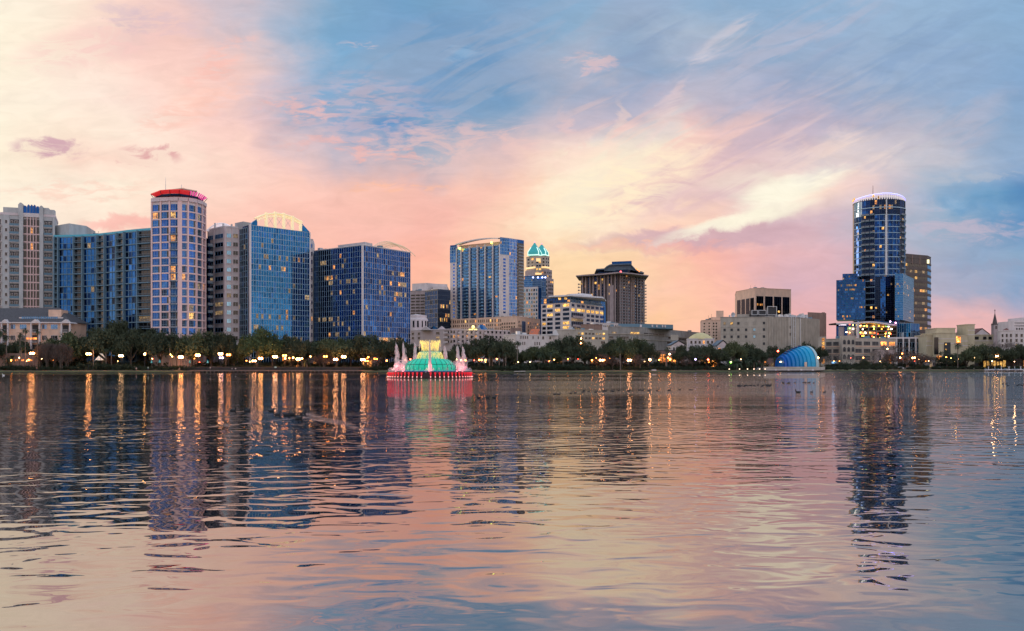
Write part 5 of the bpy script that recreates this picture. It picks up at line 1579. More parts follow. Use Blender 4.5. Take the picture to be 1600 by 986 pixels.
# ---- brown tower behind the round one
H, P_ = fr(397.5, 720, [(1413, 396.8), (1449, 400), (1454.5, 402.5)])
B = Building('office_tower', 'brown stone office tower with dark ribbon windows behind the round blue tower', 'tower', P_, H, 30, 'dkbrown', cap=0.4)
f = B.faces[0]; rh = 9.9 / F * 720
e = MB(); e.fbox(f, 0, f.L, 0, .25, H - 3, H); 
for r in range(14):
    z = Z(409, 720) - r * rh - 1.0
    e.fbox(f, 0, f.L, 0, .3, z - 0.2, z + 1.2)
    for c in range(9):
        kind = 'black'
        if rnd.random() < (0.4 if r in (1, 4, 6) else 0.1): kind = rnd.choice(['warm', 'amber', 'dim'])
        B.win(f, f.L * (0.02 + c / 9 * .97), z - 2.4, f.L / 9 * .9, 2.1, kind)
    e.fbox(B.faces[1], 0, B.faces[1].L, 0, .3, z - .2, z + 1.3)
    B.win(B.faces[1], 0.3, z - 3.2, B.faces[1].L - .6, 2.8, 'silver', 1, None)
B.part('spandrel', e, mat('dark_mauve_stone', (0.10, 0.07, 0.065), .7, var=.12))
e = MB(); e.box(X(1450.2, 715), X(1453, 715), 716, 717, Z(412, 718), Z(406, 718)); B.part('lit_sign', e, glow('pale_yellow_sign', (1, 0.9, 0.4), 1.2))
e = MB()
for c in (0.33, .66): e.fbox(f, f.L * c - .4, f.L * c + .4, 0, .32, H - 8, H - 0.2)
B.part('pier', e, 'brown')
B.finish()

# ---- arcaded parking garage
B = Building('arcade_garage', 'beige arcaded garage with three open levels in front of the round blue tower', 'garage', at((1290, 520), (1335, 505), (1400, 516)), Z(529.5, 507), 26, 'beige', cap=0.4)
for fi, cs in ((0, 4), (1, 5)):
    f = B.faces[fi]
    for r in range(3):
        for c in range(cs):
            w = f.L / cs
            B.win(f, w * (c + .12), Z(539.5 + r * 11.5, 508), w * .72, 2.1 if r < 2 else 2.3, 'blackb' if rnd.random() > .15 else 'fire', 3 if r < 2 else 1, 'conc')
e = MB()
for fc in B.faces:
    for r in range(3): e.fbox(fc, 0, fc.L, 0, .35, Z(541.5 + r * 11.5, 508), Z(540.7 + r * 11.5, 508))
B.part('ledge', e, 'tan')
f = B.faces[0]
e = MB(); e.box(X(1316, 504), X(1336, 504), 504, 508, 1, Z(524.5, 504)); B.part('arched_frontispiece', e, 'beige')
fc = Face((X(1316, 504), 504), (X(1336, 504), 504))
for r, yy in enumerate((538, 549.5, 561)):
    for c in range(3):
        w = fc.L / 3; B.win(fc, w * c + w * .2, Z(yy, 504), w * .6, 1.9, 'blackb', 0, 'conc', .02)
        a = MB(); x0 = w * c + w * .5
        a.add([fc.p(x0 + w * .3 * math.cos(math.pi * k / 8), 0.1, Z(yy, 504) + 1.9 + w * .3 * math.sin(math.pi * k / 8)) for k in range(9)], [tuple(range(9))]); B.part('arch', a, 'blackb')
# lit stair tower
e = MB(); e.prism(at((1278.5, 500), (1290.5, 498), (1290.5, 515), (1278.5, 515)), 1, Z(526, 499)); B.part('stair_tower', e, 'beige')
fc = Face(*at((1279, 499.8), (1290, 498)))
for yy in (531, 537, 543, 549, 555, 561, 566): B.win(fc, fc.L * .48, Z(yy + 2, 499), 1.5, 1.7, rnd.choice(['fire', 'amber', 'warm']), 0, 'tan')
sc = MB(); sc.box(X(1299.5, 500), X(1306, 500), 499.6, 500, Z(568, 500), Z(565.2, 500)); B.part('blue_screen', sc, glow('blue_screen', (0.02, 0.45, 1.0), 0.9))
B.finish()
# ---- portico
B = Building('portico', 'long flat-roofed portico of square columns right of the arcaded garage', 'portico', at((1388, 570), (1449, 565)), Z(529, 566), 12, 'blackb', cap=1.0, roof='white')
f = B.faces[0]; e = MB()
for px in (1391, 1400.5, 1411, 1420, 1430.5, 1441, 1448): e.fbox(f, f.at(px) - .4, f.at(px) + .4, 0, 1.2, 1, B.H)
B.part('column', e, 'white')
B.grid(0, 1, None, B.H - 2, 5, 12, 3, 0.8, 0.8, (('navy_b', .9), ('skyg', .1)), 0, 'mull', 0.08, ('amber',))
B.finish()
# ---- yellow-beige hall
def yblock(name, label, vols, wins):
    root = thing(name, label, 'building', (X((vols[0][0] + vols[0][1]) / 2, vols[0][3]), vols[0][3] + 8, 1))
    for (a, b_, y1, D, dep) in vols:
        e = MB(); e.prism(at((a, D), (b_, D)) + [(X(b_, D), D + dep), (X(a, D), D + dep)], 1, Z(y1, D)); e.box(X(a, D) - .3, X(b_, D) + .3, D - .3, D + dep, Z(y1, D), Z(y1, D) + .5); e.build('wall', M['yellow'], root)
        s_ = MB(); s_.box(X(a, D) - .12, X(b_, D) + .12, D - .12, D + .02, Z(y1 + 9, D), Z(y1 + 8, D)); s_.box(X(a, D) - .12, X(b_, D) + .12, D - .12, D + .02, Z(y1 + 16, D), Z(y1 + 15, D)); s_.build('string_course', M['white'], root)
    for (a, b_, y1, y0, D, k) in wins:
        w = MB(); w.box(X(a, D), X(b_, D), D - .25, D - .05, Z(y0, D), Z(y1, D)); w.build('window', M[k], root)
yblock('civic_hall', 'pale yellow blocky hall with tall dark openings right of the brown tower', [(1447.5, 1463, 524.5, 555, 16), (1463, 1493.5, 521, 550, 20), (1464, 1492.5, 513.5, 566, 16), (1493.5, 1512, 524.5, 556, 16), (1512.5, 1523, 507.5, 560, 14)],
       [(1459.5, 1466, 527, 554, 549.6, 'black'), (1475, 1485, 535, 556, 550, 'blackb'), (1494, 1500.5, 526, 536, 556, 'fire'), (1477, 1479, 537, 539, 549.6, 'amber'), (1477, 1479, 545, 547, 549.6, 'amber'), (1464, 1471, 556.5, 562, 549.6, 'fire')])
yblock('side_hall', 'low cream building with short ribbon windows below the dark gable', [(1521, 1552, 524, 570, 14)], [(1523, 1529, 526, 530.5, 570, 'black'), (1536, 1541, 526, 530.5, 570, 'black'), (1544.5, 1549.5, 526, 530.5, 570, 'black')])
# gabled church nave, spire
rt = gable_house('dark gabled church roof left of the pointed spire', 1523, 1546, 600, 523, 513.5, 'beige', 'roofred', 30, 0)
rt['category'] = 'church'
rt = thing('church_spire', 'slender dark church spire topped by a cross, right of the yellow hall', 'spire', (X(1554.5, 640), 640, 1))
cx, cy = X(1554.5, 640), 640
e = MB(); q = [(cx + 1.75 * sx, cy + 1.75 * sy) for sx, sy in ((-1, -1), (1, -1), (1, 1), (-1, 1))]; e.prism(q, 1, Z(508, 640)); e.build('tower_wall', M['mauve'], rt)
e = MB(); q2 = [(cx + 1.9 * math.cos(R(22.5 + 45 * k)), cy + 1.9 * math.sin(R(22.5 + 45 * k))) for k in range(8)]
e.add([(x, y, Z(508, 640)) for x, y in q2] + [(cx, cy, Z(487.5, 640))], [(k, (k + 1) % 8, 8) for k in range(8)]); e.build('steeple', M['dkbrown'], rt)
e = MB()
for sx in (-1, 1):
    for sy in (-1, 1): e.add([(cx + sx * 1.5 - .4, cy + sy * 1.5 - .4, Z(508, 640)), (cx + sx * 1.5 + .4, cy + sy * 1.5 - .4, Z(508, 640)), (cx + sx * 1.5 + .4, cy + sy * 1.5 + .4, Z(508, 640)), (cx + sx * 1.5 - .4, cy + sy * 1.5 + .4, Z(508, 640)), (cx + sx * 1.5, cy + sy * 1.5, Z(504.5, 640))], [(0, 1, 4), (1, 2, 4), (2, 3, 4), (3, 0, 4)])
e.build('pinnacle', M['dkbrown'], rt)
e = MB(); e.box(cx - .6, cx - .15, cy - 1.9, cy - 1.76, Z(514, 640), Z(509.5, 640)); e.box(cx + .15, cx + .6, cy - 1.9, cy - 1.76, Z(514, 640), Z(509.5, 640)); e.build('belfry_opening', M['black'], rt)
e = MB(); zt_ = Z(487.5, 640); e.box(cx - .12, cx + .12, cy - .12, cy + .12, zt_ - .5, zt_ + 1.9); e.box(cx - .6, cx + .6, cy - .121, cy + .121, zt_ + .9, zt_ + 1.15); e.build('cross', M['metal'], rt)
# white building at the right edge
B = Building('apartment_block', 'white apartment building at the right edge behind bare trees', 'apartment block', at((1562, 545), (1583, 540), (1640, 545)), Z(517, 540), 20, 'white', cap=0.5)
B.grid(0, 0.5, None, Z(520, 540), Z(560, 540), 3, 5, 0.45, 0.6, (('black', 1),), 0, 'white', .05)
B.grid(1, 0.5, None, Z(520, 540), Z(560, 540), 7, 5, 0.45, 0.6, (('black', 1),), 0, 'white', .05)
e = MB(); e.box(X(1584, 552), X(1640, 552), 550, 570, B.H, Z(501.5, 552)); e.box(X(1600, 552), X(1640, 552), 550, 570, B.H, Z(496, 552)); B.part('upper_storey', e, 'white')
e = MB(); 
for yy in (504.5, 509): e.box(X(1585, 549.8), X(1640, 549.8), 549.7, 549.95, Z(yy + .8, 552), Z(yy, 552))
for px in np.arange(1588, 1640, 4): e.box(X(px, 549.8), X(px + 1.8, 549.8), 549.7, 549.9, Z(515.5, 552), Z(512.5, 552))
B.part('trim', e, 'black')
e = MB(); e.add([(X(1562, 556), 556, B.H), (X(1584, 556), 556, B.H), (X(1584, 560), 560, Z(510.5, 560)), (X(1572, 560), 560, Z(512.8, 560)), (X(1562, 575), 575, B.H), (X(1584, 575), 575, B.H)], [(0, 1, 2, 3), (0, 3, 4), (3, 2, 5, 4)]); B.part('red_roof', e, 'roofred')
B.finish()

# ---- low condominium at the left edge, gabled porches
D0 = 392
B = Building('condominium', 'low cream condominium at the left edge with grey hipped roof and white gabled porches', 'condominium', at((-30, D0), (108, D0)), Z(503.5, D0), 16, 'tan', cap=0, back=[(X(108, D0), D0 + 16), (X(-30, D0), D0 + 16)])
ze, zr = Z(503.5, D0), Z(482, D0 + 8)
x0, x1 = X(-34, D0), X(112, D0)
e = MB(); e.add([(x0, D0 - .8, ze), (x1, D0 - .8, ze), (x1, D0 + 17, ze), (x0, D0 + 17, ze), (x0, D0 + 7, zr), (x1 - 9, D0 + 7, zr + .3)], [(0, 1, 5, 4), (1, 2, 5), (2, 3, 4, 5), (3, 0, 4)])
B.part('roof', e, 'roofgrey')
e = MB(); e.box(x0, x1, D0 - .95, D0 - .7, ze - .45, ze + .05); B.part('eaves', e, 'white')
f = B.faces[0]
for px in (17, 31.5, 66, 80):
    w = f.at(px + (7 if px < 20 or px == 66 else 10)) - f.at(px)
    for yy in (514, 531, 546): B.win(f, f.at(px), Z(yy, D0), w, 1.9, 'blue_c' if yy < 520 else 'black', 3, 'white')
for i, (a, b_) in enumerate(((0, 14), (46, 63.5), (93.5, 111))):
    e = MB(); xa, xb = X(a, D0 - 2), X(b_, D0 - 2); zg = Z(505, D0 - 2); zp = Z(498.8, D0 - 2)
    e.add([(xa, D0 - 2.2, zg), (xb, D0 - 2.2, zg), ((xa + xb) / 2, D0 - 2.2, zp), (xa, D0 + 4, zg), (xb, D0 + 4, zg), ((xa + xb) / 2, D0 + 4, zp)], [(0, 1, 2), (0, 2, 5, 3), (1, 4, 5, 2)])
    B.part('gable', e, 'white')
    e = MB(); e.box(xa + .3, xa + .9, D0 - 2, D0 - 1.4, 1, zg); e.box(xb - .9, xb - .3, D0 - 2, D0 - 1.4, 1, zg); B.part('porch_column', e, 'white')
    for yy in (518.5, 534, 549):
        B.win(f, f.at(a) + 1, Z(yy, D0), f.at(b_) - f.at(a) - 2, 3.0, 'blackb', 0, None); B.bal(f, f.at(a) + .6, Z(yy + .3, D0), f.at(b_) - f.at(a) - 1.2, 1.9, 1.0, 'white', 'white', False)
e = MB(); e.box(X(72, D0), X(92, D0), D0 + 2, D0 + 8, Z(499, D0), Z(483.5, D0)); B.part('stair_tower', e, 'tan')
e = MB(); e.box(X(27, D0 - .2), X(96, D0 - .2), D0 + 1.2, D0 + 4, Z(500, D0), Z(495.5, D0)); B.part('dormer', e, 'white')
e = MB()
for px in range(32, 88, 3): e.box(X(px, D0), X(px + 1.8, D0), D0 + 1.0, D0 + 1.18, Z(498.5, D0), Z(494.5, D0))
B.part('dormer_glazing', e, 'blue_c')
e = MB(); e.box(X(-2, D0 - 6), X(60, D0 - 6), D0 - 7, D0 - 2.5, 1, Z(552, D0 - 6)); B.part('ground_floor_wing', e, 'brown')
fz = Face((X(-2, D0 - 7), D0 - 7), (X(60, D0 - 7), D0 - 7))
for px in (15.5, 23.5, 42, 46, 33): B.win(fz, fz.at(px), Z(564, D0 - 7), 1.3, 0.7, 'fire')
for px in (45, 50, 55, 59): B.win(f, f.at(px), Z(530.5, D0), 1.1, 0.8, 'fire', 0, None, 2.1)
B.finish()

# ---- lit restaurants and shops seen under the trees
def cafe(label, px0, px1, D, ytop, kinds, seed=0, wall='brown', n=None, shopkind='cafe_pavilion'):
    B = Building(shopkind, label, 'cafe', at((px0, D), (px1, D)), Z(ytop, D), 9, wall, cap=0.3, roof='roofgrey', back=[(X(px1, D), D + 9), (X(px0, D), D + 9)])
    n = n or max(2, int((px1 - px0) / 5)); f = B.faces[0]; r_ = random.Random(seed)
    for k in range(n):
        if r_.random() < 0.85: B.win(f, f.L * (k + .12) / n, 1.9, f.L / n * .76, (B.H - 2.6) * r_.uniform(.6, 1), r_.choice(kinds), 1, wall)
    return B.finish()
cafe('low orange-lit pavilion under the oaks left of the round tower', 150, 170, 400, 557, ['dim', 'blackb'], 1)
cafe('orange-lit shop under the trees in front of the curved blue block', 184, 214, 415, 553, ['fire', 'dim', 'blackb'], 2)
cafe('orange-lit restaurant front below the round tower', 252, 275, 420, 549, ['fire', 'amber', 'blackb'], 3)
cafe('lit shopfront left of the green tree', 296, 326, 420, 551, ['warm', 'blackb', 'amber', 'fire'], 4)
cafe('orange-lit entrance at the foot of the white office block', 352, 374, 412, 540, ['warm', 'blackb', 'fire', 'blackb'], 5, 'white')
cafe('lit terrace restaurant right of the green tree', 441, 478, 416, 554, ['warm', 'fire', 'amber'], 6)
cafe('lit cafe left of the bare reddish tree by the boardwalk', 484, 516, 418, 562, ['warm', 'amber', 'blackb'], 7)
cafe('small lit kiosk under the dark oaks left of the fountain', 566, 582, 410, 560, ['warm', 'blackb', 'dim'], 8)
cafe('arched lit pavilion behind the palms right of the fountain', 796, 812, 400, 560, ['dim', 'dim', 'fire'], 9, 'pink')
cafe('pale low house with lit windows under the oaks', 826, 845, 410, 561, ['dim', 'blackb', 'dim'], 10, 'rose')
cafe('orange-lit shop behind the leafy hedge', 862, 886, 405, 560, ['fire', 'blackb', 'warm'], 11)
cafe('orange-lit shopfront under the tallest central oak', 922, 946, 410, 557, ['fire', 'fire', 'warm'], 12)
cafe('bright orange-lit pavilion behind the round-headed palm', 1030, 1062, 415, 548, ['fire', 'fire', 'warm', 'blackb'], 13)
cafe('orange-lit pavilion under the oaks left of the bandshell', 1094, 1122, 425, 558, ['fire', 'fire', 'warm'], 14)
cafe('low brown building with lit gable left of the bandshell', 1186, 1215, 440, 560, ['fire', 'blackb', 'dim'], 15, 'brown')
cafe('pink lit shopfront behind the bare trees on the right', 1372, 1398, 505, 546, ['dim', 'fire', 'dim', 'blackb'], 16, 'rose')
cafe('yellow-lit boathouse with green door behind the swan boats', 1536, 1572, 500, 561, ['amber', 'amber', 'amber'], 17, 'blackb', 7, 'boathouse')
cafe('reddish-lit kiosk at the right edge', 1584, 1604, 500, 561, ['fire', 'blackb'], 18, 'brown')
cafe('white kiosk beside the parked silver car', 1452, 1462, 500, 562, ['dim', 'blackb'], 19, 'white')


# ---- apartment towers across the park behind the viewer: out of the picture, seen as reflections in the glass
for i, (x, y, w, h) in enumerate(((-330, -150, 44, 96), (-190, -210, 38, 128), (-60, -170, 46, 84), (95, -230, 40, 118), (240, -160, 50, 78))):
    root = thing('apartment_tower', 'plain apartment tower behind the viewer, %s from its left end' % ('first', 'second', 'third', 'fourth', 'fifth')[i], 'tower', (x, y, 1))
    e = MB(); e.box(x - w / 2, x + w / 2, y - 15, y + 15, 1, h); e.box(x - w / 4, x + w / 4, y - 8, y + 8, h, h + 7); e.build('wall', M[('dkbrown', 'conc', 'brown', 'dkbrown', 'conc')[i]], root)
    q = MB(); d = MB(); r_ = random.Random(i)
    for zz_ in range(6, int(h) - 3, 4):
        for k in range(int(w / 3.4)):
            (q if r_.random() < .12 else d).box(x - w / 2 + 1 + k * 3.4, x - w / 2 + 3.2 + k * 3.4, y + 15.05, y + 15.2, zz_, zz_ + 2.2)
    tag(d.build('window', M['black'], root), kind='stuff'); q.build('lit_window', M['amber'], root)
# ------------------------------------------------------------------ vegetation
LM = [(0, 'the condominium'), (85, 'the left-edge tower'), (160, 'the curved blue block'), (237, 'the round canopied tower'), (325, 'the white office block'), (385, 'the arch-topped glass tower'), (490, 'the wide blue glass building'),
      (642, 'the fountain'), (703, 'the rose-white hotel'), (785, 'the cream hall'), (845, 'the golden-lit office'), (905, 'the brown tower'), (1010, 'the concrete garage'), (1074, 'the yellow dome'), (1126, 'the beige blank-walled block'),
      (1200, 'the blue bandshell'), (1285, 'the arcaded garage'), (1340, 'the round blue tower'), (1448, 'the yellow hall'), (1510, 'the church spire'), (1565, 'the right-edge white building')]
def landmark(px):
    nm = LM[0][1]
    for a, n_ in LM:
        if px >= a: nm = n_
    return nm
ORD = ['first', 'second', 'third', 'fourth', 'fifth', 'sixth', 'seventh', 'eighth', 'ninth', 'tenth', 'eleventh', 'twelfth']
_count = {}
def labelled(desc, px, rel='in front of'):
    """items must be passed from left to right: the ordinal counts along each landmark"""
    lm = landmark(px); k = (desc, lm); _count[k] = _count.get(k, 0) + 1
    return '%s %s %s, %s from left' % (desc, rel, lm, ORD[min(11, _count[k] - 1)])


def leaf_cloud(centers, radii, n, size, seed, flat=1.0):
    g = np.random.default_rng(seed)
    w = np.array(radii) ** 2; w = w / w.sum()
    idx = g.choice(len(centers), n, p=w)
    d = g.normal(size=(n, 3)); d /= np.linalg.norm(d, axis=1)[:, None]
    r = np.array(radii)[idx] * np.where(g.random(n) < .14, g.uniform(1.0, 1.5, n), g.uniform(0.55, 1.08, n))
    P = np.array(centers)[idx] + d * r[:, None] * np.array([1, 1, flat])
    a = g.normal(size=(n, 3)); a += d * 0.6; a /= np.linalg.norm(a, axis=1)[:, None]
    b = np.cross(a, g.normal(size=(n, 3))); b /= np.linalg.norm(b, axis=1)[:, None]
    c = np.cross(a, b)
    s = size * g.uniform(0.6, 1.3, n)[:, None]
    v = np.stack([P - b * s * .5, P - c * s * .32, P + b * s * .6, P + c * s * .32], axis=1).reshape(-1, 3)
    return v


def leaf_mesh(name, v, material):
    me = bpy.data.meshes.new(name)
    n = len(v) // 4
    me.from_pydata(v.tolist(), [], np.arange(n * 4).reshape(n, 4).tolist())
    me.materials.append(material)
    me.update()
    return me


def oak_variant(seed, spread=7.0, top=8.5, leaf=0.62, n=5200, material=None, low=2.6, blobs=34):
    g = random.Random(seed)
    cs, rs = [], []
    for k in range(blobs):
        a = g.uniform(0, 2 * math.pi); q = math.sqrt(g.random()) * 0.92
        rad = g.uniform(0.9, 2.0)
        hmax = top - rad - (top - low) * 0.62 * q ** 2.4
        hmin = low + rad * .6 + 1.2 * (1 - q)
        z = hmin + (max(hmax, hmin) - hmin) * g.random() ** .6
        cs.append((q * spread * math.cos(a), q * spread * math.sin(a), z)); rs.append(rad)
    v = leaf_cloud(cs, rs, n, leaf, seed, 0.75)
    crown = leaf_mesh('crown', v, material or M['oak'])
    t = MB()
    lean = g.uniform(-.5, .5)
    fork = (lean, g.uniform(-.3, .3), g.uniform(1.6, 2.4))
    t.tube([(0, 0, -0.4), (0.05, 0, .5), fork], [0.52, 0.40, 0.34], 8)
    for k in range(6):
        c = cs[g.randrange(len(cs))]
        mid = (c[0] * .45 + fork[0] * .3, c[1] * .45, fork[2] + (c[2] - fork[2]) * .6)
        t.tube([fork, mid, (c[0] * .85, c[1] * .85, c[2])], [0.24, 0.14, 0.05], 6)
        for j in range(2):
            t.tube([mid, (mid[0] + g.uniform(-2, 2), mid[1] + g.uniform(-2, 2), mid[2] + g.uniform(.6, 2))], [0.09, 0.03], 5)
    return crown, t.mesh('trunk', [M['bark']])


OAKS = [oak_variant(s, leaf=.56, n=6000, top=8.5 + (s % 3) * .3, material=M['mid'] if s in (3, 6) else None) for s in range(1, 8)]
GREEN = [oak_variant(s, 7.0, 9.5, 0.55, 5600, M['green'], 2.2, 36) for s in (21, 22)]
TALL = [oak_variant(s, 4.2, 9.5, 0.5, 3800, M['oak'], 2.0, 26) for s in (31, 32, 33)]
RUST = [oak_variant(s, 4.5, 8.5, 0.32, 2300, M['dead'], 2.0, 24) for s in (41, 42)]


def bare_variant(seed, h=9.0, material='twig', spread=0.5, levels=5, r0=0.22):
    g = random.Random(seed); b = MB(); t = MB()
    t.tube([(0, 0, -.4), (0, 0, h * .12), (g.uniform(-.2, .2), 0, h * .24)], [r0 * 1.25, r0, r0 * .8], 6)
    def grow(p, d, L, r, lv):
        q = p + d * L
        m_ = p + d * L * .5 + Vector((g.uniform(-1, 1), g.uniform(-1, 1), g.uniform(-.3, .6))) * L * .08
        b.tube([p, m_, q], [r, r * .8, r * .6], 4 if lv < 3 else 3, 0, False)
        if lv >= levels: return
        for k in range(3 if lv < 4 else 4):
            nd = (d + Vector((g.uniform(-1, 1), g.uniform(-1, 1), g.uniform(-.25, .8))) * spread * (1.1 if lv < 2 else 1.5)).normalized()
            grow(q, nd, L * g.uniform(.62, .82), max(r * .55, 0.022), lv + 1)
    for k in range(4):
        a = k * math.pi / 2 + g.uniform(-.5, .5)
        d = Vector((math.cos(a) * spread, math.sin(a) * spread, 1)).normalized()
        grow(Vector((0, 0, h * .24)), d, h * .22, r0 * .6, 1)
    return b.mesh('branches', [M[material]]), t.mesh('trunk', [M['bark']])


BARE = [bare_variant(s) for s in (1, 2, 3)]
BAREP = [bare_variant(s, 8.0, 'twigp', 0.75, 5, 0.2) for s in (4, 5, 6)]


def palm_variant(seed, h=8.0, r=2.0, n=30, droop=1.0):
    g = random.Random(seed); b = MB(); t = MB()
    bend = g.uniform(-.4, .4)
    path = [(0, 0, -.3), (bend * .2, 0, h * .3), (bend * .6, 0, h * .65), (bend, 0, h)]
    t.tube(path, [0.26, 0.2, 0.18, 0.2], 7)
    top = Vector((bend, 0, h))
    for k in range(n):
        a = 2 * math.pi * k / n * 2.4 + g.uniform(-.2, .2); el0 = g.uniform(-0.5, 1.35)
        L = r * g.uniform(.8, 1.1); p = top.copy(); segs = 5; e = el0
        side = Vector((-math.sin(a), math.cos(a), 0))
        for s in range(segs):
            d = Vector((math.cos(a) * math.cos(e), math.sin(a) * math.cos(e), math.sin(e)))
            q = p + d * L / segs
            w = 0.42 * math.sin(math.pi * (s + .9) / (segs + .8)) * r / 2
            nrm = side.cross(d)
            for sg in (-1, 1):
                for j in range(3):
                    u = p + (q - p) * (j / 3); tip = u + side * sg * w + d * .22 - nrm * w * .25
                    b.add([tuple(u), tuple(u + (q - p) * .3), tuple(tip)], [(0, 1, 2)])
            p = q; e -= 0.42 * droop
    return b.mesh('fronds', [M['palm']]), t.mesh('trunk', [M['barkp']])


PALMS = [palm_variant(s) for s in (1, 2, 3)]
FEATHER = [palm_variant(s, 5.0, 3.2, 34, .75) for s in (5, 6)]


def hedge_variant(seed, w=3.5, h=2.0, leaf=.38, n=1500, material=None):
    g = random.Random(seed)
    cs = [(g.uniform(-w, w), g.uniform(-1, 1), g.uniform(.3, h * .75)) for _ in range(16)]
    rs = [g.uniform(.5, .9) * h / 2 for _ in cs]
    return leaf_mesh('hedge', leaf_cloud(cs, rs, n, leaf, seed, .85), material or M['hedge'])


HEDGE = [hedge_variant(s) for s in (51, 52, 53, 54)]
HEDGEG = [hedge_variant(s, 3.5, 1.6, .3, 1500, M['green']) for s in (61, 62)]


def plant(var, name, cname, px, ytop, D, wpx, refh, refw, label, cat, group, rot=None, base=None):
    """one tree: an empty at its foot with trunk and crown, sized from the photo"""
    z0 = gz(px, D) if base is None else base
    h = Z(ytop, D) - z0; w = wpx / F * D
    sx = w / refw; sz = h / refh
    root = thing(name, label, cat, (X(px, D), D, z0), rnd.uniform(0, 6.28) if rot is None else rot, group)
    for me, nm in zip(var, (cname, 'trunk')):
        o = link(bpy.data.objects.new(nm, me)); o.parent = root
        o.scale = (sx, sx, sz)
    return root


trees = []
# (photo column, top row, width in columns, distance behind the shore, kind)
OAKL = [(-22, 515, 70, 24), (28, 530, 40, 26), (78, 524, 50, 26), (104, 512, 74, 20), (132, 516, 62, 34), (160, 507, 72, 22), (184, 504, 66, 34), (205, 510, 64, 20), (228, 507, 66, 32), (250, 512, 60, 18), (276, 513, 66, 30),
        (300, 516, 66, 19), (330, 515, 70, 26), (352, 522, 50, 18), (366, 548, 30, 22), (455, 518, 60, 24), (474, 523, 60, 18), (500, 527, 62, 24), (525, 524, 66, 18), (548, 526, 60, 28), (572, 524, 66, 18), (598, 524, 62, 26), (622, 528, 54, 18),
        (652, 538, 50, 30), (676, 540, 50, 24), (700, 545, 46, 20), (722, 536, 48, 24), (748, 527, 52, 16), (768, 523, 54, 22), (786, 528, 44, 16), (803, 545, 36, 24), (830, 541, 46, 20), (852, 532, 54, 16), (876, 524, 58, 22),
        (896, 524, 56, 16), (914, 535, 44, 24), (936, 540, 42, 18), (956, 524, 50, 22), (972, 519, 56, 16), (994, 521, 50, 22), (1013, 532, 38, 16), (1066, 543, 32, 20), (1082, 536, 48, 14), (1104, 534, 50, 20), (1122, 540, 38, 14),
        (1145, 531, 44, 16), (1161, 527, 50, 24), (1182, 541, 40, 14), (1207, 539, 34, 42), (1222, 541, 30, 40), (1262, 533, 36, 44), (1282, 536, 26, 44), (1510, 543, 44, 14), (1530, 533, 54, 20), (1548, 540, 50, 14), (1574, 548, 40, 26), (1592, 540, 52, 16), (1618, 538, 54, 18)]
for i, (px, yt, w, off) in enumerate(OAKL):
    D = shore(px) + off
    plant(OAKS[(i * 3) % 7], 'oak_tree', 'crown', px, yt + rnd.uniform(-7, 3) - (3 if 140 < px < 330 else 0), D, w * rnd.uniform(.85, 1.1), 8.9, 14.2, labelled(('broad dark live oak', 'dense round oak', 'spreading evergreen oak')[i % 3], px), 'tree', 'oaks along the far shore')
plant(GREEN[0], 'green_tree', 'crown', 402, 503, shore(402) + 14, 66, 9.9, 14.2, 'large fresh-green tree lit by park lamps below the arch-topped glass tower', 'tree', None)
plant(GREEN[1], 'green_tree', 'crown', 425, 512, shore(425) + 20, 46, 9.9, 14.2, 'smaller green tree right behind the large fresh-green one', 'tree', None)
for px, yt, w, off in ((1349, 559, 20, 10), (1480, 545, 34, 16), (1497, 556, 22, 20)):
    plant(TALL[int(px) % 3], 'small_tree', 'crown', px, yt, shore(px) + off, w, 9.8, 8.6, labelled('small dark dome-shaped tree', px), 'tree', None)
for px, yt, w, off in ((507, 545, 34, 12), (1418, 542, 62, 16), (1437, 548, 44, 22), (940, 548, 34, 11), (1072, 552, 20, 10), (1392, 546, 34, 22), (992, 548, 36, 9), (957, 552, 26, 9)):
    plant(RUST[int(px) % 2], 'sparse_tree', 'crown', px, yt, shore(px) + off, w, 8.8, 9.2, labelled('sparse grey-brown tree', px), 'tree', None)
for px, yt, w, off in ((62, 530, 24, 9), (72, 526, 30, 7), (84, 529, 26, 8), (94, 528, 34, 6), (104, 536, 22, 9)):
    plant(RUST[int(px) % 2], 'cypress_tree', 'crown', px, yt, shore(px) + off, w * .8, 8.8, 9.2, labelled('rusty-brown waterside cypress', px), 'tree', 'winter cypresses')
    plant(BARE[int(px) % 3], 'bare_tree', 'branches', px + 3, yt - 1, shore(px) + off + 1, w * .8, 9.5, 6.5, labelled('bare twiggy cypress', px), 'tree', 'winter cypresses')
for i, (px, yt, w, off, pale) in enumerate(((288, 555, 14, 3, 1), (584, 553, 20, 5, 0), (590, 552, 16, 6, 0), (1290, 548, 26, 30, 1), (1306, 540, 30, 34, 1), (1322, 548, 26, 26, 1), (1334, 546, 28, 30, 1), (1364, 534, 34, 26, 1), (1378, 532, 32, 30, 1), (1396, 530, 34, 34, 0), (1357, 548, 26, 18, 1),
                                             (1450, 556, 24, 12, 1), (1462, 552, 22, 22, 0), (1552, 516, 36, 40, 1), (1566, 513, 40, 36, 1), (1580, 516, 40, 34, 1), (1597, 522, 40, 38, 1))):
    plant((BAREP if pale else BARE)[i % 3], 'bare_tree', 'branches', px, yt, shore(px) + off, w, 9.2 if pale else 9.5, 8.5 if pale else 6.5, labelled('leafless %s-twigged tree' % ('pale' if pale else 'dark'), px), 'tree', 'leafless trees')
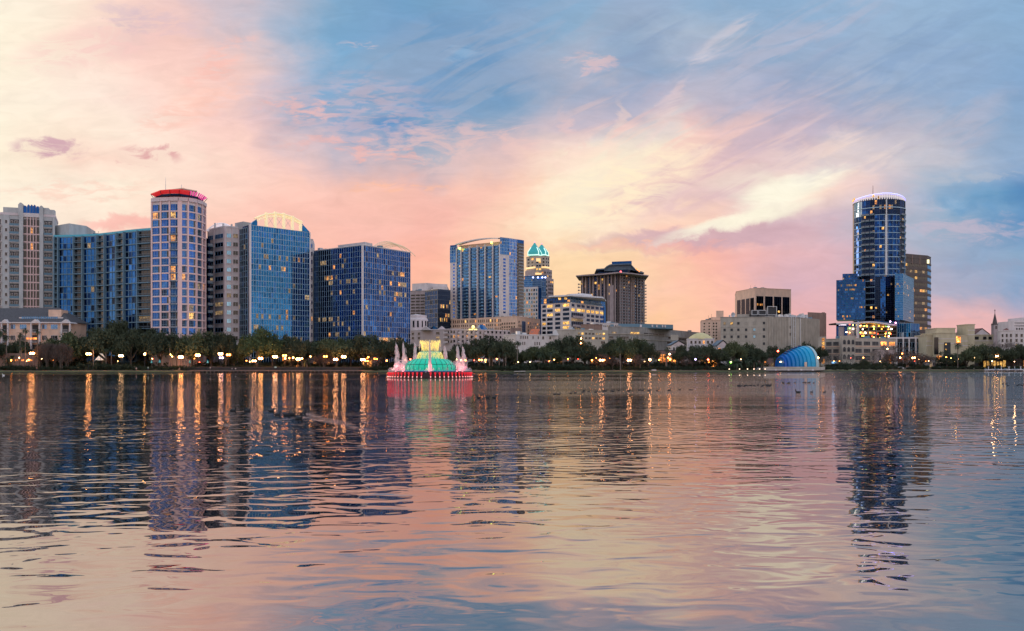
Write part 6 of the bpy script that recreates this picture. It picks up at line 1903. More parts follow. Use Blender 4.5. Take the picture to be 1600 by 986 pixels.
for i, (px, yt, off, hd) in enumerate(((-4, 502, 7, 2.3), (10, 521, 9, 1.1), (31, 517, 10, 1), (39, 510, 7, 1), (32, 536, 6, 1), (59, 512, 9, 1.1), (146, 535, 7, 1), (166, 542, 9, 1), (174, 541, 14, 1), (266, 532, 12, 1), (276, 534, 15, 1),
                                       (765, 548, 8, .9), (780, 548, 9, .9), (770, 550, 12, .9), (790, 549, 8, .9), (808, 529, 6, 1.1), (842, 546, 7, 1.3), (860, 547, 7, 1.1), (880, 549, 8, 1.0), (900, 549, 9, 1.0), (851, 550, 10, 1.1), (969.5, 538, 4, 1.25), (1041.5, 539, 5, 1.1), (1040, 551, 12, .8), (1056, 563, 8, .8), (1193, 547, 12, 1.2), (1496.5, 533, 7, 1.5), (1000, 560, 6, .8), (1234, 537, 34, 1.2), (1226, 541, 36, 1.0))):
    D = shore(px) + off; z0 = gz(px, D); h = Z(yt, D) - z0
    root = thing('palm_tree', labelled('slim round-headed palm', px), 'palm', (X(px, D), D, z0), rnd.uniform(0, 6), 'palms along the far shore')
    v = PALMS[i % 3]; ht = h - 1.6 * hd; bend = {0: 0}
    for me, nm in zip(v, ('fronds', 'trunk')):
        o = link(bpy.data.objects.new(nm, me)); o.parent = root
        if nm == 'trunk': o.scale = (1, 1, ht / 8.0)
        else: o.scale = (hd, hd, hd); o.location = (0, 0, ht - 8.0 * hd)
for i, (px, yt, w, off) in enumerate(((1151, 557, 24, 6), (1166, 553, 26, 8), (1178, 556, 22, 6), (1190, 560, 16, 7), (1140, 560, 16, 6), (20, 552, 20, 8), (12, 556, 20, 10), (150, 560, 14, 8), (1212, 552, 16, 30), (480, 560, 14, 10))):
    D = shore(px) + off; z0 = gz(px, D); h = Z(yt, D) - z0; s = w / F * D / 6.0
    root = thing('date_palm', labelled('low feathery date palm', px), 'palm', (X(px, D), D, z0), rnd.uniform(0, 6), 'low feathery palms')
    ht = max(0.8, h - 2.6 * s)
    for me, nm in zip(FEATHER[i % 2], ('fronds', 'trunk')):
        o = link(bpy.data.objects.new(nm, me)); o.parent = root
        if nm == 'trunk': o.scale = (1.2, 1.2, ht / 5.0)
        else: o.scale = (s, s, s); o.location = (0, 0, ht - 5.0 * s)
# hedges and shrubs: a nearly unbroken belt at the foot of the trees
hx = -20
hn = 0
hsh = []
while hx < 1630:
    skip_ = 1192 < hx < 1288 or 560 > hx > 560
    if not skip_:
        lowz = 1.0
        if 130 < hx < 200: lowz = 1.5
        if 815 < hx < 900: lowz = 1.55
        hsh.append((hx, rnd.uniform(5.5, 9) if hx not in () else 6, rnd.uniform(.75, 1.15) * lowz, 'g' if (470 < hx < 552 and rnd.random() < .6) else 'd'))
        if rnd.random() < .9: hsh.append((hx + rnd.uniform(-4, 4), rnd.uniform(22, 34), rnd.uniform(1.3, 2.0), 'd'))
    hx += rnd.uniform(14, 24)
hsh.sort()
for px, off, s, k in hsh:
    if 300 < px < 560: off += 5
    D = shore(px) + off
    me = (HEDGEG if k == 'g' else HEDGE)[hn % (2 if k == 'g' else 4)]; hn += 1
    o = inst('shrub', me, None, (X(px, D), D, gz(px, D)), rnd.choice((0, 3.14)) + rnd.uniform(-.2, .2), (s * 1.2, s, s))
    tag(o, labelled('%s %s shrub' % ('olive green' if k == 'g' else 'dark green', 'waterside' if off < 16 else 'rear-row'), px), 'shrub', 'shrubs along the far shore')

# ------------------------------------------------------------------ shore furniture
e = MB()
for a, b_ in ((296, 566),):
    pass
def rail_run(px0, px1, off, z0, h, name, label, m_='metal', post=2.6):
    root = thing(name, label, 'railing', (X((px0 + px1) / 2, shore((px0 + px1) / 2) + off), shore((px0 + px1) / 2) + off, z0))
    n = int((px1 - px0) / F * 370 / post); P = []
    for k in range(n + 1):
        px = px0 + (px1 - px0) * k / n; P.append((X(px, shore(px)), shore(px) + off))
    posts = MB(); rails = MB()
    for x, y in P:
        q = MB(); q.box(x - .07, x + .07, y - .07, y + .07, z0, z0 + h); q.build('post', M[m_], root)
    for (a, b_) in zip(P, P[1:]):
        for zz_ in (h - .05, h * .5, .15): rails.tube([(*a, z0 + zz_), (*b_, z0 + zz_)], 0.05 if zz_ < h - .1 else .08, 4)
    rails.build('rail', M[m_], root)
    return root
bw = MB()
cols_ = []
for px in range(296, 567, 6):
    x, y = X(px, shore(px)), shore(px); cols_.append((x, y))
for a, b_ in zip(cols_, cols_[1:]):
    bw.add([(a[0], a[1] - 2.6, .75), (b_[0], b_[1] - 2.6, .75), (b_[0], b_[1] + 2.2, .75), (a[0], a[1] + 2.2, .75), (a[0], a[1] - 2.6, .45), (b_[0], b_[1] - 2.6, .45), (b_[0], b_[1] + 2.2, .45), (a[0], a[1] + 2.2, .45)],
           [(0, 1, 2, 3), (4, 7, 6, 5), (0, 4, 5, 1), (2, 6, 7, 3)])
    bw.box(a[0] - .15, a[0] + .15, a[1] - 2.5, a[1] - 2.2, -1, .45)
tag(bw.build('boardwalk', M['wood']), kind='structure')
rail_run(297, 565, -2.5, .755, 1.1, 'boardwalk_railing', 'dark metal railing along the water side of the boardwalk')
rt = thing('retaining_wall', 'dark low wall behind the boardwalk with a pale coping', 'wall', (X(420, 380), 380, .7))
rw = MB(); cp = MB()
for px in range(272, 562, 10):
    a = (X(px, shore(px)), shore(px) + 7.2); b_ = (X(px + 10, shore(px + 10)), shore(px + 10) + 7.2)
    fc = Face(a, b_); rw.fbox(fc, 0, fc.L, -.4, 0, .5, 2.1); cp.fbox(fc, 0, fc.L, -.5, .12, 2.102, 2.22)
rw.build('wall', M['stone'], rt); cp.build('coping', M['wood'], rt)
tag(strip('lake_edge', [(-.9, -.5), (-.75, .16), (.2, .17)], M['stone']), kind='structure')

LW = [glow('white_lamp_globe', (1.0, 0.56, 0.25), 16), glow('pinkish_lamp_globe', (1.0, 0.37, 0.10), 58), glow('violet_lamp_globe', (1.0, 0.40, 0.15), 52)]
LO = glow('orange_lamp_globe', (1.0, 0.26, 0.03), 26)
LR = glow('red_lamp_globe', (1.0, 0.07, 0.03), 22)
LA = glow('amber_lamp_globe', (1.0, 0.50, 0.14), 30)
LB = glow('blue_lamp_globe', (0.6, 0.45, 1.0), 9)
LGr = glow('green_lamp_globe', (0.35, 1.0, 0.08), 8)
def ball_mesh(m_, r):
    b = MB(); b.ball((0, 0, 0), r, 12); return b.mesh('globe', [m_], (0, 0, 0), True)
_pm = {}
def lamp_parts(h):
    k = round(h, 1)
    if k not in _pm:
        b = MB(); b.tube([(0, 0, 0), (0, 0, .5), (0, 0, .55), (0, 0, k)], [.16, .14, .08, .055], 8)
        c = MB(); c.tube([(-.5, 0, k - .1), (0, 0, k + .05), (.5, 0, k - .1)], .05, 5)
        _pm[k] = (b.mesh('post', [M['metal']]), c.mesh('cross_arm', [M['metal']]))
    return _pm[k]
_gm = {}
def lamp(px, py, col, off, r=.42, twin=True):
    D = shore(px) + off; z0 = gz(px, D); zt_ = Z(py, D); h = zt_ - z0
    name = {'w': 'white', 'p': 'pinkish white', 'v': 'violet white', 'o': 'orange', 'r': 'red', 'a': 'amber', 'b': 'blue white', 'g': 'green'}[col]
    m_ = {'w': LW[0], 'p': LW[1], 'v': LW[2], 'o': LO, 'r': LR, 'a': LA, 'b': LB, 'g': LGr}[col]
    root = thing('street_lamp', labelled('%s %s lamp' % (name, 'twin-globe' if twin else 'single-globe'), px), 'street lamp', (X(px, D), D, z0), 0, 'park lamps')
    pm = lamp_parts(max(.8, h - .3))
    o = link(bpy.data.objects.new('post', pm[0])); o.parent = root
    k = (col, r)
    if k not in _gm: _gm[k] = ball_mesh(m_, r)
    if twin:
        o = link(bpy.data.objects.new('cross_arm', pm[1])); o.parent = root
        for s in (-1, 1):
            o = link(bpy.data.objects.new('globe', _gm[k])); o.parent = root; o.location = (s * .5, 0, h)
    else:
        o = link(bpy.data.objects.new('globe', _gm[k])); o.parent = root; o.location = (0, 0, h)
LAMPS = [(-3, 561, 'o', 8, .4, 0), (18, 563, 'o', 9, .35, 0), (30, 559, 'w', 9, .22, 0), (45, 562.5, 'o', 9, .35, 0), (49.5, 552, 'p', 6, .42, 1), (53.5, 552, 'a', 8, .25, 0), (65, 560.5, 'w', 9, .25, 0), (84, 563, 'o', 9, .3, 0), (138, 553, 'p', 5, .45, 1), (142, 553.5, 'w', 6, .25, 0),
         (189, 556, 'w', 5, .5, 1), (226, 553.5, 'a', 6, .42, 0), (226.5, 552.5, 'p', 7, .3, 0), (266, 554, 'a', 17, .3, 0), (269, 557, 'a', 17, .25, 0), (282.5, 558, 'p', 6, .55, 1), (309, 555, 'p', 6, .5, 1), (344.5, 553, 'v', 6, .48, 1), (346, 559, 'b', 7, .42, 1), (357, 554.5, 'o', 8, .45, 1), (397, 564, 'v', 7, .36, 1),
         (407, 560, 'p', 6, .48, 1), (427, 557, 'o', 7, .4, 0), (430, 557.5, 'v', 6, .5, 1), (444.6, 555.6, 'o', 8, .42, 1), (445.6, 560, 'p', 7, .3, 0), (452, 559.6, 'o', 9, .3, 0), (458, 559, 'a', 8, .36, 0), (466, 561, 'v', 6, .46, 1), (472, 560, 'a', 7, .32, 0), (485, 557, 'p', 9, .25, 0), (508.5, 557, 'o', 8, .36, 1),
         (524.4, 561.5, 'v', 6, .46, 1), (537, 557.5, 'v', 6, .5, 1), (567, 562, 'v', 6, .46, 1), (573, 564, 'o', 9, .3, 1), (575.6, 558, 'o', 9, .3, 0), (587, 560.6, 'o', 7, .42, 1), (604.3, 563.5, 'o', 8, .3, 0), (633, 562.6, 'w', 7, .4, 0), (641, 561.4, 'r', 8, .3, 0), (714, 561.5, 'a', 9, .25, 0), (721, 563, 'w', 7, .42, 0), (727, 563, 'o', 7, .35, 0),
         (741, 563, 'r', 8, .18, 0), (750.5, 562.5, 'o', 6, .32, 1), (758.6, 562.5, 'o', 6, .3, 0), (776.5, 561, 'o', 6, .28, 0), (866, 562, 'a', 8, .18, 0), (908, 529, 'v', 14, .34, 0), (908, 536, 'p', 14, .3, 0), (925, 563, 'o', 7, .3, 0), (939.6, 562.8, 'v', 6, .36, 1), (944, 562.5, 'o', 7, .32, 0), (983.5, 562.8, 'v', 5, .4, 1),
         (1015.5, 562, 'v', 5, .46, 0), (1030, 562.3, 'o', 7, .28, 0), (1046.4, 553.4, 'v', 9, .32, 0), (1047, 561.5, 'o', 7, .4, 0), (1044, 559, 'o', 9, .3, 0), (1086.7, 561.5, 'b', 5, .36, 0), (1106.5, 562, 'r', 5, .42, 0), (1142, 566, 'g', 4, .4, 0), (1157.5, 561.5, 'w', 5, .22, 0), (1215.6, 548.6, 'r', 30, .42, 0),
         (1278.4, 559, 'p', 10, .4, 0), (1349, 559, 'o', 6, .28, 0), (1386.6, 545, 'p', 12, .3, 0), (1406.5, 559, 'p', 8, .36, 0), (1409.7, 552.4, 'o', 8, .32, 0), (1427.5, 559, 'p', 8, .36, 1), (1451, 564, 'w', 9, .2, 0), (1478.5, 558, 'o', 8, .28, 0), (1497, 533.5, 'o', 20, .3, 0), (1523, 559, 'w', 7, .3, 0),
         (1550.3, 564.4, 'w', 6, .3, 0), (1558, 556.6, 'v', 6, .36, 1), (1585, 565, 'w', 7, .2, 0)]
rq = random.Random(21)
for k in range(34):
    px = rq.choice((rq.uniform(0, 600), rq.uniform(735, 1130), rq.uniform(1290, 1600)))
    LAMPS.append((px, rq.uniform(559, 566), rq.choice('ooaar'), rq.uniform(9, 15), rq.uniform(.12, .2), 0))
LAMPS.sort()
for q in LAMPS: lamp(*q[:5], bool(q[5]))
e = MB(); e.tube([(0, 0, 0), (0, 0, .9)], [.12, .06], 6, 0); bm_post = e.mesh('post', [M['metal']])
e = MB(); e.ball((0, 0, 1.0), .26, 8); bm_head = e.mesh('lamp_head', [glow('bollard_lamp', (1, .65, .4), 3)])
for px, y in ((1139.5, 576), (1155.5, 577), (1168, 576.3), (1178, 575), (1187, 574.3), (1195.5, 575.3)):
    D = shore(px) + 1.6
    rt = thing('bollard_light', labelled('low lit bollard', px), 'bollard', (X(px, D), D, .3), 0, 'bollard lights by the bandshell')
    for nm, me in (('post', bm_post), ('lamp_head', bm_head)): o = link(bpy.data.objects.new(nm, me)); o.parent = rt

# ---- blue bandshell on its stage
shx, shy = X(1217, 418), 418
root = thing('bandshell', 'blue stepped bandshell of nested arches by the water', 'bandshell', (X(1240, 420), 420, 1))
ax = Vector((0.90, 0.43)).normalized(); sd = Vector((-ax.y, ax.x))
rings = [(0.0, 3.4, 5.0), (1.4, 4.1, 5.9), (3.2, 4.9, 6.8), (5.0, 5.6, 7.6), (6.8, 6.2, 8.3), (8.6, 6.8, 8.9), (10.4, 7.3, 9.5), (12.4, 7.7, 9.9), (15.0, 7.9, 10.1)]
bl0, bl1 = (0.002, 0.10, 0.42), (0.005, 0.34, 0.56)
zb = 2.35
orgx, orgy = X(1219, 424), 424
def arcpts(s, rx, rz, n=20): return [(orgx + ax.x * s + sd.x * rx * math.cos(math.pi * k / n), orgy + ax.y * s + sd.y * rx * math.cos(math.pi * k / n), zb + rz * math.sin(math.pi * k / n) ** .8) for k in range(n + 1)]
for i, ((s0, rx, rz), (s1, rx1, rz1)) in enumerate(zip(rings, rings[1:])):
    t = (i / (len(rings) - 2)) ** .9
    m_ = mat('shell_blue_%d' % i, tuple(a + (b - a) * t for a, b in zip(bl0, bl1)), .35, spec=.4, var=.06)
    e = MB(); o_, p_ = arcpts(s0, rx, rz), arcpts(s1, rx + .12, rz + .1); q_ = arcpts(s0, rx - .8, rz - .8)
    n = len(o_); e.add(o_ + p_, [(k, k + 1, k + 1 + n, k + n) for k in range(n - 1)]); e.add(o_ + q_, [(k, k + n, k + 1 + n, k + 1) for k in range(n - 1)])
    e.build('arch_shell', m_, root, smooth=False)
m0 = mat('shell_back_blue', (0.01, 0.12, 0.38), .4, var=.06)
e = MB(); o_ = arcpts(.3, 2.8, 4.4); e.add(o_, [tuple(range(len(o_)))]); e.build('back_wall', m0, root)
e = MB(); o_, p_ = arcpts(15.0, 8.0, 10.2), arcpts(16.6, 8.0, 10.2); q_, w_ = arcpts(15.0, 7.3, 9.4), arcpts(16.6, 7.3, 9.4)
n = len(o_)
for A_, B_ in ((o_, p_), (p_, w_), (w_, q_)): e.add(A_ + B_, [(k, k + 1, k + 1 + n, k + n) for k in range(n - 1)])
e.build('white_rim', mat('shell_rim', (.42, .55, .56), .5, var=.1), root, smooth=False)
e = MB(); # stair-like dark blocks on the ridge
for s, rz in ((3.2, 5.9), (5.0, 6.8), (6.8, 7.6), (8.6, 8.3), (10.4, 8.9), (12.4, 9.5)): 
    c = (orgx + ax.x * (s - .5), orgy + ax.y * (s - .5)); e.box(c[0] - .5, c[0] + .5, c[1] - .6, c[1] + .6, zb + rz - .3, zb + rz + .75)
e.build('ridge_vent', M['navy'] if False else mat('shell_dark_blue', (.005, .03, .12), .5), root)
e = MB()
for k in (-1, 1): e.box(orgx + k * 1.0 - .35, orgx + k * 1.0 + .35, orgy - .6 + k * .9 * sd.y, orgy + .4, zb + 3.4, zb + 3.9)
e.build('vent', M['black'], root)
e = MB(); e.ball((orgx - .1, orgy - .9, zb + 2.3), .32, 8); e.build('lamp', LW[0], root)
e = MB(); c = (orgx + ax.x * 9.2 + sd.x * -7.0, orgy + ax.y * 9.2 + sd.y * -7.0); e.box(c[0] - .55, c[0] + .55, c[1] - .5, c[1] + .3, zb, zb + 2.2); e.build('door', M['tan'], root)
rt = thing('stage_platform', 'low concrete stage platform under the blue bandshell with a white foot line', 'stage', (X(1238, 412), 412, 0))
e = MB(); q = at((1193, 404), (1275, 404), (1283, 412), (1290, 440), (1200, 446)); e.prism(q, .7, 2.3); e.build('platform', M['beige'], rt)
e = MB(); q = [(x, y - .5) for x, y in at((1191, 403.5), (1274, 403.5))] + at((1274, 440), (1200, 440)); e.prism(q, -1, .7); e.build('base', M['stone'], rt)
e = MB(); e.box(X(1196, 402.6), X(1272, 402.6), 402.4, 402.9, .75, 1.05)
for px in (1212, 1232, 1252, 1270): e.box(X(px, 402.6) - .3, X(px, 402.6) + .3, 402.2, 402.95, .6, 1.35)
e.build('white_rail', M['white'], rt)

# ---- fountain
fx, fy = X(672, 198), 198
root = thing('fountain', 'lit fountain with green ribbed dome, red base ring and yellow top spray', 'fountain', (fx, fy, 0))
green = glow('lit_green_acrylic', (0.0, 0.56, 0.34), 0.62, (0.01, 0.25, 0.18))
N = 26
prof = [(5.45, 1.55), (5.62, 2.0), (5.55, 2.6), (5.2, 3.15), (4.7, 3.65), (4.05, 4.05)]
for k in range(N):
    e = MB(); a0 = 2 * math.pi * k / N; e.lathe(prof, 2, (fx, fy), 0, a0 + .012, a0 + 2 * math.pi / N - .012); e.build('dome_panel', green, root, smooth=True)
rib = mat('dark_rib', (.01, .06, .05), .5)
e = MB()
for k in range(N):
    a = 2 * math.pi * k / N; e.tube([(fx + r * 1.004 * math.cos(a), fy + r * 1.004 * math.sin(a), z) for r, z in prof], .055, 4)
e.tube([(fx + 5.42 * math.cos(a), fy + 5.42 * math.sin(a), 2.95) for a in np.linspace(0, 2 * math.pi, 53)], .05, 4, 0, False)
e.build('rib', rib, root)
blue_lip = glow('blue_lit_lip', (.02, .12, .5), .5, (.02, .05, .15))
e = MB(); e.lathe([(5.3, 1.2), (5.75, 1.25), (5.75, 1.5), (5.3, 1.6)], 64, (fx, fy)); e.build('dome_lip', blue_lip, root)
e = MB(); e.lathe([(8.6, -.3), (8.9, .1), (9.0, 1.1), (9.15, 1.2), (9.15, 1.42), (8.7, 1.42), (8.6, 1.2), (5.2, 1.22)], 80, (fx, fy)); e.build('base_ring', mat('fountain_base', (.045, .02, .022), .5), root)
redl = glow('red_lit_spout', (1.0, .012, .03), 0.6, (.45, .01, .02)); spk = glow('warm_spout_lamp', (1, .4, .3), 1.0)
sm = MB(); sm.lathe([(.05, 0), (.13, .05), (.08, .3), (.15, .6), (.24, .84), (.20, .98), (.05, 1.02)], 8); spout = sm.mesh('spout', [redl], (0, 0, 0), True)
s2 = MB(); s2.ball((0, 0, 0), .13, 8); spl = s2.mesh('spout_lamp', [spk])
for k in range(60):
    a = 2 * math.pi * k / 60
    if abs(math.sin(a) + 1) < .003: continue
    o = inst('spout', spout, root, (fx + 9.25 * math.cos(a), fy + 9.25 * math.sin(a), .22))
    p = link(bpy.data.objects.new('lamp', spl)); p.parent = o; p.location = (.18 * math.cos(a), .18 * math.sin(a), .02)
e = MB(); e.lathe([(3.2, 4.0), (3.3, 4.15), (3.0, 4.2), (2.1, 4.25), (2.1, 5.4), (2.35, 5.55), (2.35, 5.75), (1.8, 5.8)], 48, (fx, fy)); e.build('upper_basin', glow('teal_lit_basin', (.05, .6, .45), .45, (.05, .3, .25)), root)

def water_mat(name, col, a=0.55, em=None, es=0.0):
    mt = bpy.data.materials.new(name); mt.use_nodes = True
    t = mt.node_tree; g = NG(t); b = t.nodes['Principled BSDF']
    b.inputs['Base Color'].default_value = (*col, 1); b.inputs['Roughness'].default_value = .6; b.inputs['Alpha'].default_value = a
    tr = g.n('ShaderNodeBsdfTranslucent'); tr.inputs[0].default_value = (*col, 1)
    mx = g.n('ShaderNodeMixShader'); mx.inputs[0].default_value = .35
    out = t.nodes['Material Output']
    g.link(b.outputs[0], mx.inputs[1]); g.link(tr.outputs[0], mx.inputs[2]); g.link(mx.outputs[0], out.inputs[0])
    return mt
spray = water_mat('white_spray', (.85, .78, .78), .5)
spray_y = water_mat('falling_water', (.9, .85, .7), .6)
yl_ = glow('yellow_lit_water', (1.0, .68, .05), .45, (.85, .75, .4))
def streaks(paths, w0, name, m_, seed, parent=root):
    g = random.Random(seed); b = MB()
    for path in paths:
        n = len(path); a = g.uniform(0, math.pi); dx_, dy_ = math.cos(a), math.sin(a)
        vs = []
        for i, p in enumerate(path):
            w = w0 * g.uniform(.6, 1.3) * (1 - .75 * abs(i / (n - 1) - .25))
            vs += [(p[0] - dx_ * w, p[1] - dy_ * w, p[2]), (p[0] + dx_ * w, p[1] + dy_ * w, p[2])]
        b.add(vs, [(2 * i, 2 * i + 1, 2 * i + 3, 2 * i + 2) for i in range(n - 1)])
    return b.build(name, m_, parent)
def jet(x, y, z0, H_, out, seed, n=220, w=.05, drift=.35):
    """a tall vertical jet: drops thrown up at slightly different speeds, falling back around the column"""
    g = random.Random(seed); P = []
    for k in range(n):
        h = H_ * (g.random() ** .55); a = g.uniform(0, 2 * math.pi); sp = out * (1 - .25 * h / H_) * g.random()
        r1 = .10 * (1 - h / H_)
        if k % 2:
            P.append([(x + math.cos(a) * r1 * t + .05 * t, y + math.sin(a) * r1 * t, z0 + h * t) for t in (max(0, 1 - 1.6 / max(h, 1.7)), .5 + .5 * max(0, 1 - 1.6 / max(h, 1.7)), 1)])
        else:
            tt = g.random(); zz_ = h * (1 - tt ** 2); zz2 = max(0, h * (1 - (tt + .16) ** 2)); rr0 = sp * tt + .06; rr1 = sp * (tt + .16) + .06
            P.append([(x + math.cos(a) * rr0 + drift * tt, y + math.sin(a) * rr0, z0 + zz_), (x + math.cos(a) * (rr0 + rr1) / 2 + drift * (tt + .08), y + math.sin(a) * (rr0 + rr1) / 2, z0 + (zz_ + zz2) / 2 + .03), (x + math.cos(a) * rr1 + drift * (tt + .16), y + math.sin(a) * rr1, z0 + zz2)])
    streaks(P, w, 'water_jet', spray, seed)
def plight(name, loc, col, power, r=.3):
    l = bpy.data.lights.new(name, 'SPOT'); l.energy = power * 1.5; l.color = col; l.shadow_soft_size = r; l.spot_size = R(125); l.spot_blend = .5
    o = link(bpy.data.objects.new(name, l)); o.parent = root
    o.rotation_euler = (R(180), 0, 0); w = orig_world(root); o.location = (loc[0] - w[0], loc[1] - w[1], loc[2] - w[2])
lens_m = glow('pink_lamp_lens', (1, .2, .25), 6)
for i, (px, yt, ang) in enumerate(((618.2, 534, 190), (629.5, 533, 165), (647.4, 535, 120), (694.5, 540, 60), (714, 538, 18), (722.5, 540, 350), (671.3, 531, 270))):
    r_ = 7.6
    jx = fx + (px - 672) / F * 198; 
    dxx = max(-r_, min(r_, jx - fx)); jy = fy + math.copysign(math.sqrt(max(.1, r_ * r_ - dxx * dxx)), math.sin(R(ang)))
    jx = X(px, jy)
    Hj = Z(yt, jy) - 1.3
    jet(jx, jy, 1.3, Hj, 1.15 if i != 6 else .5, 100 + i, 760, .06, .5 if i < 6 else .1)
    q = MB(); q.lathe([(.05, 1.25), (.22, 1.25), (.22, 1.45), (.05, 1.47)], 10, (jx, jy)); q.build('lamp_lens', lens_m, root)
    plight('jet_lamp', (jx + .5, jy - .6, 1.5), (1.0, .10, .18), 200)
    plight('jet_lamp', (jx - .3, jy - 1.0, 1.5), (1.0, .42, .34), 420)
# sheets of thin spray falling on both sides of the dome
g = random.Random(77); P = []
for k in range(1500):
    side = g.choice((-1, 1)); a = g.gauss(0, .5) + (0 if side > 0 else math.pi); r0 = 8.4
    tt = g.random()
    f0 = lambda t: (r0 - 3.6 * t, 1.4 + 11 * t * (1 - t) * .95 * 1.0)
    (ra, za), (rb, zb_) = f0(tt), f0(min(1, tt + .09))
    s_ = g.uniform(.45, 1.0)
    P.append([(fx + ra * math.cos(a), fy + ra * math.sin(a), 1.4 + (za - 1.4) * s_), (fx + (ra + rb) / 2 * math.cos(a), fy + (ra + rb) / 2 * math.sin(a), 1.4 + ((za + zb_) / 2 - 1.4) * s_), (fx + rb * math.cos(a), fy + rb * math.sin(a), 1.4 + (zb_ - 1.4) * s_)])
streaks(P, .05, 'falling_spray', spray, 7)
P = []
for k in range(900):
    a = g.uniform(0, 2 * math.pi); rr0 = g.uniform(8.2, 9.3); z0_ = 1.4 + g.random() ** 2 * .9
    P.append([(fx + rr0 * math.cos(a), fy + rr0 * math.sin(a), z0_ - .3), (fx + rr0 * math.cos(a), fy + rr0 * math.sin(a), z0_)])
streaks(P, .07, 'splashing_water', spray, 8)
for a in range(0, 360, 30):
    plight('ring_lamp', (fx + 8.3 * math.cos(R(a)), fy + 8.3 * math.sin(R(a)), 1.65), (1, .06, .10), 60)
for s in (-1, 1): plight('ring_lamp', (fx + s * 9.2, fy - 2.5, 2.6), (1, .10, .14), 80); 
# upper fall and the yellow crown of jets
P = []
for k in range(700):
    a = g.uniform(0, 2 * math.pi); t0 = g.random() * .8; t1 = t0 + .3
    q0 = lambda t: (2.3 + .75 * t, 5.7 - 1.6 * t * t)
    P.append([(fx + q0(t)[0] * math.cos(a), fy + q0(t)[0] * math.sin(a), q0(t)[1]) for t in (t0, (t0 + t1) / 2, t1)])
streaks(P, .045, 'falling_curtain', yl_, 9)
P = []
for k in range(900):
    a = g.uniform(0, 2 * math.pi); t0 = g.random(); t1 = min(1.25, t0 + .22); hh = g.uniform(2.0, 2.75)
    q0 = lambda t: (1.80 + .45 * t, 5.7 + hh * (1 - (1 - t) ** 2))
    P.append([(fx + q0(t)[0] * math.cos(a), fy + q0(t)[0] * math.sin(a), q0(t)[1]) for t in (t0, (t0 + t1) / 2, t1)])
streaks(P, .04, 'crown_spray', yl_, 10)
P = []
for k in range(260):
    a = g.uniform(0, 2 * math.pi); t0 = g.random(); t1 = t0 + .2
    q0 = lambda t: (2.3 + .15 * t, 8.2 - 2.3 * t * t)
    P.append([(fx + q0(t)[0] * math.cos(a), fy + q0(t)[0] * math.sin(a), q0(t)[1]) for t in (t0, (t0 + t1) / 2, t1)])
streaks(P, .035, 'crown_mist', spray_y, 11)
plight('crown_lamp', (fx, fy, 6.2), (1, .7, .08), 260, .8)
for a in range(0, 360, 60): plight('basin_lamp', (fx + 1.2 * math.cos(R(a)), fy + 1.2 * math.sin(R(a)), 6.0), (1, .7, .1), 60)

# ------------------------------------------------------------------ birds, swan boats, people, cars
def duck_mesh(bill, body):
    b = MB()
    b.tube([(-.19, 0, .10), (-.15, 0, .08), (-.08, 0, .06), (.02, 0, .055), (.10, 0, .07), (.135, 0, .13), (.145, 0, .19), (.155, 0, .225), (.185, 0, .23), (.20, 0, .225)],
           [.012, .04, .075, .088, .07, .038, .030, .040, .034, .012], 10, 0)
    b.add([(.195, -.012, .228), (.195, .012, .228), (.195, 0, .212), (.245, 0, .215)], [(0, 1, 3), (1, 2, 3), (2, 0, 3)], 1)
    me = b.mesh('duck', [body, bill], (0, 0, 0), True)
    return me
dm = duck_mesh(mat('white_bill', (.6, .55, .45), .5), mat('dark_feathers', (.012, .012, .014), .7))
gm_ = duck_mesh(mat('orange_bill', (.7, .25, .05), .5), mat('white_feathers', (.8, .78, .74), .7))
birds = [(364, 642.5, 1.15, 0), (387, 642.5, 1.1, 0), (424, 643, 1.15, 0), (433.5, 649, 1.15, 0), (447.5, 649, 1.15, 0), (456.5, 648.5, 1.2, 0), (473, 647.5, 1.2, 0), (467, 655, 1.25, 0), (557, 629.5, 1.1, 0),
         (748, 622, 1.1, 3.14), (762, 622, 1.1, 0), (772, 622, 1.1, 0),
         (867, 616.5, 1, 0), (873, 616.5, 1, 0), (892, 615, 1, 0), (899, 614.5, 1, 3.1), (911, 613.2, 1.1, 0), (912.5, 610.5, 1, 0), (920, 612.5, .9, 0), (931, 613.3, 1.1, 0), (943, 611.5, 1, 0), (946, 611.5, 1, 0), (955, 611.5, .9, 0), (958, 612, .9, 0), (967, 610.5, .9, 0), (982, 611, 1.15, 3.1), (999, 610, 1, 0),
         (1004, 610.5, .9, 0), (1014, 611, 1, 0), (1027, 611, .9, 0), (1045.5, 610.5, 1.1, 0), (1062, 609.5, .9, 0), (1078, 609.5, .7, 0), (1081, 609.5, .7, 0), (1103, 603.5, .9, 0), (1121.5, 603.8, .9, 0)]
rb = random.Random(9)
for k in range(26): birds.append((1146 + rb.uniform(0, 60), 603.2 + rb.uniform(-1.2, 1.2) , rb.uniform(.8, 1.2), rb.choice((0, 3.1))))
for k in range(14): birds.append((1222 + rb.uniform(0, 50), 598.5 + rb.uniform(-1, .6), .9, 0))
birds += [(1247, 614, 1.6, 3.1), (1268, 613, .9, 0), (1288, 613.2, .9, 0), (1567, 600, 1, 0), (1572.5, 600, 1, 0), (1575, 603, 1, 3.1), (1590, 602.5, 1.1, 0), (1597.5, 602.5, 1.2, 0), (1594, 601.8, 1, 0)]
birds.sort()
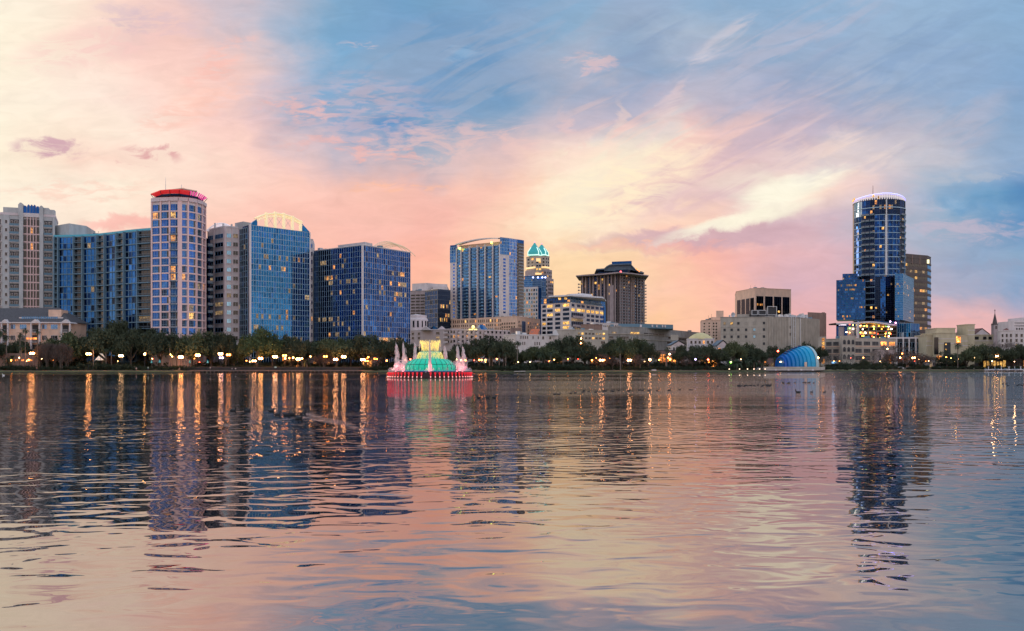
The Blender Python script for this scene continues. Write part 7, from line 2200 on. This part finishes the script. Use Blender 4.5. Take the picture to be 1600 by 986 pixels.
for px, y, s, rz in birds:
    x_, D = gp(px, y)
    fl_ = 'swimming right' if rz == 0 else 'swimming left'
    where = 'with wakes on the left of the lake' if px < 600 else ('right below the fountain' if px < 800 else ('in the long line at mid lake' if px < 1090 else ('in the far cluster' if px < 1300 else 'at the far right')))
    k = ('dk', where); _count[k] = _count.get(k, 0) + 1; n = _count[k]
    o = inst('coot', dm, None, (x_, D, -.02), rz + rb.uniform(-.3, .3), (s * .9,) * 3)
    tag(o, 'dark bird %s, %s' % (where, (ORD[n - 1] + ' from left') if n <= 12 else 'among its right-hand ones'), 'bird', where)
x_, D = gp(5.5, 587)
tag(inst('white_goose', gm_, None, (x_, D, 0), 3.1, (2, 2, 2)), 'white goose-like bird floating near the left shore', 'bird')

e = MB(); e.tube([(-1.25, 0, .75), (-1.0, 0, .55), (-.6, 0, .42), (0, 0, .38), (.6, 0, .42), (1.0, 0, .55), (1.2, 0, .8)], [.06, .34, .52, .58, .52, .36, .15], 12)
for s in (-1, 1): e.tube([(-1.1, s * .3, .95), (-.5, s * .5, .78), (.3, s * .52, .7), (.8, s * .35, .66)], [.05, .22, .24, .08], 8)
hull = e.mesh('hull', [M['roofw']], (0, 0, 0), True)
e = MB(); e.tube([(1.0, 0, .6), (1.25, 0, 1.0), (1.15, 0, 1.45), (1.05, 0, 1.8), (1.2, 0, 2.08), (1.42, 0, 2.05)], [.2, .15, .11, .11, .16, .09], 10); neck = e.mesh('neck', [M['roofw']], (0, 0, 0), True)
e = MB(); e.add([(1.45, -.06, 2.08), (1.45, .06, 2.08), (1.45, 0, 1.98), (1.72, 0, 1.96)], [(0, 1, 3), (1, 2, 3), (2, 0, 3)]); beak = e.mesh('beak', [mat('orange_beak', (.8, .25, .03), .5)])
e = MB(); e.box(-.7, .2, -.35, .35, .85, .95); e.box(-.75, -.65, -.35, .35, .95, 1.35); seat = e.mesh('seat', [M['slab']])
for i, px in enumerate((1541.5, 1549, 1555, 1561.5, 1568, 1574.5, 1580, 1586, 1592, 1598, 1604, 1610)):
    D = shore(px) - 3.2 - (i % 2) * 1.8
    rt = thing('swan_boat', 'white swan pedal boat moored at the right, %s from the left of the row' % ORD[i], 'swan boat', (X(px, D), D, -.12), (0.35, 2.7, 1.2, 0.2, 2.0)[i % 5], 'swan boats at the boathouse')
    for nm, me in (('hull', hull), ('neck', neck), ('beak', beak), ('seat', seat)):
        o = link(bpy.data.objects.new(nm, me)); o.parent = rt
    rt.scale = (1.15, 1.15, 1.15)
e = MB(); e.box(X(1536, 474), X(1620, 474), 475, 478.5, .25, .45)
for px in range(1538, 1620, 9): e.box(X(px, 474) - .12, X(px, 474) + .12, 475.2, 475.44, -1, .25)
rt = e.build('dock', M['wood']); tag(rt, 'low wooden dock behind the row of swan boats', 'dock')

def person(px, D, z0, top, trousers, label, rz=0, sit=False, h=1.72):
    me = bpy.data.meshes.new('person')
    s = h / 1.72
    hip = .9 if not sit else .48
    V = [(0, 0, hip), (0, 0, hip + .26), (0, 0, hip + .50), (0, 0, hip + .60), (0, -.02, hip + .72), (0, -.01, hip + .82)]
    E = [(0, 1), (1, 2), (2, 3), (3, 4), (4, 5)]; Rr = [.15, .135, .17, .06, .095, .07]
    for sg in (-1, 1):
        b = len(V)
        V += [(sg * .19, 0, hip + .48), (sg * .25, .02, hip + .22), (sg * .24, -.08, hip - .02), (sg * .24, -.10, hip - .10)]; Rr += [.06, .048, .035, .03]
        E += [(2, b), (b, b + 1), (b + 1, b + 2), (b + 2, b + 3)]
        b = len(V)
        if sit: V += [(sg * .10, 0, hip - .02), (sg * .12, -.42, hip), (sg * .12, -.45, .08), (sg * .12, -.58, .04)]
        else: V += [(sg * .10, 0, hip - .05), (sg * .11, -.02 * sg, .48), (sg * .11, .05 * sg, .08), (sg * .11, .05 * sg - .14, .04)]
        Rr += [.10, .065, .045, .035]; E += [(0, b), (b, b + 1), (b + 1, b + 2), (b + 2, b + 3)]
    me.from_pydata([(x * s, y * s, z * s) for x, y, z in V], E, [])
    o = link(bpy.data.objects.new('person', me))
    md = o.modifiers.new('skin', 'SKIN')
    for sv, r in zip(me.skin_vertices[0].data, Rr): sv.radius = (r * s, r * s * .8)
    me.skin_vertices[0].data[0].use_root = True
    o.modifiers.new('sub', 'SUBSURF').levels = 1
    dg = bpy.context.evaluated_depsgraph_get()
    nm = bpy.data.meshes.new_from_object(o.evaluated_get(dg))
    bpy.data.objects.remove(o)
    nm.materials.clear()
    for m_ in (M['skin'], mat('top', top, .85), mat('trousers', trousers, .85), mat('hair', (.03, .02, .015), .8)): nm.materials.append(m_)
    for p in nm.polygons:
        z = p.center.z / s; y = p.center.y / s
        if z > hip + .80 or (z > hip + .68 and y > .02): p.material_index = 3
        elif z > hip + .56: p.material_index = 0
        elif z > hip + .02 and abs(p.center.x) < .3 * s: p.material_index = 1
        elif z > .1: p.material_index = 2
        p.use_smooth = True
    o = link(bpy.data.objects.new('person', nm)); o.location = (X(px, D), D, z0); o.rotation_euler = (0, 0, rz)
    return tag(o, label, 'person')
for px, off, top, tr, lab, rz, sit in ((213, 2.2, (.6, .35, .28), (.35, .2, .15), 'person in a pinkish top standing at the left water edge', .3, False), (231.5, 5, (.5, .6, .45), (.08, .1, .2), 'person in a pale green top on the lake path', .8, False),
                                       (237.5, 6, (.7, .35, .3), (.1, .1, .12), 'person in a coral top walking beside the one in pale green', -.6, False), (57.5, 3.5, (.5, .22, .16), (.06, .06, .08), 'person in a rust top walking under the bare cypresses', 1.2, False),
                                       (362.5, -1.2, (.75, .65, .6), (.1, .1, .12), 'person in a cream top sitting on the boardwalk', 2.2, True), (368, -1.2, (.8, .75, .72), (.1, .08, .1), 'person in white sitting on the boardwalk beside another', 2.9, True),
                                       (328.5, -.6, (.7, .5, .42), (.12, .1, .1), 'person in a light top leaning by the boardwalk railing', .4, False), (1507, 8, (.55, .4, .33), (.1, .08, .08), 'person standing in the grass under the right-hand oaks', .5, False)):
    D = shore(px) + off
    person(px, D, .755 if 300 < px < 560 and off < 2 else gz(px, D), top, tr, lab, rz, sit)

def car(px, off, col, label, rz=0.0, lit=False, z=None):
    D = shore(px) + off
    z0 = gz(px, D) + .01 if z is None else z
    rt = thing('parked_car', label, 'car', (X(px, D), D, z0), rz, 'parked cars')
    side = [(-2.2, .32), (-2.25, .75), (-2.05, .95), (-1.55, 1.0), (-1.05, 1.42), (.35, 1.45), (1.05, 1.0), (1.95, .88), (2.2, .70), (2.22, .32)]
    n = len(side); b = MB(); w = lambda z_: .86 if z_ < 1.05 else .68
    vs = [(x, -w(z_), z_) for x, z_ in side] + [(x, w(z_), z_) for x, z_ in side]
    b.add(vs, [(i, i + 1, i + 1 + n, i + n) for i in range(n - 1)] + [(n - 1, 0, n, 2 * n - 1), tuple(reversed(range(n))), tuple(range(n, 2 * n))])
    b.build('body', mat('car_paint', col, .25, spec=.6), rt, local=True)
    g_ = MB()
    for s in (-1, 1): g_.add([(-1.35, s * .872 - s * .02, 1.03), (.85, s * .852, 1.03), (.30, s * .70, 1.39), (-1.0, s * .70, 1.39)], [(0, 1, 2, 3)])
    g_.add([(.40, -.64, 1.43), (1.0, -.8, 1.03), (1.0, .8, 1.03), (.40, .64, 1.43)], [(0, 1, 2, 3)]); g_.v = [(x + (.02 if x > .3 else 0), y * 1.012, z_ + .005) for x, y, z_ in g_.v]
    g_.build('window', M['black'], rt, local=True)
    for x in (-1.35, 1.35):
        for s in (-1, 1):
            t = MB(); t.tube([(x, s * .70, .33), (x, s * .90, .33)], .33, 14); w_ = t.build('wheel', M['tyre'], rt, local=True)
            t = MB(); t.tube([(x, s * .895, .33), (x, s * .915, .33)], .19, 10); t.build('rim', M['lmetal'], w_, local=True)
    for s in (-1, 1):
        t = MB(); t.box(2.16, 2.25, s * .62 - .16, s * .62 + .16, .62, .76); t.build('headlight', glow('headlight', (1, .9, .75), 8 if lit else .1), rt, local=True)
        t = MB(); t.box(-2.27, -2.2, s * .65 - .14, s * .65 + .14, .72, .9); t.build('tail_light', glow('tail_light', (1, .03, .02), 3 if lit else .1, (.4, .01, .01)), rt, local=True)
car(212, 14, (.45, .38, .36), 'pale car parked under the oaks left of the round tower', .1)
car(333.5, 10, (.50, .30, .22), 'tan car with warm reflections parked behind the boardwalk left', .15)
car(345, 10.5, (.30, .16, .10), 'brownish car parked behind the boardwalk, right of the tan one', 0)
car(497, 12, (.6, .5, .45), 'light car with lit headlights under the trees left of the fountain', 3.0, True)
car(1408, 9, (.65, .62, .62), 'white car parked under the umbrella-shaped grey tree', .05)
car(1421, 10, (.55, .50, .50), 'silver-white car parked right of the white one under the grey tree', 0)
car(1465, 11, (.62, .60, .60), 'silver car parked on the grass in front of the yellow hall', 3.14)
car(1394, 10, (.04, .04, .05), 'black car parked left of the white one under the grey tree', 0)
car(1512, 10, (.5, .3, .25), 'light car with red tail lights under the right-hand oaks', 0.1, True)
car(1186, 9, (.5, .5, .52), 'grey car parked behind the bollard lights left of the bandshell', 0.05, True)

# white sail shade, teal parasols, sign board
root = thing('sail_shade', 'white triangular sail shade glowing between the trees on the left', 'sail shade', (X(156, 372), 376, 1))
e = MB()
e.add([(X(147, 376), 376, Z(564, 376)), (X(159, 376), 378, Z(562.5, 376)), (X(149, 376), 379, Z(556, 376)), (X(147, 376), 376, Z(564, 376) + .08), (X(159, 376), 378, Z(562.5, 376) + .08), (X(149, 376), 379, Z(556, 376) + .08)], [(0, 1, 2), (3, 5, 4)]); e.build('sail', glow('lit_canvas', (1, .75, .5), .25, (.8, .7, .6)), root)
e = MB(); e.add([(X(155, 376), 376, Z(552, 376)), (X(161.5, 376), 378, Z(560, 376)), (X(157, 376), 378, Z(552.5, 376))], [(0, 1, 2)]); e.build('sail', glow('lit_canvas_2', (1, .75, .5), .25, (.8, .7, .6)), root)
e = MB()
for px in (147, 159, 155, 161.5): e.tube([(X(px, 376), 377, .9), (X(px, 376), 377, Z(562 if px in (147, 159, 161.5) else 552, 376))], .07, 5)
e.build('mast', M['metal'], root)
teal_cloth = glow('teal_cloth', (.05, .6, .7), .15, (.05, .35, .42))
for i, (px, y) in enumerate(((237, 564.5), (249.5, 563.8), (296.5, 564.5), (324.5, 564.5))):
    D = shore(px) + 12
    rt = thing('parasol', 'small closed teal parasol, %s from the left below the round tower' % ORD[i], 'parasol', (X(px, D), D, gz(px, D)), 0, 'teal parasols')
    h = Z(y, D) - gz(px, D)
    e = MB(); e.lathe([(.05, h + .6), (.25, h + .1), (.5, h - .7), (.42, h - .75), (.05, h - .6)], 10); e.build('cloth', teal_cloth, rt, local=True)
    e = MB(); e.tube([(0, 0, 0), (0, 0, h)], .05, 6); e.build('pole', M['metal'], rt, local=True)
D = shore(430.5) + 3
rt = thing('notice_board', 'small pale green notice on a post behind the boardwalk railing', 'notice board', (X(430.5, D), D, gz(430, D)))
e = MB(); e.box(-.45, .45, -.05, .05, 1.3, 1.85); e.build('board', mat('pale_green_board', (.45, .6, .5), .6), rt, local=True)
e = MB(); e.box(-.06, .06, -.03, .03, 0, 1.3); e.build('post', M['metal'], rt, local=True)
D = shore(1023) + 1.0
rt = thing('park_bench', 'pale slatted park bench on the central shore', 'bench', (X(1022, D), D, gz(1022, D)), 0)
e = MB(); e.box(-1, 1, -.25, .25, .42, .48); e.build('seat', M['white'], rt, local=True)
e = MB(); e.box(-1, 1, .22, .28, .55, .95); e.build('backrest', M['white'], rt, local=True)
for s in (-.85, .85): e = MB(); e.box(s - .05, s + .05, -.22, .25, 0, .42); e.build('leg', M['metal'], rt, local=True)
D = shore(808) - 3
rt = thing('landing_stage', 'low pale landing stage at the water below the round-headed palm', 'jetty', (X(812, D), D, 0))
e = MB(); e.box(X(803, D), X(821, D), D, D + 3, .45, .6); e.build('deck', M['white'], rt)
e = MB()
for px in (804, 812, 820): e.box(X(px, D) - .12, X(px, D) + .12, D + .2, D + .44, -1, .45)
e.build('post', M['wood'], rt)
